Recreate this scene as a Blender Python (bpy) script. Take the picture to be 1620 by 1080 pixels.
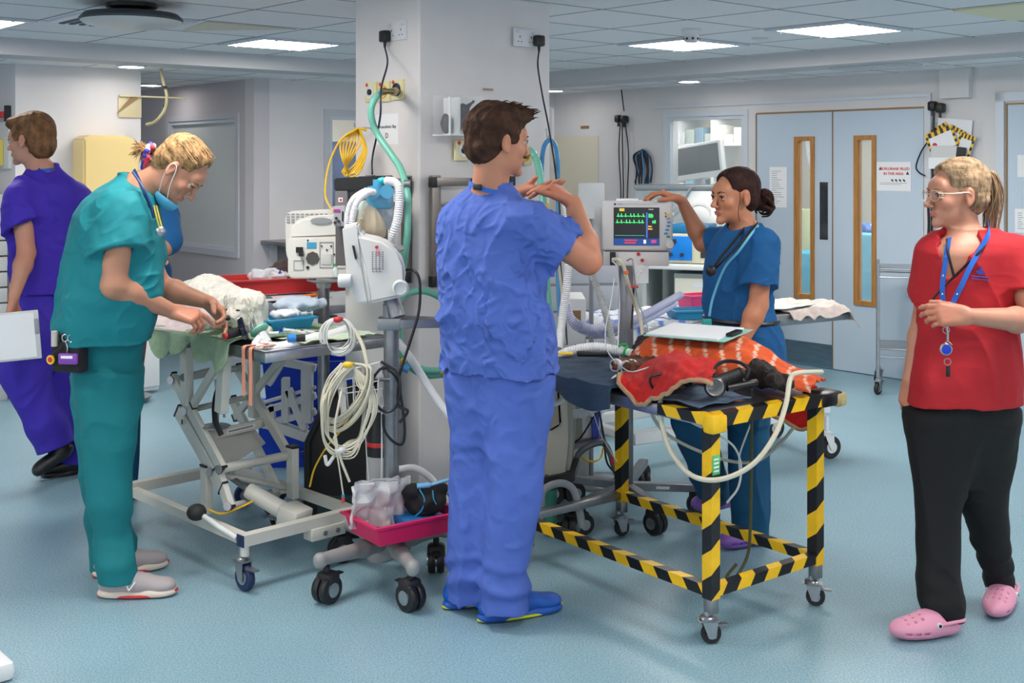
import bpy, bmesh, math, random
import numpy as np
from mathutils import Vector, Matrix
random.seed(7)
for _o in list(bpy.data.objects): bpy.data.objects.remove(_o)
SC = bpy.context.scene; COL = SC.collection
# ------------------------------------------------------------------ camera, world, exposure
F, HZ, H = 1880.0, 257.0, 1.6          # focal length in px (1620 wide), horizon row, eye height
cam = bpy.data.cameras.new('camera'); cam.lens = 36*F/1620; cam.sensor_width = 36
cam.shift_y = -(540-HZ)/1620; cam.clip_start = .05
camo = bpy.data.objects.new('camera', cam); COL.objects.link(camo)
camo.location = (0, 0, H); camo.rotation_euler = (math.pi/2, 0, 0); SC.camera = camo
W = bpy.data.worlds.new('world'); SC.world = W; W.use_nodes = True
W.node_tree.nodes['Background'].inputs[0].default_value = (.95, .97, 1, 1)
W.node_tree.nodes['Background'].inputs[1].default_value = 1.0
SC.view_settings.view_transform = 'Standard'; SC.view_settings.look = 'None'
SC.view_settings.gamma = 1; SC.view_settings.exposure = 0.38
SC.view_settings.use_curve_mapping = False
SC.cycles.use_denoising = True; SC.cycles.max_bounces = 8; SC.cycles.transparent_max_bounces = 16
SC.cycles.sample_clamp_indirect = 4
LIGHT_W = 56.0                          # watts per ceiling panel
ROOM = math.atan2(1880, 2140)           # heading of the room's own axes
D1 = Vector((-.6573, .7536, 0)); D2 = Vector((.7512, .6600, 0))   # away to the left, away to the right
ZC, ZL = 2.37, 2.264                    # main ceiling, lowered ceiling

def V(px, py, Y): return Vector(((px-810)*Y/F, Y, H-(py-HZ)*Y/F))
def G(px, py): return V(px, py, F*H/(py-HZ))
def lin(c):
    return tuple((x/12.92 if x <= .04045 else ((x+.055)/1.055)**2.4) for x in c)
def rgb(r, g, b): return lin((r/255, g/255, b/255))

# ------------------------------------------------------------------ materials
MATS = {}
def mat(name, c, rough=.5, metal=0., bump=None, var=0., emit=None, alpha=1., trans=0., coat=0., stretch=(1,1,1), attr=False, sheen=0., fine=None):
    if name in MATS: return MATS[name]
    m = bpy.data.materials.new(name); m.use_nodes = True; MATS[name] = m
    nt = m.node_tree; b = nt.nodes['Principled BSDF']; L = nt.links
    b.inputs['Base Color'].default_value = (*c, 1); b.inputs['Roughness'].default_value = rough
    b.inputs['Metallic'].default_value = metal; b.inputs['Alpha'].default_value = alpha
    b.inputs['Transmission Weight'].default_value = trans; b.inputs['Coat Weight'].default_value = coat
    b.inputs['Sheen Weight'].default_value = sheen
    if emit:
        b.inputs['Emission Color'].default_value = (*c, 1); b.inputs['Emission Strength'].default_value = emit
    tc = nt.nodes.new('ShaderNodeTexCoord'); mp = nt.nodes.new('ShaderNodeMapping')
    mp.inputs['Scale'].default_value = stretch; L.new(tc.outputs['Object'], mp.inputs['Vector'])
    colsock = None
    if 'hair' in name: b.inputs['Specular IOR Level'].default_value = .15; b.inputs['Roughness'].default_value = .65
    if attr:
        a = nt.nodes.new('ShaderNodeAttribute'); a.attribute_name = 'Col'; colsock = a.outputs['Color']
    if var:
        n = nt.nodes.new('ShaderNodeTexNoise'); n.inputs['Scale'].default_value = fine or 6; n.inputs['Detail'].default_value = 5
        L.new(mp.outputs['Vector'], n.inputs['Vector'])
        r = nt.nodes.new('ShaderNodeMapRange'); r.inputs['From Min'].default_value = .3; r.inputs['From Max'].default_value = .7
        r.inputs['To Min'].default_value = 1-var; r.inputs['To Max'].default_value = 1+var
        L.new(n.outputs['Fac'], r.inputs['Value'])
        mx = nt.nodes.new('ShaderNodeMix'); mx.data_type = 'RGBA'; mx.blend_type = 'MULTIPLY'; mx.inputs['Factor'].default_value = 1
        mx.inputs['A'].default_value = (*c, 1)
        if colsock: L.new(colsock, mx.inputs['A'])
        L.new(r.outputs['Result'], mx.inputs['B']); colsock = mx.outputs['Result']
    if colsock:
        L.new(colsock, b.inputs['Base Color'])
    if bump:
        prev = None
        for kind, sc, st, dist in bump:
            if kind == 'noise':
                n = nt.nodes.new('ShaderNodeTexNoise'); n.inputs['Scale'].default_value = sc; n.inputs['Detail'].default_value = 4; out = n.outputs['Fac']
            elif kind == 'crease':
                n = nt.nodes.new('ShaderNodeTexNoise'); n.noise_type = 'RIDGED_MULTIFRACTAL'; n.inputs['Scale'].default_value = sc; n.inputs['Detail'].default_value = 2
                n.inputs['Distortion'].default_value = .6; out = n.outputs['Fac']
            else:
                n = nt.nodes.new('ShaderNodeTexVoronoi'); n.inputs['Scale'].default_value = sc; n.feature = 'F1'; out = n.outputs['Distance']
            L.new(mp.outputs['Vector'], n.inputs['Vector'])
            bp = nt.nodes.new('ShaderNodeBump'); bp.inputs['Strength'].default_value = st; bp.inputs['Distance'].default_value = dist
            L.new(out, bp.inputs['Height'])
            if prev: L.new(prev.outputs['Normal'], bp.inputs['Normal'])
            prev = bp
        L.new(prev.outputs['Normal'], b.inputs['Normal'])
    return m
def sheet_plastic(name, c, alpha, rough=.15):
    return mat(name, c, rough, alpha=alpha)

# ------------------------------------------------------------------ objects
ORG = {}
def org(o):
    return ORG.get(o.name, Vector((0, 0, 0)))
def tag(o, label=None, cat=None, group=None, kind=None):
    if label: o['label'] = label
    if cat: o['category'] = cat
    if group: o['group'] = group
    if kind: o['kind'] = kind
    return o
def thing(name, label, cat, loc, group=None):
    o = bpy.data.objects.new(name, None); COL.objects.link(o); o.empty_display_size = .05
    o.location = loc; ORG[o.name] = Vector(loc)
    return tag(o, label, cat, group)
def link_mesh(name, verts, faces, m, parent=None, smooth=True, mi=None, cols=None, angle=40):
    me = bpy.data.meshes.new(name)
    v = np.asarray(verts, dtype=float).reshape(-1, 3)
    if parent is not None: base = org(parent)
    else:
        lo, hi = v.min(0), v.max(0); base = Vector(((lo[0]+hi[0])/2, (lo[1]+hi[1])/2, lo[2]))
    v = v-np.array(base)
    me.from_pydata(v.tolist() if not isinstance(faces, np.ndarray) else [], [], faces) if not isinstance(faces, np.ndarray) else _np_mesh(me, v, faces)
    ms = m if isinstance(m, (list, tuple)) else [m]
    for x in ms: me.materials.append(x)
    if mi is not None: me.polygons.foreach_set('material_index', mi)
    if smooth:
        me.polygons.foreach_set('use_smooth', [True]*len(me.polygons))
        if angle: me.set_sharp_from_angle(angle=math.radians(angle))
    if cols is not None:
        a = me.color_attributes.new('Col', 'FLOAT_COLOR', 'POINT')
        c4 = np.ones((len(v), 4)); c4[:, :3] = cols; a.data.foreach_set('color', c4.ravel())
    me.update()
    o = bpy.data.objects.new(name, me); COL.objects.link(o)
    if parent is not None: o.parent = parent; ORG[o.name] = base
    else: o.location = base; ORG[o.name] = base
    return o
def _np_mesh(me, v, f):
    me.vertices.add(len(v)); me.vertices.foreach_set('co', v.ravel())
    n = len(f); me.loops.add(n*4); me.loops.foreach_set('vertex_index', f.ravel().astype(np.int32))
    me.polygons.add(n); me.polygons.foreach_set('loop_start', np.arange(0, n*4, 4, dtype=np.int32)); me.update(calc_edges=True)

def frame(o, ang=0.): return Matrix.Translation(Vector(o)) @ Matrix.Rotation(ang, 4, 'Z')
def look(o, x, z):
    "frame with local x along x and local z near z"
    x = Vector(x).normalized(); z = Vector(z); z = (z-x*z.dot(x)).normalized(); y = z.cross(x)
    m = Matrix((x, y, z)).transposed().to_4x4(); m.translation = Vector(o); return m
def smoothpath(pts, n=8):
    P = [Vector(p) for p in pts]
    if len(P) < 3: return P
    P = [2*P[0]-P[1]]+P+[2*P[-1]-P[-2]]; out = []
    for i in range(1, len(P)-2):
        a, b, c, d = P[i-1:i+3]
        for k in range(n):
            t = k/n
            out.append(.5*((2*b)+(c-a)*t+(2*a-5*b+4*c-d)*t*t+(3*b-a-3*c+d)*t**3))
    out.append(P[-2]); return out

class MB:
    def __init__(s, M=None): s.v = []; s.f = []; s.mi = []; s.M = M or Matrix.Identity(4); s.cur = 0
    def add(s, vs, fs):
        k = len(s.v); s.v += [s.M @ Vector(p) for p in vs]; s.f += [tuple(i+k for i in f) for f in fs]; s.mi += [s.cur]*len(fs); return s
    def m(s, i): s.cur = i; return s
    def box(s, lo, hi):
        x0, y0, z0 = lo; x1, y1, z1 = hi
        return s.add([(x0,y0,z0),(x1,y0,z0),(x1,y1,z0),(x0,y1,z0),(x0,y0,z1),(x1,y0,z1),(x1,y1,z1),(x0,y1,z1)],
                     [(0,3,2,1),(4,5,6,7),(0,1,5,4),(1,2,6,5),(2,3,7,6),(3,0,4,7)])
    def cbox(s, c, sz): return s.box([c[i]-sz[i]/2 for i in range(3)], [c[i]+sz[i]/2 for i in range(3)])
    def rbox(s, lo, hi, r=.01, seg=2, taper=None):
        bm = bmesh.new(); bmesh.ops.create_cube(bm, size=1)
        for v in bm.verts:
            v.co = Vector([lo[i]+(v.co[i]+.5)*(hi[i]-lo[i]) for i in range(3)])
            if taper and v.co.z < (lo[2]+hi[2])/2:
                for i in (0, 1): c = (lo[i]+hi[i])/2; v.co[i] = c+(v.co[i]-c)*taper
        bmesh.ops.bevel(bm, geom=bm.edges[:], offset=r, segments=seg, affect='EDGES', profile=.5)
        bm.verts.index_update(); s.add([v.co.copy() for v in bm.verts], [[v.index for v in f.verts] for f in bm.faces]); bm.free(); return s
    def prism(s, poly, z0, z1, r=0):
        "polygon in local xy extruded z0..z1"
        bm = bmesh.new(); vs = [bm.verts.new((p[0], p[1], z0)) for p in poly]; f = bm.faces.new(vs)
        g = bmesh.ops.extrude_face_region(bm, geom=[f]); up = [e for e in g['geom'] if isinstance(e, bmesh.types.BMVert)]
        for v in up: v.co.z = z1
        bmesh.ops.recalc_face_normals(bm, faces=bm.faces[:])
        if r: bmesh.ops.bevel(bm, geom=bm.edges[:], offset=r, segments=2, affect='EDGES')
        bm.verts.index_update(); s.add([v.co.copy() for v in bm.verts], [[v.index for v in f.verts] for f in bm.faces]); bm.free(); return s
    def bar(s, a, b, w, h=None, up=(0, 0, 1), r=0):
        "square tube from a to b"
        a, b = Vector(a), Vector(b); h = h or w; d = b-a
        u = Vector(up)
        if abs(d.normalized().dot(u)) > .95: u = Vector((1, 0, 0)) if up == (0, 0, 1) else Vector((0, 0, 1))
        old = s.M; s.M = old @ look(a, d, u); L = d.length
        if r: s.rbox((0, -w/2, -h/2), (L, w/2, h/2), r, 1)
        else: s.box((0, -w/2, -h/2), (L, w/2, h/2))
        s.M = old; return s
    def tube(s, pts, r, n=8, smooth=True, k=6, closed=False, cap=True):
        P = smoothpath(pts, k) if smooth and len(pts) > 2 else [Vector(p) for p in pts]
        R = r if callable(r) else (lambda t: r)
        t0 = (P[1]-P[0]).normalized(); ref = Vector((0, 0, 1)) if abs(t0.z) < .9 else Vector((1, 0, 0))
        u = t0.cross(ref).normalized(); vs = []; N = len(P)
        for i, p in enumerate(P):
            t = (P[min(i+1, N-1)]-P[max(i-1, 0)])
            if t.length < 1e-9: t = t0
            t.normalize(); u = (u-t*u.dot(t)); u = u.normalized() if u.length > 1e-6 else t.orthogonal().normalized(); w = t.cross(u)
            rr = R(i/(N-1))
            for j in range(n):
                a = 2*math.pi*j/n; vs.append(p+(u*math.cos(a)+w*math.sin(a))*rr)
        fs = [(i*n+j, i*n+(j+1) % n, (i+1)*n+(j+1) % n, (i+1)*n+j) for i in range(N-1) for j in range(n)]
        if cap: fs += [tuple(range(n))[::-1], tuple((N-1)*n+j for j in range(n))]
        return s.add(vs, fs)
    def cyl(s, a, b, r, r2=None, n=20): 
        r2 = r if r2 is None else r2
        return s.tube([a, b], lambda t: r+(r2-r)*t, n=n, smooth=False)
    def lathe(s, prof, n=24, o=(0, 0, 0)):
        "profile (r,z) about local z"
        vs = []; o = Vector(o)
        for r, z in prof:
            for j in range(n):
                a = 2*math.pi*j/n; vs.append(o+Vector((r*math.cos(a), r*math.sin(a), z)))
        m = len(prof); fs = [(i*n+j, i*n+(j+1) % n, (i+1)*n+(j+1) % n, (i+1)*n+j) for i in range(m-1) for j in range(n)]
        if prof[0][0] > 1e-6: fs.append(tuple(range(n))[::-1])
        if prof[-1][0] > 1e-6: fs.append(tuple((m-1)*n+j for j in range(n)))
        return s.add(vs, fs)
    def sph(s, c, r, n=14, sc=(1, 1, 1)):
        prof = [(max(1e-5, math.sin(math.pi*i/n)), -math.cos(math.pi*i/n)) for i in range(n+1)]
        vs = []; k = 2*n
        for a, z in prof:
            for j in range(k): t = 2*math.pi*j/k; vs.append((c[0]+a*math.cos(t)*r*sc[0], c[1]+a*math.sin(t)*r*sc[1], c[2]+z*r*sc[2]))
        return s.add(vs, [(i*k+j, i*k+(j+1) % k, (i+1)*k+(j+1) % k, (i+1)*k+j) for i in range(n) for j in range(k)])
    def grid(s, fn, nu, nv, thick=0.):
        P = [[Vector(fn(i/nu, j/nv)) for j in range(nv+1)] for i in range(nu+1)]
        vs = [p for r in P for p in r]; w = nv+1
        fs = [(i*w+j, (i+1)*w+j, (i+1)*w+j+1, i*w+j+1) for i in range(nu) for j in range(nv)]
        if thick:
            ns = []
            for i in range(nu+1):
                for j in range(nv+1):
                    a = P[min(i+1, nu)][j]-P[max(i-1, 0)][j]; b = P[i][min(j+1, nv)]-P[i][max(j-1, 0)]
                    n = a.cross(b); ns.append(n.normalized() if n.length > 1e-9 else Vector((0, 0, 1)))
            k = len(vs); vs = vs+[p-n*thick for p, n in zip(vs, ns)]
            fs += [tuple(i+k for i in f)[::-1] for f in fs]
            e = [i*w for i in range(nu+1)]+[nu*w+j for j in range(1, nv+1)]+[i*w+nv for i in range(nu-1, -1, -1)]+[j for j in range(nv-1, 0, -1)]
            for a, b in zip(e, e[1:]+e[:1]): fs.append((b, a, a+k, b+k))
        return s.add(vs, fs)
    def build(s, name, m, parent=None, smooth=True, angle=40):
        return link_mesh(name, [tuple(p) for p in s.v], s.f, m, parent, smooth, s.mi if isinstance(m, (list, tuple)) else None, angle=angle)

def text(s, size, M, m, parent, name='lettering', align='CENTER', depth=.0006, bold=0.):
    "lettering as a thin solid mesh; M: local x reading direction, local y up, z towards the reader"
    cu = bpy.data.curves.new('t', 'FONT'); cu.body = s; cu.size = size; cu.align_x = align; cu.align_y = 'CENTER'; cu.extrude = depth; cu.offset = bold; cu.resolution_u = 2
    to = bpy.data.objects.new('t', cu); COL.objects.link(to)
    dg = bpy.context.evaluated_depsgraph_get(); me = bpy.data.meshes.new_from_object(to.evaluated_get(dg))
    vs = [tuple(M @ v.co) for v in me.vertices]; fs = [tuple(p.vertices) for p in me.polygons]
    bpy.data.objects.remove(to); bpy.data.curves.remove(cu); bpy.data.meshes.remove(me)
    if not vs: return None
    return link_mesh(name, vs, fs, m, parent, False)

def copy_tree(o, parent=None, off=None):
    c = o.copy(); COL.objects.link(c); c.parent = parent
    if parent is None and off is not None: c.location = o.location+Vector(off)
    for ch in [x for x in o.children]: copy_tree(ch, c)
    return c

# ------------------------------------------------------------------ organic surfaces: signed distance + surface nets
def _n3(p, seed=0):
    i = np.floor(p).astype(np.int64); f = p-i; f = f*f*(3-2*f); r = 0
    for dx in (0, 1):
        for dy in (0, 1):
            for dz in (0, 1):
                h = (i[..., 0]+dx)*73856093 ^ (i[..., 1]+dy)*19349663 ^ (i[..., 2]+dz)*83492791 ^ (seed*2654435)
                h = (h ^ (h >> 13))*1274126177 & 0x7fffffff; h = (h ^ (h >> 16)) & 0xffff
                w = (f[..., 0] if dx else 1-f[..., 0])*(f[..., 1] if dy else 1-f[..., 1])*(f[..., 2] if dz else 1-f[..., 2])
                r = r+w*(h/65535.)
    return r*2-1
def noise(p, sc, seed=0, oct=1):
    sc = np.array(sc, dtype=float) if not np.isscalar(sc) else sc
    r = 0; a = 1.
    for o in range(oct): r = r+a*_n3(p*sc*(2**o)+o*17.3, seed+o); a *= .5
    return r
def A(v): return np.array(tuple(v), dtype=float)
class RC:      # round cone
    def __init__(s, a, b, r1, r2=None, k=.012, neg=False, part=0): s.a, s.b, s.r1, s.r2, s.k, s.neg, s.part = A(a), A(b), r1, r1 if r2 is None else r2, k, neg, part; s.c = (s.a+s.b)/2; s.R = np.linalg.norm(s.b-s.a)/2+max(s.r1, s.r2)
    def __call__(s, p):
        ba = s.b-s.a; L2 = max(1e-9, ba @ ba); t = np.clip(((p-s.a) @ ba)/L2, 0, 1)
        return np.linalg.norm(p-s.a-t[..., None]*ba, axis=-1)-(s.r1+(s.r2-s.r1)*t)
class EL:      # ellipsoid; axes: 3x3 rows
    def __init__(s, c, r, ax=None, k=.012, neg=False, part=0): s.c, s.r, s.k, s.neg, s.part = A(c), np.array(r, float), k, neg, part; s.ax = None if ax is None else np.array([A(v) for v in ax]); s.R = float(max(r))
    def __call__(s, p):
        q = p-s.c
        if s.ax is not None: q = q @ s.ax.T
        k0 = np.linalg.norm(q/s.r, axis=-1); k1 = np.linalg.norm(q/(s.r**2), axis=-1)
        return k0*(k0-1)/np.maximum(k1, 1e-9)
class BX:      # rounded box
    def __init__(s, c, h, ax=None, r=.005, k=.01, neg=False, part=0): s.c, s.h, s.r, s.k, s.neg, s.part = A(c), np.array(h, float), r, k, neg, part; s.ax = None if ax is None else np.array([A(v) for v in ax]); s.R = float(np.linalg.norm(h))
    def __call__(s, p):
        q = p-s.c
        if s.ax is not None: q = q @ s.ax.T
        q = np.abs(q)-s.h+s.r
        return np.linalg.norm(np.maximum(q, 0), axis=-1)+np.minimum(q.max(-1), 0)-s.r
class LF:      # loft along z: keys (z, cx, cy, halfwidth, halfdepth, angle)
    def __init__(s, keys, e=2.4, k=.02, neg=False, part=0):
        K = np.array(sorted(keys), float); s.K, s.e, s.k, s.neg, s.part = K, e, k, neg, part
        zs = np.linspace(K[0, 0], K[-1, 0], 160); s.zs = zs
        s.T = []
        for c in range(1, K.shape[1]):
            y = np.interp(zs, K[:, 0], K[:, c]); n = max(3, int(160*.03/(K[-1, 0]-K[0, 0]))) | 1
            yp = np.pad(y, n//2, mode='edge'); s.T.append(np.convolve(yp, np.ones(n)/n, 'valid'))
        lo = np.array([K[:, 1].min(), K[:, 2].min(), K[0, 0]]); hi = np.array([K[:, 1].max(), K[:, 2].max(), K[-1, 0]])
        s.c = (lo+hi)/2; s.R = np.linalg.norm(hi-lo)/2+K[:, 3:5].max()
    def __call__(s, p):
        z = p[..., 2]; g = [np.interp(z, s.zs, t) for t in s.T]
        x = p[..., 0]-g[0]; y = p[..., 1]-g[1]; ca, sa = np.cos(g[4]), np.sin(g[4])
        u = (x*ca+y*sa)/g[2]; v = (-x*sa+y*ca)/g[3]
        q = (np.abs(u)**s.e+np.abs(v)**s.e)**(1/s.e)
        d = (q-1)*np.minimum(g[2], g[3])
        return np.maximum(d, np.maximum(s.zs[0]-z, z-s.zs[-1]))
class CUT:     # removes what lies beyond a plane, within a sphere
    def __init__(s, c, u, R=.15, k=.003): s.o, s.u, s.r, s.k, s.neg = A(c), A(Vector(u).normalized()), R, k, True; s.c = s.o; s.R = R
    def __call__(s, p): q = p-s.o; return np.maximum(-(q @ s.u), np.linalg.norm(q, axis=-1)-s.r)
def smin(a, b, k):
    h = np.maximum(k-np.abs(a-b), 0)/k; return np.minimum(a, b)-h*h*k*.25
def field(prims, disp=None, clip=None):
    def f(p, act=None):
        d = None
        for i, q in enumerate(prims):
            if act is not None and not act[i]: continue
            x = q(p)
            if q.neg:
                if d is not None: d = -smin(-d, x, q.k)
            else: d = x if d is None else smin(d, x, q.k)
        if d is None: return None
        if disp is not None: d = d+disp(p)
        if clip is not None: d = np.maximum(d, clip(p))
        return d
    return f
def sdf_mesh(name, prims, m, parent=None, res=.004, disp=None, clip=None, colf=None, pad=.03, mif=None, smooth_it=0, angle=0):
    f = field(prims, disp, clip); pos = [q for q in prims if not q.neg]
    lo = np.min([q.c-q.R for q in pos], 0)-pad; hi = np.max([q.c+q.R for q in pos], 0)+pad
    B = 16; bs = B*res; nb = np.ceil((hi-lo)/bs).astype(int); br = bs*.87
    C = np.array([q.c for q in prims]); R = np.array([q.R for q in prims])
    loc = np.stack(np.meshgrid(*[np.arange(B+1)]*3, indexing='ij'), -1).astype(float)*res
    ids, vp, fa = [], [], []; NN = (nb*B+4).astype(np.int64)
    gid = lambda ijk: (ijk[..., 0]+1)*(NN[1]*NN[2])+(ijk[..., 1]+1)*NN[2]+(ijk[..., 2]+1)
    bi = np.stack(np.meshgrid(*[np.arange(n) for n in nb], indexing='ij'), -1).reshape(-1, 3)
    cc = lo+(bi+.5)*bs
    keep = np.zeros(len(bi), bool)
    for q in pos: keep |= (np.linalg.norm(cc-q.c, axis=1) < q.R+br+pad)
    bi, cc = bi[keep], cc[keep]; d = f(cc); sel = np.abs(d) < br*1.9+pad*.6; bi, cc = bi[sel], cc[sel]
    for b, c in zip(bi, cc):
        act = np.linalg.norm(C-c, axis=1) < R+br+pad+.01
        if not act.any(): continue
        p = lo+b*bs+loc; s = f(p, act)
        if s is None: continue
        ins = s < 0
        if ins.all() or not ins.any(): continue
        # cells
        S = [s[i:B+i, j:B+j, k:B+k] for i in (0, 1) for j in (0, 1) for k in (0, 1)]
        off = [(i, j, k) for i in (0, 1) for j in (0, 1) for k in (0, 1)]
        neg = sum((x < 0).astype(int) for x in S); act_c = (neg > 0) & (neg < 8)
        idx = np.argwhere(act_c); vals = [x[act_c] for x in S]
        acc = np.zeros((len(idx), 3)); cnt = np.zeros(len(idx))
        for a in range(8):
            for e in range(a+1, 8):
                oa, ob = np.array(off[a]), np.array(off[e])
                if np.abs(oa-ob).sum() != 1: continue
                va, vb = vals[a], vals[e]; cr = (va < 0) != (vb < 0)
                t = np.where(cr, va/np.where(cr, va-vb, 1), 0)
                acc += np.where(cr[:, None], oa+(ob-oa)*t[:, None], 0); cnt += cr
        ids.append(gid(idx+b*B)); vp.append(lo+b*bs+(idx+acc/cnt[:, None])*res)
        for ax in range(3):
            sl0 = [slice(0, B)]*3; sl1 = list(sl0); sl1[ax] = slice(1, B+1)
            i0, i1 = ins[tuple(sl0)], ins[tuple(sl1)]; e = np.argwhere(i0 != i1)
            if not len(e): continue
            fl = i0[i0 != i1]; g = e+b*B; u, w = np.zeros(3, int), np.zeros(3, int); u[(ax+1) % 3] = 1; w[(ax+2) % 3] = 1
            q = np.stack([gid(g), gid(g-u), gid(g-u-w), gid(g-w)], 1); q[~fl] = q[~fl][:, ::-1]; fa.append(q)
    ids = np.concatenate(ids); vp = np.concatenate(vp); fa = np.concatenate(fa)
    o = np.argsort(ids); ids, vp = ids[o], vp[o]
    k = np.searchsorted(ids, fa); k = np.minimum(k, len(ids)-1); ok = (ids[k] == fa).all(1); fa = k[ok]
    used = np.unique(fa); rm = np.zeros(len(vp), int); rm[used] = np.arange(len(used)); vp = vp[used]; fa = rm[fa]
    for _ in range(smooth_it):
        acc = np.zeros_like(vp); cnt = np.zeros(len(vp))
        for a, b_ in ((0, 1), (1, 2), (2, 3), (3, 0)):
            np.add.at(acc, fa[:, a], vp[fa[:, b_]]); np.add.at(acc, fa[:, b_], vp[fa[:, a]]); np.add.at(cnt, fa[:, a], 1); np.add.at(cnt, fa[:, b_], 1)
        vp = vp*.5+.5*acc/np.maximum(cnt, 1)[:, None]
    mi = mif(vp[fa].mean(1)) if mif else None
    return link_mesh(name, vp, fa, m, parent, True, mi, colf(vp) if colf else None, angle=angle)
# ================================================================== THE ROOM
PI = math.pi
M_wall = mat('wall paint', rgb(216, 214, 216), .6, var=.03, fine=3)
M_wallin = mat('cream paint', rgb(226, 222, 212), .6)
M_ceil = mat('ceiling tile', rgb(232, 231, 234), .8, var=.02, fine=40)
M_gridl = mat('ceiling joint', rgb(120, 125, 132), .7)
M_soff = mat('bulkhead paint', rgb(196, 196, 200), .7)
M_door = mat('door paint', rgb(190, 206, 222), .4, var=.015, fine=2)
M_trim = mat('white gloss', rgb(206, 214, 224), .35)
M_wood = mat('oak bead', rgb(176, 122, 62), .45, var=.2, fine=9, stretch=(6, 6, .6))
M_brass = mat('worn brass', rgb(150, 118, 80), .5, metal=.3)
M_steel = mat('brushed steel', rgb(178, 180, 184), .3, metal=.9, var=.08, fine=30)
M_dsteel = mat('dull steel', rgb(150, 152, 156), .38, metal=.85, var=.1, fine=20)
M_black = mat('black plastic', rgb(24, 24, 27), .4)
M_rubber = mat('black rubber', rgb(28, 28, 31), .6)
M_white = mat('white plastic', rgb(226, 228, 230), .35)
M_offw = mat('off-white plastic', rgb(206, 208, 208), .4)
M_grey = mat('grey plastic', rgb(150, 154, 160), .45)
M_paper = mat('paper', rgb(236, 238, 242), .8)
M_ink = mat('dark ink', rgb(40, 42, 50), .8)
M_red = mat('red plastic', rgb(196, 40, 44), .35)
M_redink = mat('red ink', rgb(206, 60, 56), .8)
M_blue = mat('blue plastic', rgb(20, 70, 190), .4)
M_cyan = mat('cyan plastic', rgb(30, 140, 185), .35)
M_yel = mat('yellow plastic', rgb(236, 190, 40), .4)
M_cream = mat('cream plastic', rgb(228, 222, 184), .45)
M_teal = mat('teal vinyl', rgb(30, 96, 104), .5)
M_navyv = mat('kick plate steel', rgb(126, 150, 166), .3, metal=.75, var=.12, fine=8, stretch=(1, 1, 6))
M_glass = mat('clear glass', rgb(225, 235, 238), .05, alpha=.14)
M_frost = mat('frosted glass', rgb(206, 212, 212), .35)
M_acry = mat('clear acrylic', rgb(225, 232, 236), .08, alpha=.08)
M_acrye = mat('acrylic edge', rgb(240, 244, 246), .15, alpha=.7)
M_lit = mat('lamp diffuser', (1, .93, .86), .4, emit=LIGHT_W*.50)
M_lit2 = mat('small lamp diffuser', (1, .95, .88), .4, emit=26)

def _floor():
    m = mat('blue speckled vinyl', rgb(134, 168, 182), .36, var=.05, fine=2.2)
    nt = m.node_tree; b = nt.nodes['Principled BSDF']; L = nt.links
    src = b.inputs['Base Color'].links[0].from_socket
    n = nt.nodes.new('ShaderNodeTexNoise'); n.inputs['Scale'].default_value = 150; n.inputs['Detail'].default_value = 2
    r = nt.nodes.new('ShaderNodeMapRange'); r.inputs['From Min'].default_value = .35; r.inputs['From Max'].default_value = .65; r.inputs['To Min'].default_value = .72; r.inputs['To Max'].default_value = 1.22
    tc = nt.nodes.new('ShaderNodeTexCoord'); L.new(tc.outputs['Object'], n.inputs['Vector']); L.new(n.outputs['Fac'], r.inputs['Value'])
    mx = nt.nodes.new('ShaderNodeMix'); mx.data_type = 'RGBA'; mx.blend_type = 'MULTIPLY'; mx.inputs['Factor'].default_value = 1
    L.new(src, mx.inputs['A']); L.new(r.outputs['Result'], mx.inputs['B']); L.new(mx.outputs['Result'], b.inputs['Base Color'])
    return m
M_floor = _floor()
RM = frame((0, 0, 0), math.atan2(.66, .7512))           # room frame: x = D2, y = D1
def struct(mb, name, m, parent=None, **k):
    o = mb.build(name, m, parent, smooth=False, **k)
    if parent is None: o['kind'] = 'structure'
    return o
def onp(px, py, P0, d):
    k = (px-810)/F; Y = (P0[0]*d[1]-P0[1]*d[0])/(k*d[1]-d[0]); return V(px, py, Y)
class Wall:
    "vertical plane: local x to the right as seen, y away from the camera, z up"
    def __init__(s, P0, d): s.P0, s.d = Vector((P0[0], P0[1], 0)), Vector(d); s.M = Matrix.Translation(s.P0) @ Matrix.Rotation(math.atan2(d[1], d[0]), 4, 'Z')
    def sz(s, px, py): p = onp(px, py, s.P0, s.d); return (p-s.P0).dot(s.d), p.z
    def p(s, px, py, out=0.): a, z = s.sz(px, py); return s.M @ Vector((a, -out, z))
    def T(s, a, z, out=0.):   # frame for lettering facing the camera
        return s.M @ Matrix.Translation((a, -out, z)) @ Matrix.Rotation(PI/2, 4, 'X')
    def holed(s, mb, a0, a1, z0, z1, th, holes=()):
        xs = sorted({a0, a1, *[h[0] for h in holes], *[h[1] for h in holes]}); old = mb.M; mb.M = s.M
        for x0, x1 in zip(xs, xs[1:]):
            hs = sorted([h for h in holes if h[0] <= x0 and h[1] >= x1], key=lambda h: h[2]); z = z0
            for h in hs:
                if h[2] > z: mb.box((x0, 0, z), (x1, th, h[2]))
                z = h[3]
            if z < z1: mb.box((x0, 0, z), (x1, th, z1))
        mb.M = old
WR = Wall((2.476, 9.18), -D1); WB = Wall((-2.04, 9.39), D2); WL = Wall((-2.04, 9.39), -D1)
WX = Wall((-3.32, 7.95), D2); WXL = Wall((-3.32, 7.95), -D1)
PL = Wall((-.404, 5.28), -D1); PR = Wall((-.404, 5.28), D2)
def rect(w, x0, y0, x1, y1):
    a, z1 = w.sz(x0, (y0)); b, _ = w.sz(x1, y1); c = (x0+x1)/2; z1 = w.sz(c, y0)[1]; z0 = w.sz(c, y1)[1]
    return a, b, z0, z1
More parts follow.
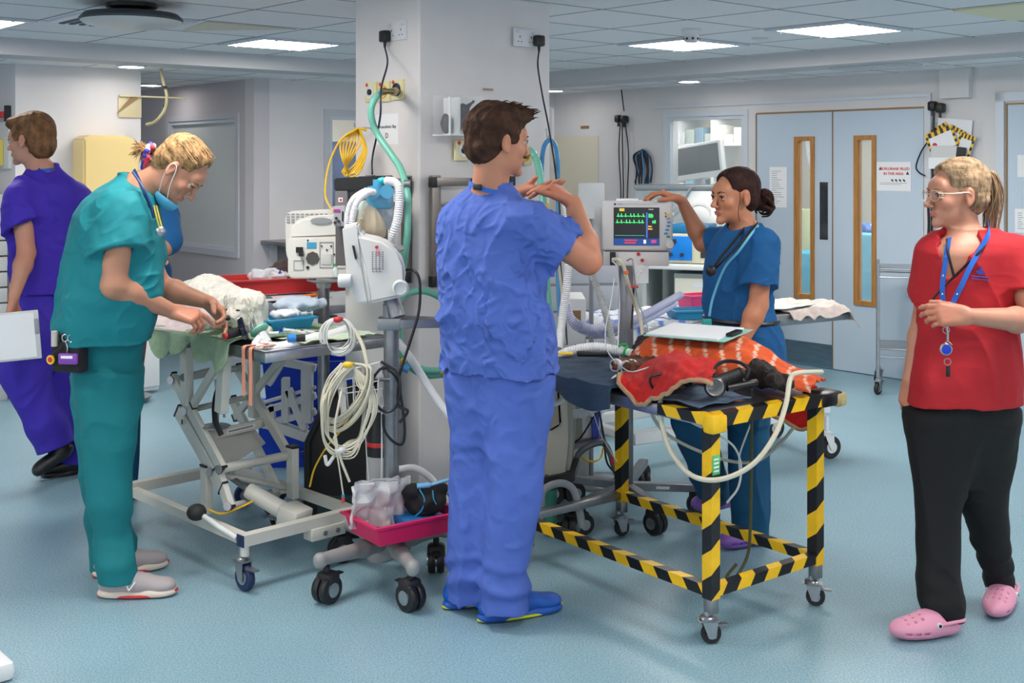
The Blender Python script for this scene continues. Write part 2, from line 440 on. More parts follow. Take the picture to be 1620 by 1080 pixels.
def frame_box(mb, w, a0, a1, z0, z1, fw, d0, d1, bottom=True):
    "rectangular frame of width fw outside the hole, from local y d0 to d1"
    old = mb.M; mb.M = w.M
    mb.box((a0-fw, d0, z0-(fw if bottom else 0)), (a0, d1, z1+fw)); mb.box((a1, d0, z0-(fw if bottom else 0)), (a1+fw, d1, z1+fw))
    mb.box((a0, d0, z1), (a1, d1, z1+fw))
    if bottom: mb.box((a0, d0, z0-fw), (a1, d1, z0))
    mb.M = old

mb = MB(RM); mb.box((-9, -9, -.1), (13, 14, 0)); struct(mb, 'floor', M_floor)
# main ceiling with its joints, bulkhead, lowered ceiling
mb = MB(RM); mb.box((-6, -6, ZC), (6.96, 7.54, ZC+.1)); ce = struct(mb, 'ceiling', M_ceil)
mb = MB(RM)
x = 4.285-.655*15
while x < 6.96:
    if x > -6: mb.box((x-.005, -6, ZC-.0012), (x+.005, 7.54, ZC+.002))
    x += .655
y = 4.19-.58*17
while y < 7.54:
    if y > -6: mb.box((-6, y-.005, ZC-.0012), (6.96, y+.005, ZC+.002))
    y += .58
struct(mb, 'ceiling_joint', M_gridl, ce)
mb = MB(RM); mb.box((6.96, -6, ZL), (7.3, 7.84, ZC+.1)); mb.box((-6, 7.54, ZL), (6.96, 7.84, ZC+.1)); struct(mb, 'trim_1', M_soff)
mb = MB(RM); mb.box((7.3, -6, ZL), (8.1, 14, ZL+.1)); mb.box((-6, 7.84, ZL), (7.3, 14, ZL+.1)); lc = struct(mb, 'ceiling_lowered', M_ceil)
mb = MB(RM)
for y in np.arange(-5.5, 13, .6): mb.box((7.3 if y < 7.84 else -6, y, ZL-.001), (7.92, y+.008, ZL+.002))
for x in np.arange(-5.8, 7.9, .6): mb.box((x, 7.9, ZL-.001), (x+.008, 13, ZL+.002))
mb.box((7.6, -6, ZL-.001), (7.608, 7.84, ZL+.002)); struct(mb, 'ceiling_joint', M_gridl, lc)
# walls
wn = rect(WR, 1056, 184, 1177, 372)                 # store room window
dl = WR.sz(1197, 400)[0]; dm = WR.sz(1317.5, 400)[0]; dr = WR.sz(1462, 400)[0]; DH = 2.0
d3 = WR.sz(1592, 400)[0]
mb = MB(); WR.holed(mb, -3.14, 5.0, 0, 2.5, .14, [wn, (dl, dr, 0, DH), (d3, d3+.95, 0, DH)])
struct(mb, 'wall_right', M_wall)
wb = rect(WB, 521, 184, 575, 420)
mb = MB(); WB.holed(mb, 0, 3.265, 0, 2.5, .14, [(wb[0], wb[0]+.62, wb[2], wb[3])]); struct(mb, 'wall_back', M_wall)
wl = rect(WL, 268, 188, 374, 393)
wl = (wl[0], wl[1], WL.sz(374, 398)[1], WL.sz(374, 187)[1])
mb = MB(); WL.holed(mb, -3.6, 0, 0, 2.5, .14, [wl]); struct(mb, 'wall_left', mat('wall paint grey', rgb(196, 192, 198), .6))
mb = MB(RM); mb.box((2.753, 8.17, 0), (3.63, 10.6, 2.5)); mb.box((-6, 11.6, 0), (2.753, 11.8, 2.5)); struct(mb, 'wall_front', M_wall)
mb = MB(RM); mb.box((2.6, 12.9, 0), (4.9, 13.0, 2.5)); struct(mb, 'wall_end', M_wall)
# pillar
mb = MB(RM); mb.rbox((3.18, 4.245, 0), (3.977, 4.753, ZC+.05), .008, 2); pil = struct(mb, 'pillar', mat('pillar paint', rgb(224, 220, 220), .55, var=.03, fine=5))
mb = MB(RM); mb.box((3.172, 4.237, 0), (3.985, 4.761, .1)); struct(mb, 'skirting', M_teal, pil)
mb = MB(RM); mb.box((3.174, 4.239, .1), (3.983, 4.759, .112)); struct(mb, 'skirting_bead', M_trim, pil)
mb = MB(RM)
for a, z in ((-.30, 1.93), (-.1, 1.42)): pass
mb.M = PL.M; mb.box((-.10, -.0025, 1.345), (-.055, 0, 1.43)); struct(mb, 'glue_mark', mat('old glue', rgb(216, 206, 194), .8), pil)
mb = MB(PR.M); mb.box((.36, -.002, 1.935), (.42, 0, 1.945)); mb.box((.29, -.002, 1.79), (.305, 0, 1.83)); struct(mb, 'paint_chip', mat('bare plaster', rgb(170, 146, 132), .9), pil)
# skirtings
mb = MB(WR.M); mb.box((-3.14, -.012, 0), (dl-.08, 0, .1)); mb.box((dr+.02, -.012, 0), (d3-.06, 0, .1)); struct(mb, 'baseboard_right', M_teal)
mb = MB(WB.M); mb.box((0, -.012, 0), (3.2, 0, .1)); struct(mb, 'baseboard_back', M_teal)
# ---- windows
def window(n, w, r, fw, parentmat, pane, rev=.1):
    mb = MB(); frame_box(mb, w, *r, fw, -.012, .0); o = struct(mb, f'window_{n}', parentmat)
    mb = MB(); frame_box(mb, w, r[0]+.03, r[1]-.03, r[2]+.03, r[3]-.03, .03, .0, .05); mb.build('window_frame', M_trim, o, False)
    mb = MB(w.M); mb.box((r[0]+.03, .028, r[2]+.03), (r[1]-.03, .033, r[3]-.03)); mb.build('pane', pane, o, False); return o
window(1, WL, wl, .05, mat('frame grey', rgb(196, 198, 206), .4), M_frost)
w2 = window(2, WR, wn, .045, M_trim, M_glass)
w3 = window(3, WB, (wb[0], wb[0]+.62, wb[2], wb[3]), .055, mat('frame grey', rgb(196, 198, 206), .4), M_glass)
# long architrave over window and doors
mb = MB(WR.M); t0 = WR.sz(1036, 200)[0]; t1 = WR.sz(1474, 200)[0]
mb.box((t0, -.016, 2.075), (t1, 0, 2.10)); mb.box((t1-.03, -.016, 0), (t1, 0, 2.075)); struct(mb, 'trim_2', M_trim)
# ---- doors
def leaf(n, a0, a1, panel, kick, plate):
    mb = MB(); WR.holed(mb, a0+.004, a1-.004, .008, DH-.008, .044, [(panel[0]+.02, panel[1]-.02, panel[2]+.02, panel[3]-.02)]); o = struct(mb, f'door_{n}', M_door)
    mb = MB(); frame_box(mb, WR, panel[0]+.035, panel[1]-.035, panel[2]+.035, panel[3]-.035, .035, -.012, .05); mb.build('vision_panel_frame', M_wood, o, False)
    mb = MB(WR.M); mb.box((panel[0]+.03, .02, panel[2]+.03), (panel[1]-.03, .026, panel[3]-.03)); mb.build('vision_panel_glass', M_glass, o, False)
    if kick:
        mb = MB(WR.M); mb.box((a0+.01, -.003, .012), (a1-.006, 0, .19)); mb.build('kick_plate', M_navyv, o, False)
    if plate:
        a, b, z0, z1 = rect(WR, *plate); mb = MB(WR.M); mb.rbox((a, -.003, z0), (b, 0, z1), .0014); mb.build('push_plate', mat('polished plate', rgb(120, 118, 122), .15, metal=1, var=.3, fine=4), o, False)
    return o
dA = leaf(1, dl, dm, rect(WR, 1257, 216, 1289, 472), True, (1297, 288, 1310, 379))
dB = leaf(2, dm, dr, rect(WR, 1351.5, 214, 1386.5, 483.5), False, None)
mb = MB(WR.M); mb.box((dm-.004, -.006, .01), (dm+.004, .0, DH)); mb.build('edge_bead', M_brass, dA, False)
mb = MB(WR.M); mb.box((dl, -.004, DH-.008), (dr, .0, DH+.006)); mb.box((dl-.008, -.004, 0), (dl, 0, DH)); mb.build('top_bead', M_brass, dB, False)
mb = MB(WR.M); mb.box((d3+.01, .0, .008), (d3+.94, .04, DH)); d3o = struct(mb, 'door_3', M_door)
mb = MB(WR.M); mb.box((d3-.004, -.005, 0), (d3+.008, 0, DH+.004)); mb.box((d3, -.005, DH-.006), (d3+.95, 0, DH+.006)); mb.build('edge_bead', M_brass, d3o, False)
mb = MB(WR.M); mb.box((d3-.07, -.018, 0), (d3-.01, 0, DH+.08)); mb.box((d3-.07, -.018, DH+.02), (d3+1, 0, DH+.08)); struct(mb, 'trim_3', M_trim)
mb = MB(WR.M); a, z = WR.sz(1516, 124); mb.box((a-.11, -.06, z-.14), (a+.11, 0, ZL)); struct(mb, 'trim_4', M_wall)
# ---- ceiling lights
def panel_light(x, y, label, lit=True):
    c = RM @ Vector((x, y, ZC)); t = thing('ceiling_light', label, 'ceiling light', c, 'square ceiling light panels')
    mb = MB(RM); hx, hy = .32, .285
    for a in (((-hx, -hy), (hx, -hy+.05)), ((-hx, hy-.05), (hx, hy)), ((-hx, -hy+.05), (-hx+.05, hy-.05)), ((hx-.05, -hy+.05), (hx, hy-.05))):
        mb.box((x+a[0][0], y+a[0][1], ZC-.014), (x+a[1][0], y+a[1][1], ZC-.001))
    mb.build('frame', M_trim, t, False)
    mb = MB(RM); mb.box((x-hx+.05, y-hy+.05, ZC-.008), (x+hx-.05, y+hy-.05, ZC-.002)); mb.build('diffuser', M_lit if lit else M_cream, t, False)
    for sx in (-1, 1):
        for sy in (-1, 1): mb = MB(RM); mb.cyl((x+sx*.2, y+sy*(hy-.025), ZC-.02), (x+sx*.2, y+sy*(hy-.025), ZC-.014), .008, n=8); mb.build('screw', M_grey, t)
panel_light(5.93, 3.9, 'bright square light panel above the grey double doors')
panel_light(5.93, 5.06, 'bright square light panel behind the white smoke detector')
panel_light(3.96, 6.75, 'bright square light panel between the bulkhead and the white pillar')
panel_light(1.99, 6.8, 'bright square light panel cut by the edge near the louvred vent')
for x, y in ((1.99, 3.9), (3.96, 1.6), (5.93, 1.2), (1.99, 1.0), (0, 3.9), (0, .6), (3.96, -1.4), (-2, 2), (-2, 5.2)):
    panel_light(x, y, 'bright square light panel over the open floor in front of the pillar')
c = RM @ Vector((5.93, 2.75, ZC)); mb = MB(RM); mb.box((5.62, 2.48, ZC-.01), (6.24, 3.03, ZC-.001))
tag(mb.build('ceiling_hatch', M_cream, None, False), 'unlit cream panel in the ceiling at the upper right corner', 'ceiling panel')
def downlight(px, py, label, em=True):
    Y = F*(H-ZL)/(py-HZ); p = V(px, py, Y); p.z = ZL
    t = thing('downlight', label, 'downlight', p, 'round downlights in the lowered ceiling')
    mb = MB(Matrix.Translation(p)); mb.lathe([(.1, -.001), (.1, -.012), (.085, -.016), (.08, -.006)]); mb.build('rim', M_white, t)
    mb = MB(Matrix.Translation(p)); mb.lathe([(.08, -.013), (.04, -.016), (1e-4, -.017)]); mb.build('diffuser', M_lit2, t)
downlight(208, 103, 'round downlight above the cream towel dispenser')
downlight(1090, 127, 'round downlight above the store room window')
downlight(876, 142, 'round downlight just right of the white pillar')
downlight(238, 133, 'dim round downlight down the passage beside the grey framed window')
for x, y in ((7.6, 4.2), (7.6, 2.5), (7.6, .8)):
    p = RM @ Vector((x, y, ZL)); t = thing('downlight', 'round downlight in the lowered ceiling near the doors', 'downlight', p, 'round downlights in the lowered ceiling')
    mb = MB(Matrix.Translation(p)); mb.lathe([(.1, -.001), (.1, -.012), (.085, -.016), (.08, -.006)]); mb.build('rim', M_white, t)
# smoke detector, sensor, vents
def onceil(px, py, z=ZC): Y = F*(H-z)/(py-HZ); p = V(px, py, Y); p.z = z; return p
p = onceil(1094, 46); t = thing('smoke_detector', 'white smoke detector hanging below the ceiling by a light panel', 'smoke detector', p)
mb = MB(Matrix.Translation(p)); mb.lathe([(.055, 0), (.06, -.012), (.052, -.03), (.04, -.034), (.04, -.045)]); mb.build('base', M_white, t)
mb = MB(Matrix.Translation(p)); mb.lathe([(.04, -.045), (.046, -.05), (.044, -.07), (.03, -.078), (1e-4, -.08)]); mb.build('sensor_head', M_offw, t)
mb = MB(Matrix.Translation(p))
for k in range(8): a = k*PI/4; mb.cbox((.043*math.cos(a), .043*math.sin(a), -.058), (.012, .012, .012))
mb.build('slot', M_black, t)
p = onceil(1202, 60); mb = MB(Matrix.Translation(p)); mb.lathe([(.05, 0), (.05, -.008), (.02, -.014), (1e-4, -.014)])
tag(mb.build('ceiling_sensor', M_offw), 'small flat round sensor on the ceiling right of the smoke detector', 'sensor')
p = onceil(1384, 104, ZL); t = thing('ceiling_vent', 'pale rectangular vent in the lowered ceiling above the double doors', 'vent', p)
mb = MB(frame(p, math.atan2(.66, .7512))); mb.box((-.1, -.3, -.012), (.1, .3, -.001)); mb.build('frame', M_offw, t, False)
mb = MB(frame(p, math.atan2(.66, .7512)))
for k in range(5): mb.box((-.08+k*.036, -.28, -.018), (-.06+k*.036, .28, -.012))
mb.build('slat', M_trim, t, False)
p = onceil(150, 28); t = thing('ceiling_vent', 'louvred ceiling vent beside the round black and white ceiling fan unit', 'vent', p)
Mv = RM @ Matrix.Translation((2.5, 6.0, ZC)); x0, y0 = 2.36, 5.95
mb = MB(RM); mb.box((x0, y0, ZC-.012), (x0+.6, y0+.56, ZC-.001)); mb.build('frame', M_trim, t, False)
mb = MB(RM)
for k in range(9): mb.box((x0+.05+k*.055, y0+.04, ZC-.018), (x0+.075+k*.055, y0+.52, ZC-.012))
mb.build('slat', mat('vent blue grey', rgb(84, 92, 106), .7), t, False)  # slats in a plain dark blue-grey
p = onceil(208, 6); t = thing('ceiling_fan_unit', 'round black and white domed unit hanging under the ceiling at the top left', 'ceiling unit', p)
mb = MB(Matrix.Translation(p)); mb.lathe([(.12, 0), (.12, -.02), (.07, -.03), (.07, -.05)]); mb.build('mount', M_black, t)
mb = MB(Matrix.Translation(p)); mb.lathe([(.09, -.035), (.22, -.05), (.245, -.075), (.24, -.085)], 32); mb.build('housing', mat('charcoal plastic', rgb(60, 64, 74), .5), t)
mb = MB(Matrix.Translation(p)); mb.lathe([(.24, -.083), (.22, -.10), (.12, -.118), (1e-4, -.122)], 32); mb.build('dome', M_offw, t)
mb = MB(RM); x0, y0 = 3.02, 5.95; mb.add([(x0, y0, ZC-.003), (x0+.56, y0, ZC-.003), (x0+.3, y0+.5, ZC-.003)], [(0, 2, 1)])
mb = MB(RM); mb.prism([(x0, y0), (x0+.56, y0), (x0+.1, y0+.5)], ZC-.006, ZC-.001); tag(mb.build('ceiling_panel', mat('beige panel', rgb(214, 204, 186), .6), None, False), 'beige triangular panel on the ceiling right of the domed unit', 'ceiling panel')
# ---- rooms beyond
mb = MB(WR.M); mb.box((-3.1, 3.2, 0), (4.2, 3.3, 2.5)); mb.box((-3.1, .14, 0), (-3.0, 3.2, 2.5)); mb.box((4.1, .14, 0), (4.2, 3.2, 2.5)); struct(mb, 'wall_beyond', M_wallin)
mb = MB(WR.M); mb.box((-3.1, .14, 2.5), (4.2, 3.3, 2.6)); struct(mb, 'ceiling_beyond', M_wallin)
for a, b in ((-1.7, .8), (dl+.4, 1.4), (1.4, 1.6)):
    p = WR.M @ Vector((a, b, 2.49)); t = thing('ceiling_light', 'unseen light panel added in the room beyond the double doors', 'ceiling light', p, 'added light panels in the rooms beyond')
    mb = MB(WR.M); mb.box((a-.25, b-.5, 2.47), (a+.25, b+.5, 2.49)); mb.build('frame', M_trim, t, False)
    mb = MB(WR.M); mb.box((a-.22, b-.47, 2.462), (a+.22, b+.47, 2.47)); mb.build('diffuser', mat('added diffuser far', (1, .98, .93), .4, emit=20), t, False)  # unseen glowing panels added so the room behind the doors shows bright
mb = MB(WB.M); mb.box((.16, 2.2, 0), (3.4, 2.3, 2.5)); mb.box((.16, .14, 0), (.2, 2.2, 2.5)); mb.box((2.6, .14, 0), (2.7, 2.2, 2.5)); struct(mb, 'wall_far', M_wallin)
p = WB.M @ Vector((1.2, 1.2, 2.26)); t = thing('ceiling_light', 'unseen light panel added in the far room behind the pillar', 'ceiling light', p, 'added light panels in the rooms beyond')
mb = MB(WB.M); mb.box((.9, .9, 2.24), (1.5, 1.5, 2.262)); mb.build('diffuser', mat('added diffuser far', (1, .98, .93), .4, emit=20), t, False)  # unseen glowing panel added to brighten the far room
# ================================================================== PEOPLE
Z = Vector((0, 0, 1))
def rows(R, Y, ang=0., q=.7, dY=0.):
    "silhouette rows (py, left px, right px[, Y]) to loft keys; q = depth / width of the section"
    K = []
    for r in R:
        y = (r[3] if len(r) > 3 else Y); z = H-(r[0]-HZ)*y/F; x0 = (r[1]-810)*y/F; x1 = (r[2]-810)*y/F
        c, s = math.cos(ang), math.sin(ang); w = (x1-x0)/2/math.sqrt(c*c+(q*s)**2)
        K.append((z, (x0+x1)/2, y, w, w*q, ang))
    return K
def grow(K, g, gz=0.): return [(k[0]+gz, k[1], k[2], max(.01, k[3]+g), max(.01, k[4]+g), k[5]) for k in K]
def hframe(c, f, u):
    f = Vector(f).normalized(); u = Vector(u); u = (u-f*u.dot(f)).normalized(); r = f.cross(u)
    c = Vector(c)
    def P(x, y, z): return c+r*x+f*y+u*z
    P.ax = (r, f, u); P.c = c; return P
def head(P, neck, s=1., fem=False, nr=.050):
    ax = P.ax; e = lambda c, r, **k: EL(P(*[v*s for v in c]), [v*s for v in r], ax, **k)
    jw = .9 if fem else 1.
    L = [e((0, -.018, .040), (.075, .096, .082), k=.02), e((0, .030, -.02), (.062*jw, .060, .080), k=.03),
         e((0, .038, -.072), (.044*jw, .046, .034), k=.03), e((0, .080, -.100), (.018, .016, .015), k=.022), e((0, .076, .032), (.050, .020, .030), k=.02),
         e((0, .085, .018), (.040, .010, .008), k=.012)]
    for q in (-1, 1):
        L += [e((q*.033, .104, .002), (.017, .016, .011), k=.012, neg=True), e((q*.040, .064, -.026), (.018, .018, .018), k=.02),
              e((q*.032, .0875, .0105), (.0165, .0095, .0052), k=.005),
              e((q*.032, .0855, -.0085), (.015, .0095, .0042), k=.005)]
    L += [RC(P(0, .093*s, .006*s), P(0, .112*s, -.030*s), .0075*s, .0105*s, k=.012), e((0, .116, -.034), (.010, .010, .008), k=.006),
          e((-.012, .103, -.038), (.007, .009, .006), k=.006), e((.012, .103, -.038), (.007, .009, .006), k=.006),
          e((0, .0915, -.061), (.021, .011, .0050), k=.006), e((0, .0915, -.070), (.017, .010, .0055), k=.005), e((0, .106, -.0655), (.022, .006, .0012), k=.003, neg=True)]
    for q in (-1, 1):
        L += [e((q*.076, -.006, -.004), (.009, .017, .031), k=.008), e((q*.084, -.002, .0), (.004, .009, .018), k=.004, neg=True), e((q*.078, .0, -.030), (.006, .008, .009), k=.006)]
    n = Vector(neck); top = P(0, -.022*s, -.045*s)
    L += [RC(top, n, nr, nr*1.08, k=.025), RC(P(0, .004*s, -.080*s), n+P.ax[1]*.015, nr*.62, nr*.8, k=.03)]
    return L
def facebits(P, par, iris, brow, s=1., lip=None, fem=False):
    r, f, u = P.ax
    for q in (-1, 1):
        c = P(q*.032*s, .0805*s, .002*s); mb = MB(); mb.sph(c, .0125*s, 10)
        e = mb.build('eye', mat('eye white', rgb(176, 166, 160), .3), par)
        g = (f*1.0+u*-.02).normalized(); mb = MB(look(c+g*.0088*s, g, u))
        mb.M = mb.M @ Matrix.Rotation(PI/2, 4, 'Y'); mb.lathe([(.0075*s, 0), (.0070*s, .0026*s), (.004*s, .0042*s), (1e-5, .0046*s)], 14)
        mb.build('iris', mat(iris[0], iris[1], .1), e)
        mb = MB(); mb.tube([P(q*.013*s, .0985*s, .018*s), P(q*.030*s, .0975*s, .0240*s), P(q*.048*s, .083*s, .020*s)], lambda t: .0026*s*(1-.7*abs(t-.3)), n=6)
        mb.build('eyebrow', brow, par)
        mb = MB(); mb.tube([P(q*.019*s, .0925*s, .004*s), P(q*.032*s, .0965*s, .0075*s), P(q*.046*s, .086*s, .003*s)], (.0018 if fem else .0012)*s, n=5)
        mb.build('eyelashes', mat('lash', rgb(40, 28, 24), .7), par)
def hand(W_, d, n, right=True, s=1., curl=((.3, .3, .2),)*4, thumb=(.7, .6, .35), tc=.25, spread=.06, part=0):
    W_ = Vector(W_); d = Vector(d).normalized(); n = Vector(n); n = (n-d*n.dot(d)).normalized(); t = d.cross(n) if right else n.cross(d)
    L = []; base = ((.088, .028), (.093, .009), (.089, -.010), (.081, -.028)); seg = ((.042, .025, .020), (.046, .029, .021), (.042, .027, .020), (.033, .021, .018))
    for i, (b, sg, cu) in enumerate(zip(base, seg, curl)):
        kn = W_+d*b[0]*s+t*b[1]*s; st = W_+d*.008*s+t*b[1]*.55*s
        L.append(RC(st, kn, .0155*s, .0115*s, k=.012, part=part))
        L.append(RC(st-n*-.006*s, kn+n*.003*s, .012*s, .0105*s, k=.012))
        a = 0; p = kn; dd = (d+t*spread*(1.5-i)).normalized()
        rr = (.0092, .0098, .0092, .0080)[i]*s
        for j in range(3):
            a += cu[j]; v = dd*math.cos(a)+n*math.sin(a); p2 = p+v*sg[j]*s
            L.append(RC(p, p2, rr*(1-.08*j), rr*(.93-.08*j), k=.005)); p = p2
    b = W_+d*.022*s+t*.018*s; v = (t*thumb[0]+d*thumb[1]+n*thumb[2]).normalized(); p1 = b+v*.045*s
    L.append(RC(b, p1, .017*s, .0125*s, k=.014))
    v2 = (v+d*tc+n*tc*.6-t*tc*.5).normalized(); p2 = p1+v2*.034*s; v3 = (v2+d*tc+n*tc*.6-t*tc*.6).normalized(); p3 = p2+v3*.028*s
    L += [RC(p1, p2, .0118*s, .0105*s, k=.006), RC(p2, p3, .0105*s, .0085*s, k=.006)]
    return L
def arm(sh, el, wr, r=(.052, .043, .038, .027), s=1.):
    sh, el, wr = Vector(sh), Vector(el), Vector(wr); m = el+(wr-el)*.28
    return [RC(sh, el, r[0]*s, r[1]*s*.93, k=.02), RC(el, m, r[1]*s*.92, r[2]*1.1*s, k=.02), RC(m, wr, r[2]*1.08*s, r[3]*s, k=.02)]
def folds(seed, amp=.005, a=7., st=(1, 1, .45), fine=0.):
    st = np.array(st)
    def f(p):
        w = noise(p*st, 2.6, seed+9)[..., None]*.25; n = noise((p+w)*st, a, seed, 2); r = (1-np.abs(n))**3
        d = -amp*(r*1.6-.6)
        if fine: d = d-fine*(1-np.abs(noise((p+w)*np.array((1, 1, 1.4)), a*3.1, seed+4)))**4
        return d
    return f
def hemfold(z0, amp=.006, fr=42., seed=1, h=.2):
    def f(p): return -amp*np.clip(1-np.abs(p[..., 2]-z0-h*.5)/(h*.5), 0, 1)*np.sin(p[..., 2]*fr*2+5*noise(p, 6, seed))
    return f
def addf(*fs): return lambda p: sum(f(p) for f in fs)
def skinmat(name, c): return mat(name, c, .5, var=.06, fine=16, bump=[('noise', 220, .12, .002)])
def scrub(name, c, cre=.35, sc=14): return mat(name, c, .8, var=.08, fine=5, bump=[('crease', sc, cre, .03), ('noise', 400, .25, .001)])
def hairmat(name, c, var=.35): return mat(name, c, .45, var=var, fine=30, stretch=(3, 3, .8), bump=[('noise', 120, .6, .004)])
def lipcol(P, skin, lip, s=1., blush=None):
    ax = np.array([A(v) for v in P.ax]); c = A(P.c)
    def f(v):
        q = (v-c) @ ax.T/s; C = np.tile(np.array(skin), (len(v), 1))
        m = np.sqrt((q[:, 0]/.024)**2+((q[:, 1]-.099)/.016)**2+((q[:, 2]+.0655)/.0105)**2); w = np.clip((1.25-m)/.35, 0, 1)[:, None]
        C = C*(1-w)+np.array(lip)*w
        for sx in (-1, 1):
            d = np.sqrt(((q[:, 0]-sx*.045)/.03)**2+((q[:, 1]-.07)/.03)**2+((q[:, 2]+.03)/.025)**2); w = (np.clip(1-d, 0, 1)*.35)[:, None]
            C = C*(1-w)+np.array(skin)*np.array((1.05, .72, .68))*w
            d = np.sqrt(((q[:, 0]-sx*.08)/.02)**2+((q[:, 1]+.005)/.03)**2+((q[:, 2])/.04)**2); w = (np.clip(1.2-d, 0, 1)*.4)[:, None]
            C = C*(1-w)+np.array(skin)*np.array((1.05, .7, .62))*w
        return C
    return f
def handred(cs, skin, base, r=.12):
    def f(v):
        C = base(v)
        for c in cs:
            w = (np.clip(1-np.linalg.norm(v-A(c), axis=1)/r, 0, 1)*.75)[:, None]; C = C*(1-w)+C*np.array((1.03, .72, .64))*w
        return C
    return f
def shoe(par, heel, toe, name, upper, sole, s=1., lift=0., zt=0., extra=None):
    "trainer from heel to toe ground points"
    h, t = Vector(heel), Vector(toe); L = (t-h).length; f = (t-h).normalized(); M_ = look(h, f, Z)
    ax = [M_.to_3x3().col[i] for i in range(3)]; q = lambda x, y, z: M_ @ Vector((x*L, y, z))
    e = lambda c, r, **k: EL(q(*c), (r[0]*L, r[1], r[2]), ax, **k)
    up = [e((.20, 0, .045), (.20, .036, .042), k=.02), e((.50, 0, .042), (.30, .042, .036), k=.03), e((.80, 0, .034), (.19, .045, .028), k=.02), RC(q(.22, 0, .05), q(.20, 0, .10), .034, .036, k=.03),
          RC(q(.35, 0, .06), q(.55, 0, .045), .030, .026, k=.03), BX(q(.5, 0, -.05), (L, .2, .062), ax, k=.004, neg=True)]
    u_ = sdf_mesh('upper', up, upper, par, res=.0035)
    so = [e((.20, 0, .012), (.21, .040, .022), k=.02), e((.50, 0, .010), (.32, .042, .018), k=.03), e((.79, 0, .012), (.215, .048, .020), k=.03), BX(q(.5, 0, -.05), (L, .2, .0505), ax, k=.004, neg=True)]
    sdf_mesh('sole', so, sole[0], par, res=.0035, mif=None if len(sole) == 1 else (lambda c: (np.array([(M_.inverted() @ Vector(x)).z for x in c]) < .009).astype(int)) if False else None)
    mb = MB(M_); pts = []
    for i in range(33):
        a = 2*PI*i/32; x = .5+.5*math.cos(a); y = .041*math.sin(a)*(1+.18*(x-.3)); pts.append((x*L*1.0, y, .0065+.010*max(0, x-.82)*5))
    mb.tube(pts, .0055, n=6, smooth=False); mb.build('outsole', sole[-1], par)
    mb = MB(M_)
    for i in range(5):
        x = .40+.055*i; z = .083-.024*i/4*1.0; w = .022; mb.tube([(x*L, -w, z-.010), (x*L, 0, z+.003), ((x+.03)*L, w, z-.010)], .0028, n=6)
    mb.build('laces', extra or M_paper, par); return M_, L
def clog(par, heel, toe, m, strap=True):
    h, t = Vector(heel), Vector(toe); L = (t-h).length; f = (t-h).normalized(); M_ = look(h, f, Z); ax = [M_.to_3x3().col[i] for i in range(3)]
    q = lambda x, y, z: M_ @ Vector((x*L, y, z)); e = lambda c, r, **k: EL(q(*c), (r[0]*L, r[1], r[2]), ax, **k)
    pr = [e((.24, 0, .030), (.25, .040, .034), k=.02), e((.66, 0, .032), (.36, .053, .038), k=.03), e((.48, 0, .045), (.2, .045, .042), k=.03),
          RC(q(.2, 0, .055), q(.16, 0, .2), .034, .04, k=.008, neg=True), BX(q(.5, 0, -.05), (L, .2, .0505), ax, k=.004, neg=True)]
    for x in (.62, .72, .82):
        for y in (-.026, -.008, .010, .028): pr.append(RC(q(x, y*1.05, .055), q(x, y*1.05, .1), .0042, k=.001, neg=True))
    for x in (.60, .72, .84):
        for sy in (-1, 1): pr.append(BX(q(x, sy*.056*(1-.3*max(0, x-.7)*3), .026), (.011, .014, .0045), ax, r=.002, k=.001, neg=True))
    o = sdf_mesh('clog', pr, m, par, res=.003)
    if strap:
        mb = MB(M_); mb.tube([(.42*L, -.045, .05), (.2*L, -.044, .054), (.0, -.026, .050), (-.02*L, 0, .050), (.0, .026, .050), (.2*L, .044, .054), (.42*L, .045, .05)], .006, n=8)
        mb.build('strap', m, o)
        mb = MB(M_)
        for sy in (-1, 1): mb.cyl((.42*L, sy*.044, .05), (.42*L, sy*.054, .05), .009, n=14)
        mb.build('rivet', M_white, o)
        mb = MB(M_)
        for sy in (-1, 1): mb.cyl((.42*L, sy*.052, .05), (.42*L, sy*.0552, .05), .006, n=12)
        mb.build('rivet_mark', M_black, o)
def strap(par, pts, w, m, name='lanyard', nrm=None, th=.0012):
    P = smoothpath(pts, 8); mb = MB(); N = len(P)
    def fn(u, v):
        i = min(N-1, int(round(u*(N-1)))); t = (P[min(i+1, N-1)]-P[max(i-1, 0)]).normalized(); n = Vector(nrm(P[i]) if nrm else (0, -1, 0)); s = t.cross(n).normalized(); return P[i]+s*w*(v-.5)
    mb.grid(fn, N-1, 2, th); return mb.build(name, m, par)

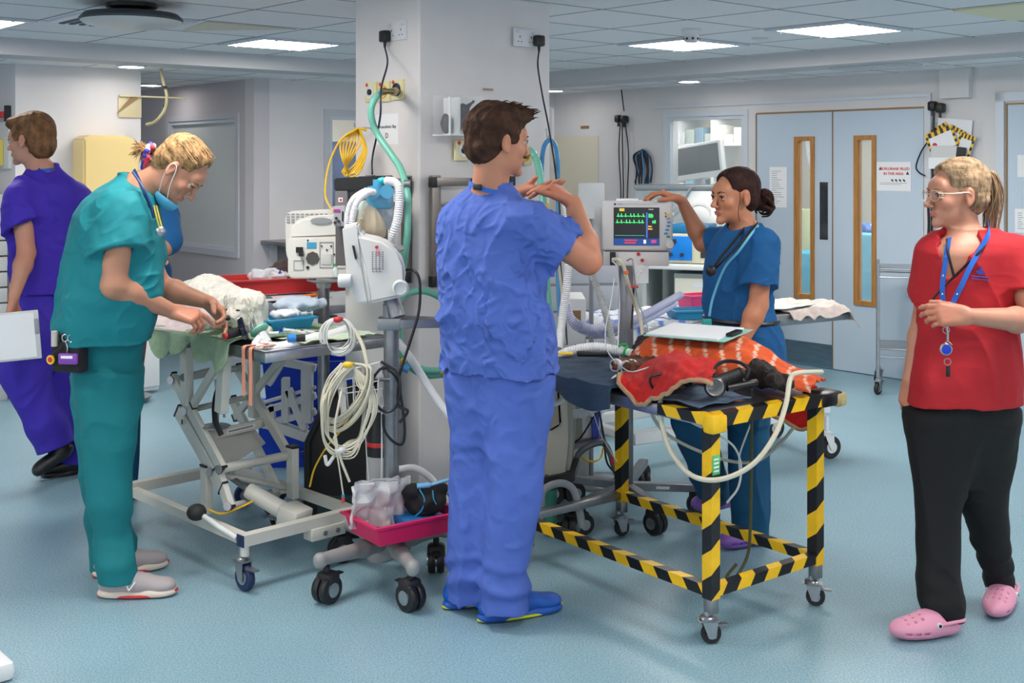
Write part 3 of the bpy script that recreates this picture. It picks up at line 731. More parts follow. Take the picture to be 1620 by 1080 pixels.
# ---------------------------------------------------------------- person in blue scrubs, centre, seen from behind
SK1 = rgb(192, 132, 104)
def blue_man():
    t = thing('person', 'man in crumpled mid-blue scrubs seen from behind, hands raised to the monitor, blue trainers', 'person', G(790, 985))
    ang = -math.radians(35); Y = 4.22
    tor = rows([(583, 708, 873, 4.26), (550, 705, 872, 4.25), (500, 700, 862), (450, 697, 855), (400, 694, 850), (365, 694, 846), (340, 699, 838), (322, 712, 828), (305, 738, 812), (292, 752, 800)], Y, ang, .62)
    shR, elR, wrR = V(836, 352, 4.10), V(930, 412, 4.12), V(908, 322, 4.28)
    shL, elL, wrL = V(728, 350, 4.36), V(790, 400, 4.62), V(812, 306, 4.52)
    P = hframe(V(788, 224, 4.18), (.88, .44, -.05), (.08, 0, 1)); neck = V(772, 303, 4.20)
    body = head(P, neck, 1.04, nr=.056)+[LF(grow(tor, -.018), k=.03)]
    body += arm(shR, elR, wrR, (.058, .050, .047, .030))+arm(shL, elL, wrL, (.058, .050, .047, .030))
    body += hand(wrR, (-.62, .28, .52), (-.55, .25, -.75), True, 1.06, ((.9, .25, .1), (.75, .3, .1), (.65, .3, .15), (.55, .3, .2)), thumb=(.5, .8, .25))
    body += hand(wrL, (.93, -.22, .16), (0, .15, 1), False, 1.06, ((.08, .1, .05), (.1, .12, .06), (.12, .14, .08), (.15, .2, .1)), thumb=(-.6, .7, .3), spread=.02)
    for hp, kn, an in ((V(745, 610, 4.32), V(750, 760, 4.3), V(725, 915, 4.26)), (V(832, 610, 4.2), V(822, 760, 4.15), V(795, 930, 4.13))):
        body += [RC(hp, kn, .08, .055, k=.03), RC(kn, an, .052, .038, k=.02), RC(an, an-Z*.06, .038, .034)]
    b = sdf_mesh('body', body, mat('skin fair warm', SK1, .5, attr=True, var=.05, fine=18, bump=[('noise', 220, .1, .002)]), t, res=.0036, colf=handred([wrR+Vector((-.07, 0, .05)), wrL+Vector((.09, 0, 0)), elR], SK1, lipcol(P, SK1, rgb(170, 100, 90), 1.04)))
    facebits(P, b, ('iris brown', rgb(70, 45, 30)), mat('brow dark', rgb(60, 40, 30), .8), 1.04)
    # hair: short, dark brown, tousled at the front
    s = 1.04; e = lambda c, r, **k: EL(P(*[v*s for v in c]), [v*s for v in r], P.ax, **k)
    hp = [e((0, -.020, .050), (.083, .106, .088), k=.02), e((0, -.055, -.010), (.074, .064, .072), k=.02), e((0, .050, .092), (.058, .056, .036), k=.02), e((0, .090, .098), (.045, .030, .022), k=.02),
          e((0, .085, -.02), (.09, .062, .078), k=.012, neg=True)]
    for q in (-1, 1): hp += [e((q*.078, .004, -.004), (.03, .024, .034), k=.006, neg=True), e((q*.072, .022, .025), (.010, .02, .03), k=.01)]
    R3 = np.array([A(v) for v in P.ax])
    def hd(p):
        q = (p-A(P.c)) @ R3.T; return -.008*(1-np.abs(noise(q, (34, 15, 20), 3, 2)))**2+.004-.003*noise(q, (70, 34, 40), 8)
    hm = mat('hair dark brown', rgb(66, 44, 34), .5, var=.5, fine=34, stretch=(1, .5, .8), bump=[('noise', 130, .7, .005)])
    h = sdf_mesh('hair', hp, hm, t, res=.0032, disp=hd)
    mb = MB(); rnd = random.Random(4)
    for i in range(150):
        x = rnd.uniform(-.05, .05); y = rnd.uniform(.0, .105); z = .128-.25*max(0, y-.03)**1.2*2+rnd.uniform(-.012, .004)-abs(x)*.25; L = rnd.uniform(.018, .034)
        a = P(x*s, y*s, z*s); mb.tube([a, P(x*s+rnd.uniform(-.008, .008), (y+L*.6)*s, (z+L*.35)*s), P(x*s+rnd.uniform(-.014, .014), (y+L*1.15)*s, (z+L*rnd.uniform(.1, .6))*s)], lambda t_: .0030*(1-t_)+.0006, n=5, k=3)
    mb.build('tousled_tufts', hm, h)
    # scrub top
    sc = scrub('blue scrub cotton', rgb(76, 104, 188), .8, 16)
    u = (elR-shR).normalized()
    top = [RC(shR, shR+(elR-shR)*.70, .078, .090, k=.05), RC(shL, shL+(elL-shL)*.6, .078, .086, k=.05),
           RC(shR+(elR-shR)*.45, shR+(elR-shR)*.9, .062, .076, k=.004, neg=True), CUT(shR+(elR-shR)*.64, u, .16), LF(grow(tor, .006), k=.05), EL(neck+Vector((0, 0, .02)), (.068, .068, .05), k=.008, neg=True)]
    tp = sdf_mesh('scrub_top', top, sc, t, res=.0045, disp=folds(11, .009, 6, (1, 1, .8), .007))
    mb = MB(); a = [V(872, 583, 4.12), V(869, 560, 4.10), V(868, 530, 4.08)]
    pk = rows([(572, 866, 884, 4.20), (540, 862, 884, 4.2), (500, 858, 878, 4.2), (478, 858, 870, 4.2)], 4.2, 0, .9)
    sdf_mesh('side_pocket', [LF(pk, k=.01)], sc, tp, res=.005, disp=folds(5, .006, 9))
    tr = scrub('blue scrub trousers', rgb(72, 100, 184), .6, 12)
    pel = rows([(560, 712, 868, 4.27), (600, 712, 868, 4.27), (640, 716, 866, 4.27), (668, 726, 856, 4.27), (690, 745, 840, 4.26)], 4.27, ang, .66)
    l1 = rows([(600, 712, 800, 4.32), (700, 713, 800, 4.31), (780, 712, 802, 4.3), (850, 706, 802, 4.28), (900, 704, 800, 4.27), (925, 706, 790, 4.27), (947, 706, 784, 4.27)], 4.3, 0, .95)
    l2 = rows([(600, 782, 869, 4.20), (700, 776, 865, 4.18), (780, 772, 860, 4.16), (850, 766, 843, 4.14), (895, 762, 832, 4.12), (925, 760, 835, 4.12), (961, 760, 833, 4.12)], 4.2, 0, .95)
    sdf_mesh('trousers', [LF(pel, k=.03), LF(l1, k=.07, e=2.1), LF(l2, k=.07, e=2.1)], tr, t, res=.0048,
             disp=addf(folds(21, .007, 5, (1, 1, .4), .002), hemfold(.03, .008, 34, 2, .22)))
    blu = mat('shoe blue', rgb(16, 84, 176), .55, var=.12, fine=40, bump=[('noise', 300, .3, .001)]); yl = mat('shoe yellow', rgb(206, 214, 30), .5)
    for n, (h_, t_) in enumerate(((G(757, 985), G(888, 962)), (G(702, 964), V(800, 940, 4.38)))):
        h_, t_ = Vector(h_), Vector(t_); h_.z = t_.z = 0.004
        sh = bpy.data.objects.new('shoe', bpy.data.meshes.new('shoe')); bpy.data.objects.remove(sh)
        shoe(t, h_, t_, 'shoe', blu, (blu, yl), extra=yl)
    # lanyard round the neck
    lm = mat('lanyard blue', rgb(20, 96, 196), .5); r, f, u_ = P.ax; nb = neck+Vector((0, 0, .005))
    ring = []
    for i in range(13):
        a = PI*.5+2*PI*i/12; ring.append(nb+Vector((math.cos(a)*.066, math.sin(a)*.066, .012-.02*math.cos(a-ang))))
    o = strap(t, ring, .016, lm, nrm=lambda p: (p-nb)); 
    mb = MB(look(nb+Vector((-.035, -.062, .012)), (1, -.5, 0), Z)); mb.rbox((-.015, -.006, -.01), (.015, .006, .01), .003); mb.build('clasp', M_black, o)
blue_man()
# ---------------------------------------------------------------- woman in teal scrubs leaning over the dog
def trainer_pair(t, a, b, up, sole, extra=None):
    for h_, t_ in (a, b):
        h_, t_ = Vector(h_), Vector(t_); h_.z = t_.z = .004; shoe(t, h_, t_, 'shoe', up, sole, extra=extra)
def teal_woman():
    t = thing('person', 'woman in teal scrubs bending over the white dog, blonde hair tied up, grey trainers', 'person', G(175, 935))
    Y = 4.47; sk = rgb(190, 134, 108); ang = -math.radians(60)
    tor = rows([(534, 90, 234), (512, 86, 244), (487, 92, 250), (465, 94, 258), (425, 101, 257), (382, 110, 255), (340, 117, 251), (315, 134, 243), (298, 155, 234), (284, 182, 224), (276, 192, 220)], Y, ang, .78)
    shR, elR, wrR = V(190, 345, 4.30), V(180, 452, 4.26), V(272, 492, 4.44)
    shL, elL, wrL = V(205, 352, 4.66), V(255, 455, 4.74), V(330, 478, 4.70)
    P = hframe(V(284, 268, 4.46), (.63, -.05, -.77), (.77, .03, .63)); neck = V(212, 300, 4.46)
    body = head(P, neck, .98, True, nr=.050)+[LF(grow(tor, -.02), k=.03)]
    body += arm(shR, elR, wrR, (.056, .047, .042, .027))+arm(shL, elL, wrL, (.054, .046, .042, .027))
    c = ((.75, .7, .4), (.85, .8, .5), (.9, .9, .5), (.9, .9, .5))
    body += hand(wrR, (.93, .05, -.22), (.15, .5, -.85), True, .98, ((.45, .35, .1),)+c[1:], thumb=(.25, .9, .5), tc=.1)
    body += hand(wrL, (.72, -.45, -.55), (-.35, -.6, -.3), False, .98, ((.5, .7, .4), (.6, .8, .5), (.25, .35, .2), (.15, .3, .2)), thumb=(.5, .7, .5))
    for hp_, kn, an in ((V(182, 560, 4.5), V(175, 740, 4.43), V(184, 912, 4.39)), (V(168, 560, 4.55), V(163, 740, 4.62), V(176, 880, 4.63))):
        body += [RC(hp_, kn, .07, .045, k=.03), RC(kn, an, .043, .032, k=.02)]
    b = sdf_mesh('body', body, mat('skin rosy', sk, .5, attr=True, var=.05, fine=18, bump=[('noise', 220, .1, .002)]), t, res=.0036,
                 colf=handred([wrR+Vector((.09, 0, 0)), wrL+Vector((.08, 0, -.04))], sk, lipcol(P, sk, rgb(184, 108, 100), .98)))
    facebits(P, b, ('iris blue', rgb(70, 90, 110)), mat('brow fair', rgb(130, 96, 66), .8), .98, fem=True)
    hm = mat('hair blonde', rgb(150, 118, 82), .6, var=.7, fine=26, stretch=(2.5, 2.5, 1.2), bump=[('noise', 110, .6, .004)])
    s = .98; e = lambda c, r, **k: EL(P(*[v*s for v in c]), [v*s for v in r], P.ax, **k)
    hp = [e((0, -.020, .050), (.080, .102, .084), k=.02), e((0, -.055, -.005), (.072, .060, .070), k=.02), e((0, .022, .084), (.062, .050, .032), k=.02),
          e((0, .112, .012), (.09, .080, .122), k=.010, neg=True)]
    for q in (-1, 1): hp += [e((q*.080, .0, -.008), (.03, .022, .036), k=.006, neg=True)]
    R3 = np.array([A(v) for v in P.ax]); 
    def hd(p): q = (p-A(P.c)) @ R3.T; return -.0035*np.abs(noise(q, (60, 14, 60), 3, 2))+.001
    h = sdf_mesh('hair', hp, hm, t, res=.0034, disp=hd)
    # messy bun and scrunchie behind the crown
    bc = V(226, 236, 4.46); rnd = random.Random(2); mb = MB()
    for i in range(120):
        d = Vector((rnd.gauss(-.5, .6), rnd.gauss(0, .7), rnd.gauss(.15, .7))).normalized(); L = rnd.uniform(.02, .05)
        mb.tube([bc+Vector((.02, 0, 0)), bc+d*L*.6, bc+d*L+Vector((-.006, 0, rnd.uniform(-.02, .01)))], lambda t_: .0042*(1-t_)+.0005, n=5, k=3)
    for i in range(90):      # strands drawn back to the tie
        a = rnd.uniform(-1.3, 1.3); o = P(math.sin(a)*.082*s, rnd.uniform(-.02, .05)*s, (.05+math.cos(a)*.084)*s)
        m_ = P(math.sin(a)*.07*s, -.07*s, (.045+math.cos(a)*.07)*s); mb.tube([o, m_, bc+Vector((.035, 0, -.005))], .0016, n=4, k=4)
    mb.build('bun', hm, h)
    mb = MB(look(bc+Vector((.026, 0, -.012)), (-1, 0, .3), Z)); rnd = random.Random(5)
    cols = [mat('scrunchie pink', rgb(226, 70, 96), .7), mat('scrunchie blue', rgb(44, 60, 170), .7), mat('scrunchie white', rgb(226, 220, 226), .7)]
    for i in range(40):
        a = 2*PI*i/40; mb.m(i*7 % 3 if i % 4 else 0); r = .026+.004*math.sin(a*9); mb.sph((rnd.uniform(-.006, .006), r*math.cos(a), r*math.sin(a)), .0115, 5)
    mb.m(0); mb.tube([(0, .01, -.03), (.004, .0, -.055), (0, -.006, -.08)], .007); mb.m(1); mb.tube([(.01, 0, -.03), (.012, .0, -.06), (.006, -.004, -.07)], .007)
    mb.build('scrunchie', cols, t)
    # scrub top
    sc = scrub('teal scrub cotton', rgb(0, 122, 132), .6, 9)
    dR = elR-shR
    top = [RC(shR+Vector((.0, .03, .01)), shR+dR*.62, .088, .098, k=.05), RC(shL, shL+(elL-shL)*.5, .075, .085, k=.05),
           RC(shR+dR*.34+Vector((0, .015, 0)), shR+dR*.9, .066, .074, k=.004, neg=True), CUT(shR+dR*.54+Vector((.0, 0, .012)), dR.normalized()+Vector((.25, 0, .05)), .17), LF(grow(tor, .005), k=.05), EL(neck+Vector((.03, 0, .03)), (.075, .065, .055), k=.008, neg=True)]
    tp = sdf_mesh('scrub_top', top, sc, t, res=.0045, disp=folds(31, .008, 5, (1, 1, .7), .003))
    tr = scrub('teal scrub trousers', rgb(0, 116, 124), .5, 8)
    pel = rows([(520, 100, 232), (560, 112, 226), (600, 112, 222), (640, 122, 212), (680, 140, 200)], 4.5, ang, .85)
    l1 = rows([(590, 128, 222, 4.45), (665, 132, 217, 4.44), (702, 134, 217, 4.43), (740, 136, 210, 4.42), (790, 139, 211, 4.41), (847, 146, 207, 4.40), (890, 150, 216, 4.38), (905, 152, 218, 4.38), (921, 155, 217, 4.38)], 4.4, 0, .95)
    l2 = rows([(590, 111, 205, 4.62), (665, 121, 205, 4.62), (727, 127, 200, 4.62), (777, 132, 200, 4.62), (835, 137, 208, 4.63), (864, 141, 213, 4.64), (888, 143, 210, 4.64), (900, 144, 206, 4.64)], 4.6, 0, .95)
    sdf_mesh('trousers', [LF(pel, k=.03), LF(l1, k=.06, e=2.1), LF(l2, k=.05, e=2.1)], tr, t, res=.0048, disp=addf(folds(41, .008, 4.5, (1, 1, .6), .001), hemfold(.04, .006, 20, 6, .4)))
    up = mat('shoe grey knit', rgb(172, 162, 164), .75, bump=[('noise', 300, .5, .001)]); so = mat('shoe sole cream', rgb(222, 206, 194), .6); rd = mat('shoe sole red', rgb(206, 50, 56), .5)
    for h_, t_ in ((G(155, 944), G(280, 940)), (G(147, 914), V(266, 895, 4.72))):
        h_, t_ = Vector(h_), Vector(t_); h_.z = t_.z = .004; M_, L = shoe(t, h_, t_, 'shoe', up, (so, rd), extra=M_paper)
        for sy in (-1, 1):
            mb = MB(M_); y = sy*.0425; a, b_, c_ = (.36*L, y, .028), (.46*L, y*.86, .062), (.40*L, y*1.0, .03)
            mb.bar((.37*L, y*.84, .066), (.425*L, y*1.08, .032), .004, .010, up=(0, 1, 0)); mb.bar((.425*L, y*1.08, .032), (.50*L, y*.90, .060), .004, .013, up=(0, 1, 0))
            mb.build('side_logo', M_paper, t)
    # mask under the chin
    mk = mat('mask blue', rgb(84, 176, 214), .7); s = .98
    pr = [EL(P(0, .056*s, -.106*s), (.052, .052, .036), P.ax, k=.01), EL(P(0, .044, -.082), (.050, .052, .036), P.ax, k=.01, neg=True)]
    mo = sdf_mesh('face_mask', pr, mk, t, res=.003)
    for q in (-1, 1): mb = MB(); mb.tube([P(q*.046, .075, -.104), P(q*.072, .04, -.05), P(q*.082, .006, .012), P(q*.083, -.016, .004), P(q*.074, .0, -.05), P(q*.048, .03, -.105)], .0016, n=6); mb.build('ear_loop', M_white, mo)
    # lanyard and stethoscope round the neck
    lm = mat('lanyard navy', rgb(22, 60, 110), .5)
    strap(t, [V(212, 268, 4.40), V(220, 285, 4.36), V(228, 305, 4.33), V(240, 330, 4.36), V(246, 350, 4.4)], .012, lm)
    ym = mat('stethoscope yellow', rgb(214, 190, 70), .4); mb = MB()
    mb.tube([V(210, 272, 4.36), V(226, 296, 4.32), V(238, 322, 4.32), V(243, 345, 4.33)], .0045); st = mb.build('stethoscope', lm, t)
    mb = MB(); mb.tube([V(243, 325, 4.33), V(248, 345, 4.33), V(253, 362, 4.34), V(256, 368, 4.35)], .003); mb.tube([V(247, 325, 4.34), V(252, 345, 4.34), V(256, 362, 4.34), V(250, 372, 4.34)], .003); mb.build('tubing', ym, st)
    mb = MB(look(V(254, 366, 4.33), (.3, -1, 0), Z)); mb.M = mb.M @ Matrix.Rotation(PI/2, 4, 'Y'); mb.lathe([(.016, 0), (.018, .006), (.012, .012), (1e-4, .014)]); mb.build('chest_piece', M_steel, st)
    # belt pouch with scissors, badge and purple tape
    po = MB(frame(V(115, 560, 4.30), -.35)); po.rbox((-.075, -.025, -.065), (.05, .03, .065), .012)
    pc = po.build('belt_pouch', mat('pouch black', rgb(28, 26, 30), .8), t)
    q = lambda x, y, z: frame(V(115, 560, 4.30), -.35) @ Vector((x, y, z))
    mb = MB(frame(q(.015, -.04, -.01), -.1)); mb.rbox((-.036, -.008, -.02), (.036, .008, .02), .006); mb.build('tape_dispenser', mat('purple plastic', rgb(128, 66, 168), .4), pc)
    mb = MB(frame(q(.015, -.049, -.008), -.1)); mb.rbox((-.022, -.001, .0), (.022, .001, .010), .0008); mb.build('tape_window', M_paper, pc)
    mb = MB()
    for dx in (-.018, .008):
        c_ = q(.01+dx, -.03, .062); mb.tube([c_+Vector((.011*math.cos(a), 0, .013*math.sin(a))) for a in np.linspace(0, 2*PI, 13)], .0024, n=6, smooth=False)
    mb.tube([q(-.006, -.03, .05), q(.004, -.032, .03), q(.0, -.03, .0)], .003); mb.build('scissors', M_steel, pc)
    mb = MB(); mb.cyl(q(-.066, -.034, -.018), q(-.066, -.04, -.018), .017, n=18); mb.build('badge', M_yel, pc)
    mb = MB(); mb.cyl(q(-.066, -.0405, -.018), q(-.066, -.0415, -.018), .010, n=10); mb.build('badge_mark', M_red, pc)
    mb = MB(); mb.cyl(q(-.055, -.03, .03), q(-.055, -.03, .085), .012, n=14); mb.build('tape_roll', mat('tape grey', rgb(190, 186, 178), .6), pc)
    mb = MB(); mb.tube([q(-.02, -.03, .03), q(-.05, -.04, .01), q(-.066, -.036, -.004)], .0022); mb.tube([q(-.035, -.028, .05), q(-.03, -.033, .075), q(-.015, -.03, .07)], .004); mb.build('cord', M_black, pc)
teal_woman()

# ---------------------------------------------------------------- man in purple scrubs walking away at the left
def purple_man():
    t = thing('person', 'man in purple scrubs walking away to the left holding a white clipboard', 'person', G(100, 760))
    Y = 5.95; sk = rgb(190, 136, 114); ang = math.radians(22)
    tor = rows([(466, 31, 106), (430, 24, 108), (400, 25, 112), (370, 28, 117), (340, 26, 124), (315, 24, 128), (295, 28, 124), (280, 38, 108), (266, 46, 92), (258, 50, 88)], Y, ang, .62)
    shL, elL, wrL = V(32, 312, 5.85), V(42, 400, 5.82), V(22, 470, 5.72)
    shR, elR, wrR = V(120, 315, 6.05), V(132, 395, 6.1), V(125, 450, 5.9)
    P = hframe(V(48, 222, 5.93), (-.93, .20, -.05), (0, 0, 1)); neck = V(66, 272, 5.95)
    body = head(P, neck, 1.04, nr=.052)+[LF(grow(tor, -.018), k=.03)]
    body += arm(shL, elL, wrL, (.052, .045, .040, .026))+arm(shR, elR, wrR, (.052, .045, .040, .026))
    body += hand(wrL, (-.12, -.25, -.95), (.95, .1, -.1), False, 1.02, ((.3, .5, .3),)*4, thumb=(.5, .7, .5))+hand(wrR, (-.3, -.2, -.9), (.5, .5, 0), True, 1.)
    for hp_, kn, an in ((V(55, 500, 5.95), V(38, 600, 5.9), V(100, 712, 6.0)), (V(85, 500, 6.0), V(102, 620, 6.05), V(112, 735, 6.1))):
        body += [RC(hp_, kn, .078, .054, k=.03), RC(kn, an, .05, .036, k=.02)]
    b = sdf_mesh('body', body, mat('skin pale', sk, .5, attr=True, var=.05, fine=18, bump=[('noise', 220, .1, .002)]), t, res=.0042, colf=handred([wrL+Vector((0, 0, -.1)), elL], sk, lipcol(P, sk, rgb(180, 110, 104), 1.04)))
    facebits(P, b, ('iris brown', rgb(70, 45, 30)), mat('brow mid', rgb(96, 66, 46), .8), 1.04)
    hm = mat('hair mid brown', rgb(112, 80, 54), .5, var=.5, fine=30, stretch=(1, 1, .8), bump=[('noise', 110, .7, .005)])
    s = 1.04; e = lambda c, r, **k: EL(P(*[v*s for v in c]), [v*s for v in r], P.ax, **k)
    hp = [e((0, -.022, .052), (.085, .106, .088), k=.02), e((0, -.060, -.015), (.076, .064, .080), k=.02), e((0, .050, .086), (.062, .056, .036), k=.02), e((0, .090, .084), (.045, .024, .022), k=.02),
          e((0, .088, -.022), (.09, .062, .080), k=.012, neg=True)]
    for q in (-1, 1): hp += [e((q*.080, .004, -.004), (.03, .024, .034), k=.006, neg=True), e((q*.073, .022, .028), (.010, .022, .034), k=.01)]
    R3 = np.array([A(v) for v in P.ax])
    def hd(p): q = (p-A(P.c)) @ R3.T; return -.008*(1-np.abs(noise(q, (30, 30, 12), 5, 2)))**2+.004
    sdf_mesh('hair', hp, hm, t, res=.004, disp=hd)
    sc = scrub('purple scrub cotton', rgb(58, 34, 168), .6, 9)
    dL = elL-shL
    top = [RC(shL, shL+dL*.62, .076, .098, k=.05), RC(shR, shR+(elR-shR)*.5, .076, .092, k=.05),
           RC(shL+dL*.30, shL+dL*.9, .062, .082, k=.004, neg=True), CUT(shL+dL*.5, dL.normalized()+Vector((.35, 0, .1)), .17), LF(grow(tor, .005), k=.05), EL(neck+Vector((0, 0, .02)), (.070, .068, .05), k=.008, neg=True)]
    sdf_mesh('scrub_top', top, sc, t, res=.0055, disp=folds(51, .009, 5, (1, 1, .6), .002))
    tr = scrub('purple scrub trousers', rgb(58, 38, 170), .4, 8)
    pel = rows([(452, 32, 102), (500, 26, 105), (540, 20, 104), (575, 22, 100)], 5.97, ang, .65)
    body2 = [LF(pel, k=.03), RC(V(52, 530, 5.93), V(38, 592, 5.90), .135, .105, k=.05), RC(V(38, 590, 5.90), V(74, 672, 5.95), .112, .10, k=.03), RC(V(74, 670, 5.95), V(90, 712, 5.98), .100, .095, k=.03),
             RC(V(84, 530, 6.03), V(100, 620, 6.07), .115, .085, k=.04), RC(V(100, 620, 6.07), V(112, 738, 6.1), .085, .085, k=.03)]
    cq = A(V(88, 705, 5.98)); uq = A(Vector((.35, 0, -.94)))
    def clip2(p): near = np.linalg.norm(p-cq, axis=-1) < .2; return np.where(near & (p[..., 1] < 6.045), (p-cq) @ uq-.01, np.maximum(-1., .06-p[..., 2]))
    sdf_mesh('trousers', body2, tr, t, res=.006, disp=folds(61, .010, 5, (1, 1, .5), .001), clip=clip2)
    bl = mat('shoe black', rgb(26, 24, 26), .35)
    h_, t_ = V(119, 712, 6.0), V(56, 756, 5.95); t_.z = .035
    f = (t_-h_).normalized(); up = Vector((0, 0, 1)); up = (up-f*up.dot(f)).normalized(); r_ = f.cross(up); ax = (f, r_, up); L = (t_-h_).length
    q = lambda x, y, z: h_+f*x*L+r_*y+up*z
    pr = [EL(q(.22, 0, .03), (.24*L, .042, .042), ax, k=.02), EL(q(.6, 0, .02), (.38*L, .050, .038), ax, k=.03), EL(q(.85, 0, .012), (.16*L, .046, .028), ax, k=.03), RC(q(.22, 0, .05), q(.16, 0, .11), .036, .038, k=.02),
          BX(q(.5, 0, -.062), (L, .2, .05), ax, k=.004, neg=True)]
    sdf_mesh('shoe', pr, bl, t, res=.005)
    shoe(t, G(142, 757)*Vector((1, 1, 0)) if False else Vector((V(128, 750, 6.12).x, 6.12, .004)), Vector((V(92, 750, 6.02).x-.1, 6.04, .004)), 'shoe', bl, (bl, bl), extra=M_black)
    lm = mat('lanyard blue', rgb(20, 96, 196), .5); nb = neck+Vector((0, 0, .012))
    strap(t, [nb+Vector((math.cos(a)*.064, math.sin(a)*.064, -.008+.010*math.cos(a))) for a in np.linspace(PI*.6, PI*2.6, 13)], .015, lm, nrm=lambda p: p-nb)
    # clipboard held in the left hand
    c = thing('clipboard', 'white clipboard folder held low by the man in purple scrubs', 'clipboard', V(30, 565, 5.72))
    Mx = Matrix.Translation(V(26, 530, 5.60)) @ Matrix.Rotation(.18, 4, 'Z') @ Matrix.Rotation(-.08, 4, 'Y')
    mb = MB(Mx); mb.rbox((-.11, -.004, -.12), (.105, .004, .11), .003); mb.build('board', M_offw, c)
    mb = MB(Mx); mb.box((-.10, -.007, -.11), (.085, -.004, .10)); mb.build('paper', M_paper, c, False)
    mb = MB(Mx); mb.rbox((.085, -.012, .0), (.105, -.003, .07), .003); mb.build('clip', M_grey, c)
purple_man()

# ---------------------------------------------------------------- woman in navy scrubs at the monitor
def navy_woman():
    t = thing('person', 'woman in dark blue scrubs with a dark bun resting one hand on the patient monitor', 'person', G(1180, 862))
    Y = 5.0; sk = rgb(190, 128, 96); ang = math.radians(-52)
    tor = rows([(600, 1116, 1234), (560, 1118, 1233), (535, 1120, 1230), (505, 1122, 1221), (480, 1119, 1213), (450, 1120, 1213), (420, 1124, 1214), (395, 1128, 1216), (375, 1135, 1215), (362, 1146, 1208), (352, 1158, 1200)], Y, ang, .72)
    shR, elR, wrR = V(1150, 380, 5.16), V(1112, 384, 5.24), V(1078, 316, 5.21)
    shL, elL, wrL = V(1206, 385, 4.86), V(1200, 482, 4.84), V(1172, 545, 4.80)
    P = hframe(V(1163, 311, 4.97), (-.90, -.42, -.03), (0, 0, 1)); neck = V(1180, 366, 5.0)
    body = head(P, neck, .98, True, nr=.043)+[LF(grow(tor, -.012), k=.03)]
    body += arm(shR, elR, wrR, (.046, .040, .036, .023))+arm(shL, elL, wrL, (.048, .041, .037, .025))
    body += hand(wrR, (-.90, .0, .34), (.2, 0, -1), True, .96, ((.45, .4, .2), (.5, .4, .2), (.5, .4, .2), (.5, .4, .2)), thumb=(.7, .7, .3))
    body += hand(wrL, (-.5, -.1, -.85), (-.8, 0, .3), False, .95)
    legs = ((V(1150, 610, 4.95), V(1090, 665, 4.9), V(1122, 780, 5.18)), (V(1190, 610, 5.05), V(1188, 740, 5.02), V(1188, 845, 5.0)))
    for hp_, kn, an in legs: body += [RC(hp_, kn, .078, .054, k=.03), RC(kn, an, .052, .034, k=.02)]
    b = sdf_mesh('body', body, mat('skin tan', sk, .5, attr=True, var=.05, fine=18, bump=[('noise', 220, .1, .002)]), t, res=.0036, colf=handred([wrR+Vector((-.08, 0, 0))], sk, lipcol(P, sk, rgb(176, 98, 92), .98)))
    facebits(P, b, ('iris brown', rgb(70, 45, 30)), mat('brow dark', rgb(60, 40, 30), .8), .98, fem=True)
    hm = mat('hair brunette', rgb(52, 32, 28), .42, var=.5, fine=30, stretch=(2, 2, 1), bump=[('noise', 90, .4, .003)])
    s = .98; e = lambda c, r, **k: EL(P(*[v*s for v in c]), [v*s for v in r], P.ax, **k)
    hp = [e((0, -.020, .048), (.080, .102, .082), k=.02), e((0, -.050, -.008), (.072, .062, .066), k=.02), e((0, .022, .082), (.060, .048, .030), k=.02),
          e((0, .110, .006), (.085, .072, .114), k=.010, neg=True)]
    for q in (-1, 1): hp += [e((q*.080, .002, -.004), (.03, .020, .034), k=.006, neg=True)]
    bc = V(1207, 322, 5.03)
    h = sdf_mesh('hair', hp, hm, t, res=.0036, disp=lambda p: -.002*np.abs(noise((p-A(P.c)) @ np.array([A(v) for v in P.ax]).T, (60, 14, 60), 3, 2))+.001)
    mb = MB(); rnd = random.Random(9)
    mb.sph(bc, .033, 10)
    for k in range(9):
        a0 = rnd.uniform(0, 6.28); ax_ = Vector((rnd.gauss(0, 1), rnd.gauss(0, 1), rnd.gauss(0, 1))).normalized(); o = ax_.orthogonal(); w_ = ax_.cross(o)
        mb.tube([bc+(o*math.cos(a0+j*.45)+w_*math.sin(a0+j*.45))*(.034+.006*math.sin(j+k))+ax_*rnd.uniform(-.008, .008) for j in range(12)], lambda t_: .010*math.sin(PI*min(1, max(.05, t_)))**.5, n=6, k=3)
    mb.tube([P(.0, -.09, .0), bc], .022, n=10); mb.build('bun', hm, h)
    for q in (1, -1):
        mb = MB(); mb.tube([P(q*.07, .035, .06), P(q*.077, .030, .0), P(q*.068, .035, -.06), P(q*.070, .03, -.10)], .0014, n=4); mb.build('loose_strand', hm, h)
    sc = scrub('navy scrub cotton', rgb(0, 84, 142), .4, 9)
    dL, dR = elL-shL, elR-shR
    top = [RC(shL, shL+dL*.72, .066, .078, k=.05), RC(shR, shR+dR*.6, .064, .070, k=.04),
           RC(shL+dL*.42, shL+dL*1.0, .052, .064, k=.004, neg=True), CUT(shL+dL*.66, dL, .15), CUT(shR+dR*.62, dR, .12), LF(grow(tor, .004), k=.05), EL(neck+Vector((-.02, -.02, .02)), (.068, .062, .05), k=.008, neg=True)]
    tp = sdf_mesh('scrub_top', top, sc, t, res=.0048, disp=folds(71, .007, 6, (1, 1, .6), .002))
    mb = MB(); K = rows([(505, 1120, 1223)], Y, ang, .72)[0]; pts = []
    for i in range(25):
        a = 2*PI*i/24; x, y = (K[3]+.008)*math.cos(a), (K[4]+.008)*math.sin(a); pts.append((K[1]+x*math.cos(ang)-y*math.sin(ang), K[2]+x*math.sin(ang)+y*math.cos(ang), K[0]))
    mb.tube(pts, .010, n=6, smooth=False); mb.build('belt', M_black, t)
    tr = scrub('navy scrub trousers', rgb(0, 78, 116), .4, 8)
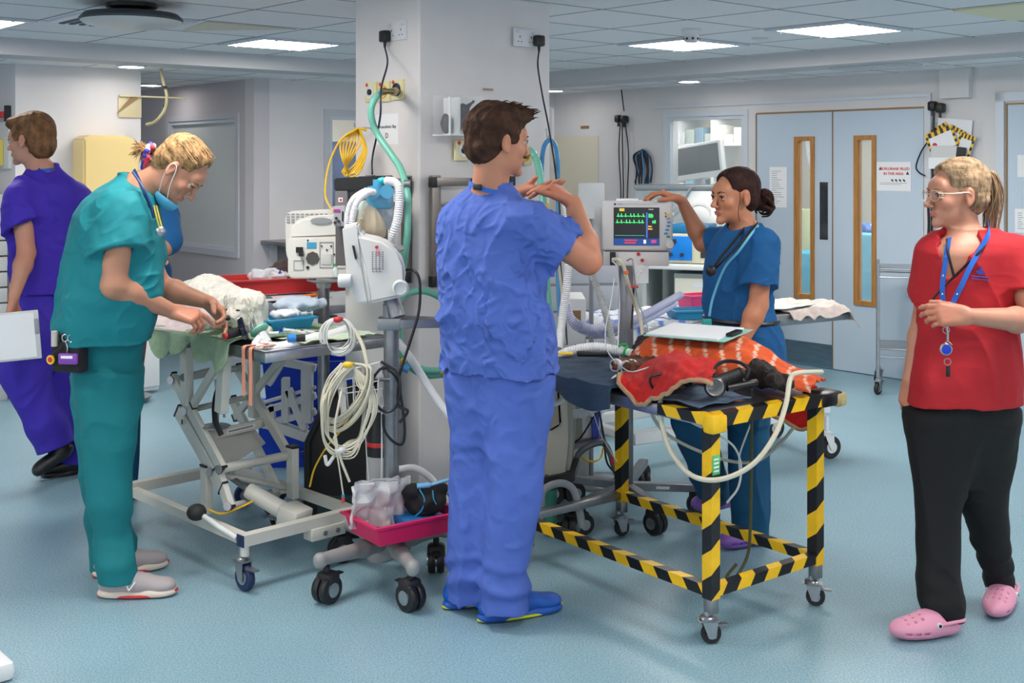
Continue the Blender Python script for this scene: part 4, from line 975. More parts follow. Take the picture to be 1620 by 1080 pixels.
    l2 = rows([(610, 1146, 1222, 5.02), (680, 1150, 1216, 5.02), (740, 1152, 1216, 5.01), (800, 1155, 1216, 5.0), (852, 1158, 1217, 5.0)], 5, 0, .95)
    pel = rows([(590, 1118, 1232), (630, 1126, 1218), (665, 1150, 1206)], 5., ang, .75)
    tro = [LF(pel, k=.03), LF(l2, k=.05, e=2.1), RC(V(1148, 620, 4.97), V(1096, 664, 4.90), .115, .085, k=.05), RC(V(1096, 664, 4.90), V(1128, 776, 5.18), .085, .075, k=.03)]
    sdf_mesh('trousers', tro, tr, t, res=.0055, disp=folds(81, .008, 5, (1, 1, .5), .001))
    pm = mat('clog purple', rgb(132, 92, 178), .5)
    clog(t, Vector((V(1210, 858, 4.98).x, 5.02, .004)), Vector((V(1140, 862, 4.9).x, 4.9, .004)), pm)
    hz = .05; a, b_ = V(1165, 800, 5.25), V(1096, 806, 5.16); a.z = b_.z = .085; clog(t, a, b_, pm, False)
    # stethoscope, lanyard, fob
    bm_ = mat('stethoscope black', rgb(26, 28, 34), .4); mb = MB()
    mb.tube([V(1186, 350, 5.06), V(1197, 352, 4.96), V(1190, 362, 4.86), V(1170, 385, 4.80), V(1148, 408, 4.80), V(1128, 428, 4.84)], .0055)
    mb.tube([V(1186, 350, 5.06), V(1172, 368, 4.88), V(1152, 392, 4.86), V(1136, 412, 4.84), V(1122, 436, 4.86)], .0055); so = mb.build('stethoscope', bm_, t)
    mb = MB(look(V(1125, 428, 4.82), (-.5, -1, 0), Z)); mb.M = mb.M @ Matrix.Rotation(PI/2, 4, 'Y'); mb.lathe([(.02, 0), (.022, .008), (.012, .018), (1e-4, .02)]); mb.build('chest_piece', bm_, so)
    strap(t, [V(1200, 356, 4.9), V(1190, 368, 4.83), V(1168, 398, 4.80), V(1146, 424, 4.83), V(1128, 470, 4.86), V(1122, 500, 4.86)], .010, mat('lanyard pale', rgb(90, 170, 200), .5))
    mb = MB(frame(V(1118, 512, 4.84), .3)); mb.rbox((-.02, -.008, -.03), (.02, .008, .02), .004); mb.build('badge_holder', mat('turquoise', rgb(30, 160, 160), .4), t)
    mb = MB(Matrix.Translation(V(1228, 538, 4.98))); mb.rbox((-.012, -.03, -.02), (.012, .03, .02), .005); mb.build('pager', M_black, t)
navy_woman()

# ---------------------------------------------------------------- woman in red scrub top
def red_woman():
    t = thing('person', 'woman in a red scrub top and black trousers with a blonde ponytail', 'person', G(1510, 1000))
    Y = 4.12; sk = rgb(192, 136, 112); ang = math.radians(14)
    tor = rows([(636, 1440, 1610), (600, 1442, 1611), (550, 1450, 1610), (500, 1461, 1606), (455, 1462, 1606), (420, 1460, 1610), (397, 1462, 1612), (380, 1478, 1600), (370, 1495, 1582), (362, 1500, 1574)], Y, ang, .62)
    shR, elR, wrR = V(1472, 398, 4.16), V(1462, 505, 4.22), V(1440, 600, 4.16)
    shL, elL, wrL = V(1606, 402, 4.10), V(1636, 508, 4.02), V(1532, 500, 3.82)
    P = hframe(V(1514, 308, 4.13), (-.97, -.16, -.02), (.02, 0, 1)); neck = V(1530, 378, 4.14)
    body = head(P, neck, .98, True, nr=.043)+[LF(grow(tor, -.012), k=.03)]
    body += arm(shR, elR, wrR, (.048, .041, .037, .025))+arm(shL, elL, wrL, (.048, .042, .038, .025))
    body += hand(wrR, (-.12, -.1, -1), (.75, .55, 0), True, .94, ((.25, .3, .2), (.3, .35, .2), (.35, .4, .2), (.4, .4, .2)), thumb=(.3, .9, .3))
    body += hand(wrL, (-.93, .1, .05), (.12, .9, -.35), False, .95, ((.45, .55, .3), (.65, .65, .3), (.75, .7, .3), (.8, .7, .3)), thumb=(.45, .8, .45), tc=.15)
    for hp_, kn, an in ((V(1478, 640, 4.16), V(1484, 800, 4.14), V(1490, 960, 4.06)), (V(1565, 640, 4.2), V(1560, 790, 4.24), V(1580, 930, 4.30))):
        body += [RC(hp_, kn, .075, .052, k=.03), RC(kn, an, .05, .034, k=.02)]
    body += [RC(V(1490, 965, 4.06), V(1490, 985, 4.05), .034, .032)]
    b = sdf_mesh('body', body, mat('skin light', sk, .5, attr=True, var=.05, fine=18, bump=[('noise', 220, .1, .002)]), t, res=.0036,
                 colf=handred([wrR+Vector((0, 0, -.09)), wrL+Vector((-.09, 0, 0))], sk, lipcol(P, sk, rgb(184, 114, 104), .98)))
    facebits(P, b, ('iris blue', rgb(70, 90, 110)), mat('brow fair', rgb(130, 96, 66), .8), .98, fem=True)
    hm = mat('hair ash blonde', rgb(146, 122, 96), .6, var=.65, fine=26, stretch=(2.2, 2.2, .7), bump=[('noise', 100, .6, .004)])
    s = .98; e = lambda c, r, **k: EL(P(*[v*s for v in c]), [v*s for v in r], P.ax, **k)
    hp = [e((0, -.020, .050), (.081, .104, .086), k=.02), e((0, -.052, -.008), (.072, .062, .070), k=.02), e((0, .022, .084), (.062, .050, .032), k=.02),
          e((0, .110, .006), (.085, .072, .114), k=.010, neg=True)]
    for q in (-1, 1): hp += [e((q*.080, .0, -.006), (.03, .022, .036), k=.006, neg=True)]
    def hd(p): q = (p-A(P.c)) @ np.array([A(v) for v in P.ax]).T; return -.004*np.abs(noise(q+np.array((0, 0, 0)), (50, 12, 50), 3, 2))+.0015
    h = sdf_mesh('hair', hp, hm, t, res=.0034, disp=hd)
    tie = V(1553, 272, 4.15); rnd = random.Random(3); mb = MB()
    for i in range(70):
        a = rnd.uniform(-1.4, 1.4); o = P(math.sin(a)*.078, rnd.uniform(-.03, .02), .046+math.cos(a)*.080); mb.tube([o, P(math.sin(a)*.055, -.07, .06+math.cos(a)*.055), tie], .0016, n=4, k=4)
    for i in range(170):
        a, b_ = rnd.gauss(0, 1), rnd.gauss(0, 1); e1 = V(1556+22*rnd.random(), 356+rnd.uniform(-14, 14), 4.17)+Vector((0, b_*.014, 0))
        mb.tube([tie, tie+Vector((.035+a*.008, .01+b_*.010, -.005)), (tie+e1)/2+Vector((.030+a*.010, .012+b_*.015, .01)), e1], lambda t_: .0040*(1-t_*.8), n=5, k=4)
    mb.build('ponytail', hm, h)
    mb = MB(look(tie+Vector((.004, 0, 0)), (1, .1, .2), Z))
    for i in range(18):
        a = 2*PI*i/18; mb.sph((0, .016*math.cos(a), .019*math.sin(a)), .0085, 5)
    mb.build('hair_tie', mat('hair tie cream', rgb(222, 206, 190), .7), t)
    # glasses
    gm = mat('spectacle frame', rgb(214, 188, 160), .3, metal=.4); mb = MB()
    for q in (-1, 1):
        pts = [P(q*.033+q*.023*math.cos(a)*1, .106-.010*abs(math.cos(a))*(1 if q*math.cos(a)*q > 0 else .2), .000+.019*math.sin(a)) for a in np.linspace(0, 2*PI, 17)]
        mb.tube(pts, .0015, n=5, smooth=False); mb.tube([P(q*.056, .097, .009), P(q*.074, .050, .008), P(q*.081, .004, .010), P(q*.080, -.012, -.004)], .0017, n=5)
    mb.tube([P(-.011, .108, .004), P(0, .112, .007), P(.011, .108, .004)], .0015, n=5); go = mb.build('glasses', gm, t)
    mb = MB()
    for q in (-1, 1):
        c = P(q*.033, .105, 0); vs = [c]+[P(q*.033+.022*math.cos(a), .105, .018*math.sin(a)) for a in np.linspace(0, 2*PI, 13)[:-1]]
        mb.add(vs, [(0, i+1, (i+1) % 12+1) for i in range(12)])
    mb.build('lens', sheet_plastic('spectacle lens', rgb(235, 240, 242), .10, .03), go)
    # scrub top
    sc = scrub('red scrub cotton', rgb(176, 24, 36), .3, 7)
    dL, dR = elL-shL, elR-shR
    top = [RC(shL, shL+dL*.72, .068, .086, k=.05), RC(shR+Vector((.01, 0, 0)), shR+dR*.72, .064, .072, k=.05),
           RC(shL+dL*.42, shL+dL*1., .054, .074, k=.004, neg=True), RC(shR+dR*.42, shR+dR*1., .050, .060, k=.004, neg=True), CUT(shL+dL*.64, dL.normalized()+Vector((-.35, 0, 0)), .15), CUT(shR+dR*.60, dR, .14),
           LF(grow(tor, .008), k=.05), EL(neck+Vector((-.005, -.01, .035)), (.056, .066, .05), k=.008, neg=True)]
    # V neck: a wedge cut through the cloth at the chest
    vn = [V(1499, 385, 4.0), V(1554, 385, 4.0), V(1509, 438, 3.98)]
    for k in range(-6, 23):
        f_ = max(0, k/22); a = vn[0].lerp(vn[2], f_**.8); b_ = vn[1].lerp(vn[2], f_**.8); m_ = (a+b_)/2+Z*(.008*max(0, -k)); w = (b_-a).length/2
        if w > .003: top.append(EL(m_+Vector((0, .04, 0)), (w+.006, .09, .014), k=.010, neg=True))
    tp = sdf_mesh('scrub_top', top, sc, t, res=.0045, disp=folds(91, .006, 5, (1, 1, .5), .001))
    # black piping along the crossed neckline
    yb = lambda px, py: front(px, py)
    def front(px, py, off=.004):
        z = H-(py-HZ)*4.0/F; g = [np.interp(z, LFt.zs, tt) for tt in LFt.T]
        best = None
        for it in range(40):
            Yk = 3.7+it*.012; p = V(px, py, Yk); x, y = p.x-np.interp(p.z, LFt.zs, LFt.T[0]), p.y-np.interp(p.z, LFt.zs, LFt.T[1]); ca, sa = math.cos(ang), math.sin(ang)
            u_, v_ = (x*ca+y*sa)/(np.interp(p.z, LFt.zs, LFt.T[2])+off), (-x*sa+y*ca)/(np.interp(p.z, LFt.zs, LFt.T[3])+off)
            if abs(u_)**2.4+abs(v_)**2.4 <= 1: return p
        return V(px, py, 3.95)
    LFt = LF(grow(tor, .008)); mb = MB()
    mb.tube([front(1562, 376), front(1556, 392), front(1545, 403), front(1509, 438), front(1485, 462), front(1466, 487)], .0042, n=6, k=4); mb.tube([front(1498, 378), front(1500, 400), front(1509, 436)], .0042, n=6, k=4)
    mb.build('piping', M_black, tp)
    # printed emblem on the chest: small mountain bird shape over two lines
    lg = mat('print blue', rgb(40, 60, 150), .7); c = front(1549, 432, .010); n_ = Vector((.35, -1, .0)).normalized()
    ML = look(c, Vector((1, .32, -.12)), Z); ML = ML @ Matrix.Rotation(PI/2, 4, 'X')
    MLm = Matrix.Translation(n_*.006) @ ML
    mb = MB(MLm); mb.prism([(-.020, .004), (-.012, .010), (-.006, .010), (.0, .026), (.006, .010), (.018, .003), (.008, -.004), (-.004, -.005), (-.014, -.002)], 0, .0015); mb.build('emblem', lg, tp, False)
    mb = MB(MLm)
    for k in range(2): mb.tube([(-.036+.004*j, -.012-.009*k+.0012*math.sin(j*2.1+k), .0012) for j in range(19)], .0016, n=4, k=2)
    mb.build('emblem_script', lg, tp)
    tr = scrub('black trousers', rgb(9, 9, 12), .2, 8)
    pel = rows([(618, 1444, 1602), (660, 1440, 1604), (700, 1456, 1588), (740, 1478, 1568), (765, 1500, 1545)], 4.16, ang, .66)
    l1 = rows([(650, 1439, 1526, 4.14), (720, 1442, 1528, 4.13), (805, 1447, 1520, 4.12), (870, 1450, 1518, 4.10), (930, 1452, 1516, 4.08), (950, 1452, 1522, 4.07), (978, 1464, 1523, 4.06)], 4.1, 0, .95)
    l2 = rows([(650, 1512, 1604, 4.20), (720, 1514, 1602, 4.21), (770, 1514, 1592, 4.22), (805, 1521, 1590, 4.23), (860, 1542, 1594, 4.26), (900, 1556, 1602, 4.29), (920, 1560, 1603, 4.31), (938, 1566, 1602, 4.32)], 4.2, 0, .95)
    sdf_mesh('trousers', [LF(pel, k=.03), LF(l1, k=.05, e=2.1), LF(l2, k=.05, e=2.1)], tr, t, res=.0052, disp=addf(folds(101, .008, 4.5, (1, 1, .5), .001), hemfold(.03, .005, 26, 3, .3)))
    pk = mat('clog pink', rgb(222, 150, 178), .5)
    clog(t, Vector((V(1520, 1000, 4.03).x, 4.04, .004)), Vector((V(1407, 1003, 4.0).x, 3.98, .004)), pk)
    clog(t, Vector((V(1592, 960, 4.40).x, 4.38, .004)), Vector((V(1578, 980, 4.1).x, 4.14, .004)), pk)
    # lanyard, key reel
    lm = mat('lanyard blue', rgb(20, 96, 196), .5)
    nr = lambda p: (p-Vector((V(1530, 400, 4.14).x, 4.16, p.z)))
    lp = [V(1560, 348, 4.19), front(1565, 366, .02), front(1552, 392, .012), front(1536, 420, .014), front(1521, 452, .016), front(1508, 478, .018), front(1502, 494, .03)]
    rp = [V(1502, 376, 4.06), front(1499, 392, .012), front(1495, 420, .014), front(1491, 452, .016), front(1492, 478, .018), front(1495, 494, .03)]
    strap(t, lp, .017, lm, nrm=nr); strap(t, rp, .017, lm, nrm=nr)
    mb = MB()
    for (a, b_) in ((1, 5), (1, 4)): pass
    wp = MB()
    for L_ in (lp, rp):
        for k in range(1, len(L_)-1):
            c = (L_[k]+L_[k+1])/2; n = nr(c).normalized(); wp.add([c+n*.003+Vector((-.003, 0, -.003)), c+n*.003+Vector((.004, 0, 0)), c+n*.003+Vector((-.001, 0, .005))], [(0, 1, 2)])
    wp.build('lanyard_print', M_paper, t)
    yy = 3.86; mb = MB(); mb.tube([V(1497, 516, yy), V(1499, 528, yy), V(1499, 540, yy)], .004); mb.tube([V(1492, 545, yy), V(1499, 540, yy), V(1506, 545, yy)], .0018)
    for k in range(2): c = V(1497+k*2, (522, 572)[k], yy); mb.tube([c+Vector((.011*math.cos(a), 0, .011*math.sin(a))) for a in np.linspace(0, 2*PI, 13)], .0014, n=5, smooth=False)
    ch = mb.build('key_chain', M_steel, t)
    mb = MB(look(V(1496, 552, yy), (0, -1, 0), Z)); mb.M = mb.M @ Matrix.Rotation(PI/2, 4, 'Y'); mb.lathe([(.018, -.004), (.02, 0), (.02, .006), (.017, .009)], 24); mb.build('reel_rim', M_steel, ch)
    mb = MB(look(V(1496, 552, yy), (0, -1, 0), Z)); mb.M = mb.M @ Matrix.Rotation(PI/2, 4, 'Y'); mb.lathe([(.0165, .008), (.014, .013), (1e-4, .014)], 24); mb.build('reel', mat('reel blue', rgb(24, 60, 200), .3), ch)
    mb = MB(frame(V(1500, 586, yy))); mb.rbox((-.006, -.005, -.02), (.006, .005, .014), .002); mb.build('key_fob', M_black, ch)
red_woman()

# ---------------------------------------------------------------- person in dark scrubs mostly hidden behind the woman in teal
def hidden_person():
    t = thing('person', 'person in dark blue scrubs almost hidden behind the woman in teal', 'person', V(190, 790, 5.6))
    Y = 5.6; sk = rgb(190, 134, 108)
    tor = rows([(448, 190, 272), (425, 192, 272), (400, 196, 262), (370, 192, 262), (345, 192, 266), (330, 200, 264), (322, 212, 258), (316, 222, 256)], Y, 0, .62)
    P = hframe(V(278, 276, 5.62), (-.3, .9, -.4), (0, 0, 1)); neck = V(246, 322, 5.62)
    shR, elR, wrR = V(262, 345, 5.56), V(264, 388, 5.45), V(225, 400, 5.3); shL, elL, wrL = V(198, 345, 5.6), V(190, 388, 5.5), V(215, 400, 5.3)
    body = head(P, neck, .95, True, .046)+[LF(grow(tor, -.018), k=.03)]+arm(shR, elR, wrR, (.05, .042, .038, .026))+arm(shL, elL, wrL, (.05, .042, .038, .026))
    body += hand(wrR, (-.9, -.3, 0), (0, 0, -1), True, .95)+hand(wrL, (.9, -.3, 0), (0, 0, -1), False, .95)
    for x in (205, 180): body += [RC(V(x+10, 470, Y), V(x, 620, Y), .075, .05, k=.03), RC(V(x, 620, Y), V(x-8, 780, Y), .05, .034, k=.02)]
    b = sdf_mesh('body', body, mat('skin rosy2', sk, .5), t, res=.006); facebits(P, b, ('iris blue', rgb(70, 90, 110)), mat('brow fair', rgb(130, 96, 66), .8), .95, fem=True)
    sdf_mesh('hair', [EL(P(0, -.02, .05), (.08, .1, .084), P.ax, k=.02), EL(P(0, -.05, -.01), (.072, .06, .075), P.ax, k=.02), EL(P(0, .1, -.03), (.09, .066, .105), P.ax, neg=True)], mat('hair brunette', rgb(52, 32, 28), .32), t, res=.006)
    dR = elR-shR
    sdf_mesh('scrub_top', [LF(grow(tor, .004), k=.03), RC(shR, shR+dR*.8, .066, .078, k=.04), RC(shL, shL+(elL-shL)*.8, .066, .078, k=.04)], mat('navy scrub cotton', rgb(0, 84, 142), .8), t, res=.006, disp=folds(111, .008, 6))
    tr = []
    for x in (203, 180): tr += [LF(rows([(440, x-14, x+50), (520, x-16, x+26), (620, x-20, x+20), (770, x-28, x+14)], Y, 0, .9), k=.04)]
    sdf_mesh('trousers', tr, mat('navy scrub trousers', rgb(0, 78, 116), .8), t, res=.007, disp=folds(112, .008, 5))
    for x in (195, 172):
        p = V(x, 790, Y); p.z = .004; shoe(t, p+Vector((0, .12, 0)), p+Vector((0, -.12, 0)), 'shoe', M_black, (M_black, M_black), extra=M_black)
hidden_person()
# ================================================================== EQUIPMENT HELPERS
def hose(name, pts, r, m, label, cat='hose', corr=0, par=None, group=None, n=10, k=10):
    mb = MB()
    P = smoothpath(pts, k); L = sum((b-a).length for a, b in zip(P, P[1:]))
    if corr:
        N = int(L/corr)*2; d = [0]
        for a, b in zip(P, P[1:]): d.append(d[-1]+(b-a).length)
        Q = []
        for i in range(N+1):
            t = L*i/N; j = min(len(d)-2, max(0, int(np.searchsorted(d, t))-1)); f_ = (t-d[j])/max(1e-9, d[j+1]-d[j]); Q.append(P[j].lerp(P[j+1], f_))
        R_ = lambda t: r*(1.0 if int(round(t*N)) % 2 else .86)
        mb.tube(Q, R_, n=n, smooth=False)
    else: mb.tube(P, r, n=n, smooth=False)
    o = mb.build(name, m, par)
    if par is None: tag(o, label, cat, group)
    return o
def caster(par, p, wr=.05, w=.025, ang=0., stem=.05, wheel=None, fork=None, brake=True, double=False, hub=None):
    "swivel caster on the floor under p=(x,y)"
    M_ = frame((p[0], p[1], 0), ang); fork = fork or M_steel; wheel = wheel or M_rubber
    mb = MB(M_)
    if double:
        for s_ in (-1, 1): mb.M = M_ @ Matrix.Translation((0, s_*w*.62, wr)) @ Matrix.Rotation(PI/2, 4, 'X'); mb.lathe([(wr*.5, -w*.5), (wr*.93, -w*.5), (wr, -w*.3), (wr, w*.3), (wr*.93, w*.5), (wr*.5, w*.5), (1e-4, w*.35)], 24)
    else:
        mb.M = M_ @ Matrix.Translation((0, 0, wr)) @ Matrix.Rotation(PI/2, 4, 'X'); mb.lathe([(wr*.55, -w*.45), (wr*.9, -w*.5), (wr, -w*.25), (wr, w*.25), (wr*.9, w*.5), (wr*.55, w*.45)], 24)
    wh = mb.build('wheel', wheel, par)
    mb = MB(M_ @ Matrix.Translation((0, 0, wr)) @ Matrix.Rotation(PI/2, 4, 'X')); ww = w*(1.3 if double else .58); mb.lathe([(1e-4, -ww), (wr*.5, -ww), (wr*.55, 0), (wr*.5, ww), (1e-4, ww)], 16); mb.build('hub', hub or fork, wh)
    mb = MB(M_)
    if double:
        mb.rbox((-wr*.75, -w*1.25, wr*1.1), (wr*.5, w*1.25, wr*2.2), wr*.3); mb.cyl((.0, 0, wr*2), (.0, 0, wr*2+stem), .012)
    else:
        o = wr*.45
        for s_ in (-1, 1): mb.prism([(0, 0)]*0 or [(-.012, -.012), (.012, -.012), (o+.022, wr+.01), (o-.03, wr+.014)], s_*(w*.5+.006)-.0015, s_*(w*.5+.006)+.0015) if False else mb.add([(-.012, s_*(w*.5+.005), wr-.012), (.012, s_*(w*.5+.005), wr-.012), (o+.02, s_*(w*.5+.005), 2*wr+.012), (o-.035, s_*(w*.5+.005), 2*wr+.012),
                (-.012, s_*(w*.5+.009), wr-.012), (.012, s_*(w*.5+.009), wr-.012), (o+.02, s_*(w*.5+.009), 2*wr+.012), (o-.035, s_*(w*.5+.009), 2*wr+.012)], [(0, 1, 2, 3), (7, 6, 5, 4), (0, 4, 5, 1), (1, 5, 6, 2), (2, 6, 7, 3), (3, 7, 4, 0)])
        mb.box((o-.04, -w*.5-.009, 2*wr+.008), (o+.03, w*.5+.009, 2*wr+.013)); mb.lathe([(.024, 2*wr+.013), (.026, 2*wr+.02), (.02, 2*wr+.026), (.012, 2*wr+.028), (.012, 2*wr+.028+stem)], 16, (o*.9, 0, 0))
    mb.build('fork', M_rubber if double else fork, par)
    if brake:
        mb = MB(M_); mb.prism([(-wr*1.1-.02, -w*.5), (-wr*.3, -w*.5), (-wr*.3, w*.5), (-wr*1.1-.02, w*.5)], 2*wr*.86, 2*wr*.86+.006, .002); mb.build('brake_pedal', M_dsteel if not double else M_rubber, par)
def pxp(pts, Y, dv, rev=False):
    "polygon of outline points at depth Y, extruded by vector dv -> verts, faces"
    a = [V(p[0], p[1], p[2] if len(p) > 2 else Y) for p in pts]; b = [p+Vector(dv) for p in a]; n = len(a)
    return a+b, [tuple(range(n)), tuple(range(2*n-1, n-1, -1))]+[(i, i+n, (i+1) % n+n, (i+1) % n) for i in range(n)]
def slab(name, pts, Y, dv, m, par, bevel=.006, seg=2):
    vs, fs = pxp(pts, Y, dv); bm = bmesh.new(); bv = [bm.verts.new(v) for v in vs]
    for f in fs: bm.faces.new([bv[i] for i in f])
    bmesh.ops.recalc_face_normals(bm, faces=bm.faces[:])
    if bevel: bmesh.ops.bevel(bm, geom=bm.edges[:], offset=bevel, segments=seg, affect='EDGES')
    bm.verts.index_update(); mb = MB(); mb.add([v.co.copy() for v in bm.verts], [[v.index for v in f.verts] for f in bm.faces]); bm.free()
    return mb.build(name, m, par)
def tray(name, M_, L, W_, Hh, m, label, cat, par=None, rim=.012, taper=.88, th=.004, group=None):
    "open tapered tub; local origin at the centre of its base"
    mb = MB(M_); hl, hw = L/2, W_/2; t = taper
    o = [(-hl*t, -hw*t, 0), (hl*t, -hw*t, 0), (hl*t, hw*t, 0), (-hl*t, hw*t, 0)]; u = [(-hl, -hw, Hh), (hl, -hw, Hh), (hl, hw, Hh), (-hl, hw, Hh)]
    r = [(-hl-rim, -hw-rim, Hh), (hl+rim, -hw-rim, Hh), (hl+rim, hw+rim, Hh), (-hl-rim, hw+rim, Hh)]; r2 = [(x, y, z-.008) for x, y, z in r]
    i = [(x-th*(1 if x > 0 else -1), y-th*(1 if y > 0 else -1), z) for x, y, z in u]; ib = [(x-th*(1 if x > 0 else -1), y-th*(1 if y > 0 else -1), th) for x, y, z in o]
    us = [(x, y, z-.008) for x, y, z in u]
    vs = o+us+r2+r+i+ib; fs = [(3, 2, 1, 0)]
    for q in range(5):
        for j in range(4): a = q*4; fs.append((a+j, a+(j+1) % 4, a+4+(j+1) % 4, a+4+j))
    fs.append((20, 21, 22, 23)); mb.add(vs, fs); ob = mb.build(name, m, par, smooth=False)
    if par is None: tag(ob, label, cat, group)
    return ob
def lump(name, c, size, m, label, cat, seed=0, ang=0., amp=.3, res=.005, group=None, par=None):
    M_ = frame(c, ang); ax = [M_.to_3x3().col[i] for i in range(3)]
    o = sdf_mesh(name, [EL(Vector(c)+Vector((0, 0, size[2]*.8)), size, ax), BX(Vector(c)-Vector((0, 0, .2)), (.5, .5, .2), k=.003, neg=True)], m, par, res=res, disp=lambda p: amp*min(size)*(noise(p, .9/min(size), seed, 2)), pad=min(size)*.6)
    if par is None: tag(o, label, cat, group)
    return o
def cloth(name, M_, fn, nu, nv, m, label, cat, th=.004, par=None, group=None):
    mb = MB(M_); mb.grid(fn, nu, nv, th); o = mb.build(name, m, par)
    if par is None: tag(o, label, cat, group)
    return o
M_terry = lambda n, c, attr=False: mat(n, c, .95, var=.12, fine=40, sheen=.06, attr=attr, bump=[('noise', 300, .7, .004), ('noise', 18, .4, .01)])
M_enam = mat('stone enamel', rgb(206, 204, 196), .35, var=.03, fine=6)
M_wcord = mat('cream cord', rgb(206, 200, 180), .45); M_wtube = mat('white cord', rgb(214, 216, 214), .4); M_corr = mat('white corrugated hose', rgb(222, 224, 228), .35)
M_green = mat('green hose', rgb(112, 184, 164), .35); M_cordk = mat('black cord', rgb(22, 22, 30), .4); M_bcord = mat('blue hose', rgb(70, 140, 196), .35)
M_bag = mat('clear polythene', rgb(232, 234, 236), .12, alpha=.55, bump=[('crease', 30, .8, .01)])
# ---------------------------------------------------------------- scissor-lift table with the white dog
T1 = frame((-.93, 4.48, 0), math.radians(44)); t1 = lambda x, y, z: T1 @ Vector((x, y, z)); ZT = .887
def table_one():
    t = thing('operating_table', 'cream scissor-lift operating table with a steel top under the green towel', 'operating table', t1(.3, .6, 0))
    mb = MB(T1); mb.rbox((0, 0, ZT-.045), (.6, 1.35, ZT-.006), .004); mb.box((0, 0, ZT-.006), (.6, .012, ZT)); mb.box((0, 1.338, ZT-.006), (.6, 1.35, ZT)); mb.box((0, .012, ZT-.006), (.012, 1.338, ZT)); mb.box((.588, .012, ZT-.006), (.6, 1.338, ZT)); mb.build('table_top', M_steel, t)
    B = frame((-1.013, 4.43, 0), math.radians(44)); b = lambda x, y, z: B @ Vector((x, y, z)); w = .042
    mb = MB(B)
    mb.bar((0, 0, .19), (.63, 0, .19), w, .042); mb.bar((.05, .02, .175), (.05, .97, .175), .036, .036); mb.bar((.56, .02, .175), (.56, .97, .175), .036, .036); mb.bar((0, .97, .19), (.63, .97, .19), w, .042)
    mb.build('base_frame', M_enam, t)
    mb = MB(B); mb.rbox((-.003, -.023, .168), (.004, .023, .212), .002); mb.build('end_cap', mat('cap blue', rgb(24, 40, 80), .4), t)
    mb = MB(B); mb.rbox((.30, -.030, .125), (.46, .030, .172), .003); o = mb.build('axle_bracket', M_enam, t)
    mb = MB(B)
    for x in (.36, .42): mb.cyl((x, -.031, .148), (x, -.036, .148), .010, n=12)
    mb.build('bolt', M_steel, o)
    for x, y, a in ((.02, .0, 2.4), (.61, .0, 1.2), (.02, .97, 1.9), (.61, .97, .4)):
        p = b(x, y, 0); caster(t, p, .05, .028, a, .06, wheel=mat('wheel blue rubber', rgb(28, 44, 84), .5), brake=(y == 0 and x < .1)); mb = MB(); mb.cyl((p.x, p.y, .13), (p.x, p.y, .18), .016, n=14); mb.build('stem', M_enam, t)
    # scissor planes: near x=.10, far x=.48
    N0, Fa = b(.10, 0, 0), b(.48, 0, 0); dy = (b(0, 1, 0)-b(0, 0, 0))
    n_ = lambda px, py: onp(px, py, N0, dy); f_ = lambda px, py: onp(px, py, Fa, dy)
    xd = (b(1, 0, 0)-b(0, 0, 0)); xt = tuple(xd)
    def armbar(a, c, ww=.05, tt=.022, name='scissor_arm', capped=True):
        mb = MB(); mb.bar(a, c, tt, ww, up=tuple((c-a).cross(xd)), r=.002); o = mb.build(name, M_enam, t)
        if capped:
            u = (c-a).normalized()
            for e, s_ in ((a, -1), (c, 1)): mb = MB(); mb.bar(e+u*s_*.0005, e+u*s_*.008, tt+.002, ww+.002, up=tuple((c-a).cross(xd))); mb.build('end_cap', M_black, o)
        return o
    armbar(n_(274, 596), n_(352, 742), .046); armbar(n_(283, 650), n_(352, 770), .062); armbar(f_(376, 582), f_(459, 722), .046); armbar(f_(368, 632), f_(445, 786), .046)
    armbar(n_(352, 562), n_(306, 640), .034, .02); armbar(f_(446, 566), f_(372, 660), .034, .02)
    armbar(n_(344, 742), n_(364, 802), .044, .024)
    for a, c in ((n_(327, 738), n_(327, 812)), (f_(463, 708), f_(463, 788))):
        mb = MB(); mb.bar(a, c, .046, .034, up=xt, r=.002); mb.build('post', M_enam, t)
        mb = MB(); mb.bar(a+Z*.001, a+Z*.010, .05, .038, up=xt); mb.build('post_cap', M_black, t)
    for a, c in ((n_(295, 560), n_(296, 640)), (n_(356, 556), n_(350, 652)), (f_(402, 558), f_(402, 660))):
        a.z = ZT-.05; mb = MB(); mb.bar(a, c, .05, .036, up=xt, r=.002); mb.build('upper_post', M_enam, t)
    for a, c, r_ in ((n_(276, 600), f_(376, 582), .015), (n_(296, 649), f_(392, 628), .013), (n_(352, 741), f_(457, 720), .019), (n_(338, 748), f_(455, 772), .012), (n_(364, 800), f_(442, 782), .012), (n_(294, 596), f_(354, 580), .014)):
        mb = MB(); mb.cyl(a, c, r_, n=16); mb.build('cross_tube', M_enam, t)
        mb = MB(); d = (c-a).normalized(); mb.cyl(a-d*.02, a-d*.026, .017, n=12); mb.build('pivot_bolt', M_steel, t)
    # panel plate with maker's strip, hydraulic jack, pedals
    q = [n_(318, 690), f_(395, 668), f_(420, 700), n_(352, 742)]
    mb = MB(); mb.add(q+[p+Vector((0, 0, -.004)) for p in q], [(0, 1, 2, 3), (7, 6, 5, 4), (0, 4, 5, 1), (1, 5, 6, 2), (2, 6, 7, 3), (3, 7, 4, 0)]); mb.build('cover_plate', M_enam, t, False)
    a, c = n_(318, 692), f_(418, 668); mb = MB(); mb.bar(a, c, .012, .040, r=.002); o = mb.build('cross_rail', M_enam, t)
    m_ = a.lerp(c, .6)-dy.normalized()*.008; mb = MB(look(m_, c-a, Z)); mb.box((-.09, -.0015, -.008), (.09, .0, .008)); mb.build('rating_label', M_paper, o, False)
    mb = MB(look(m_-dy.normalized()*.0016, c-a, Z))
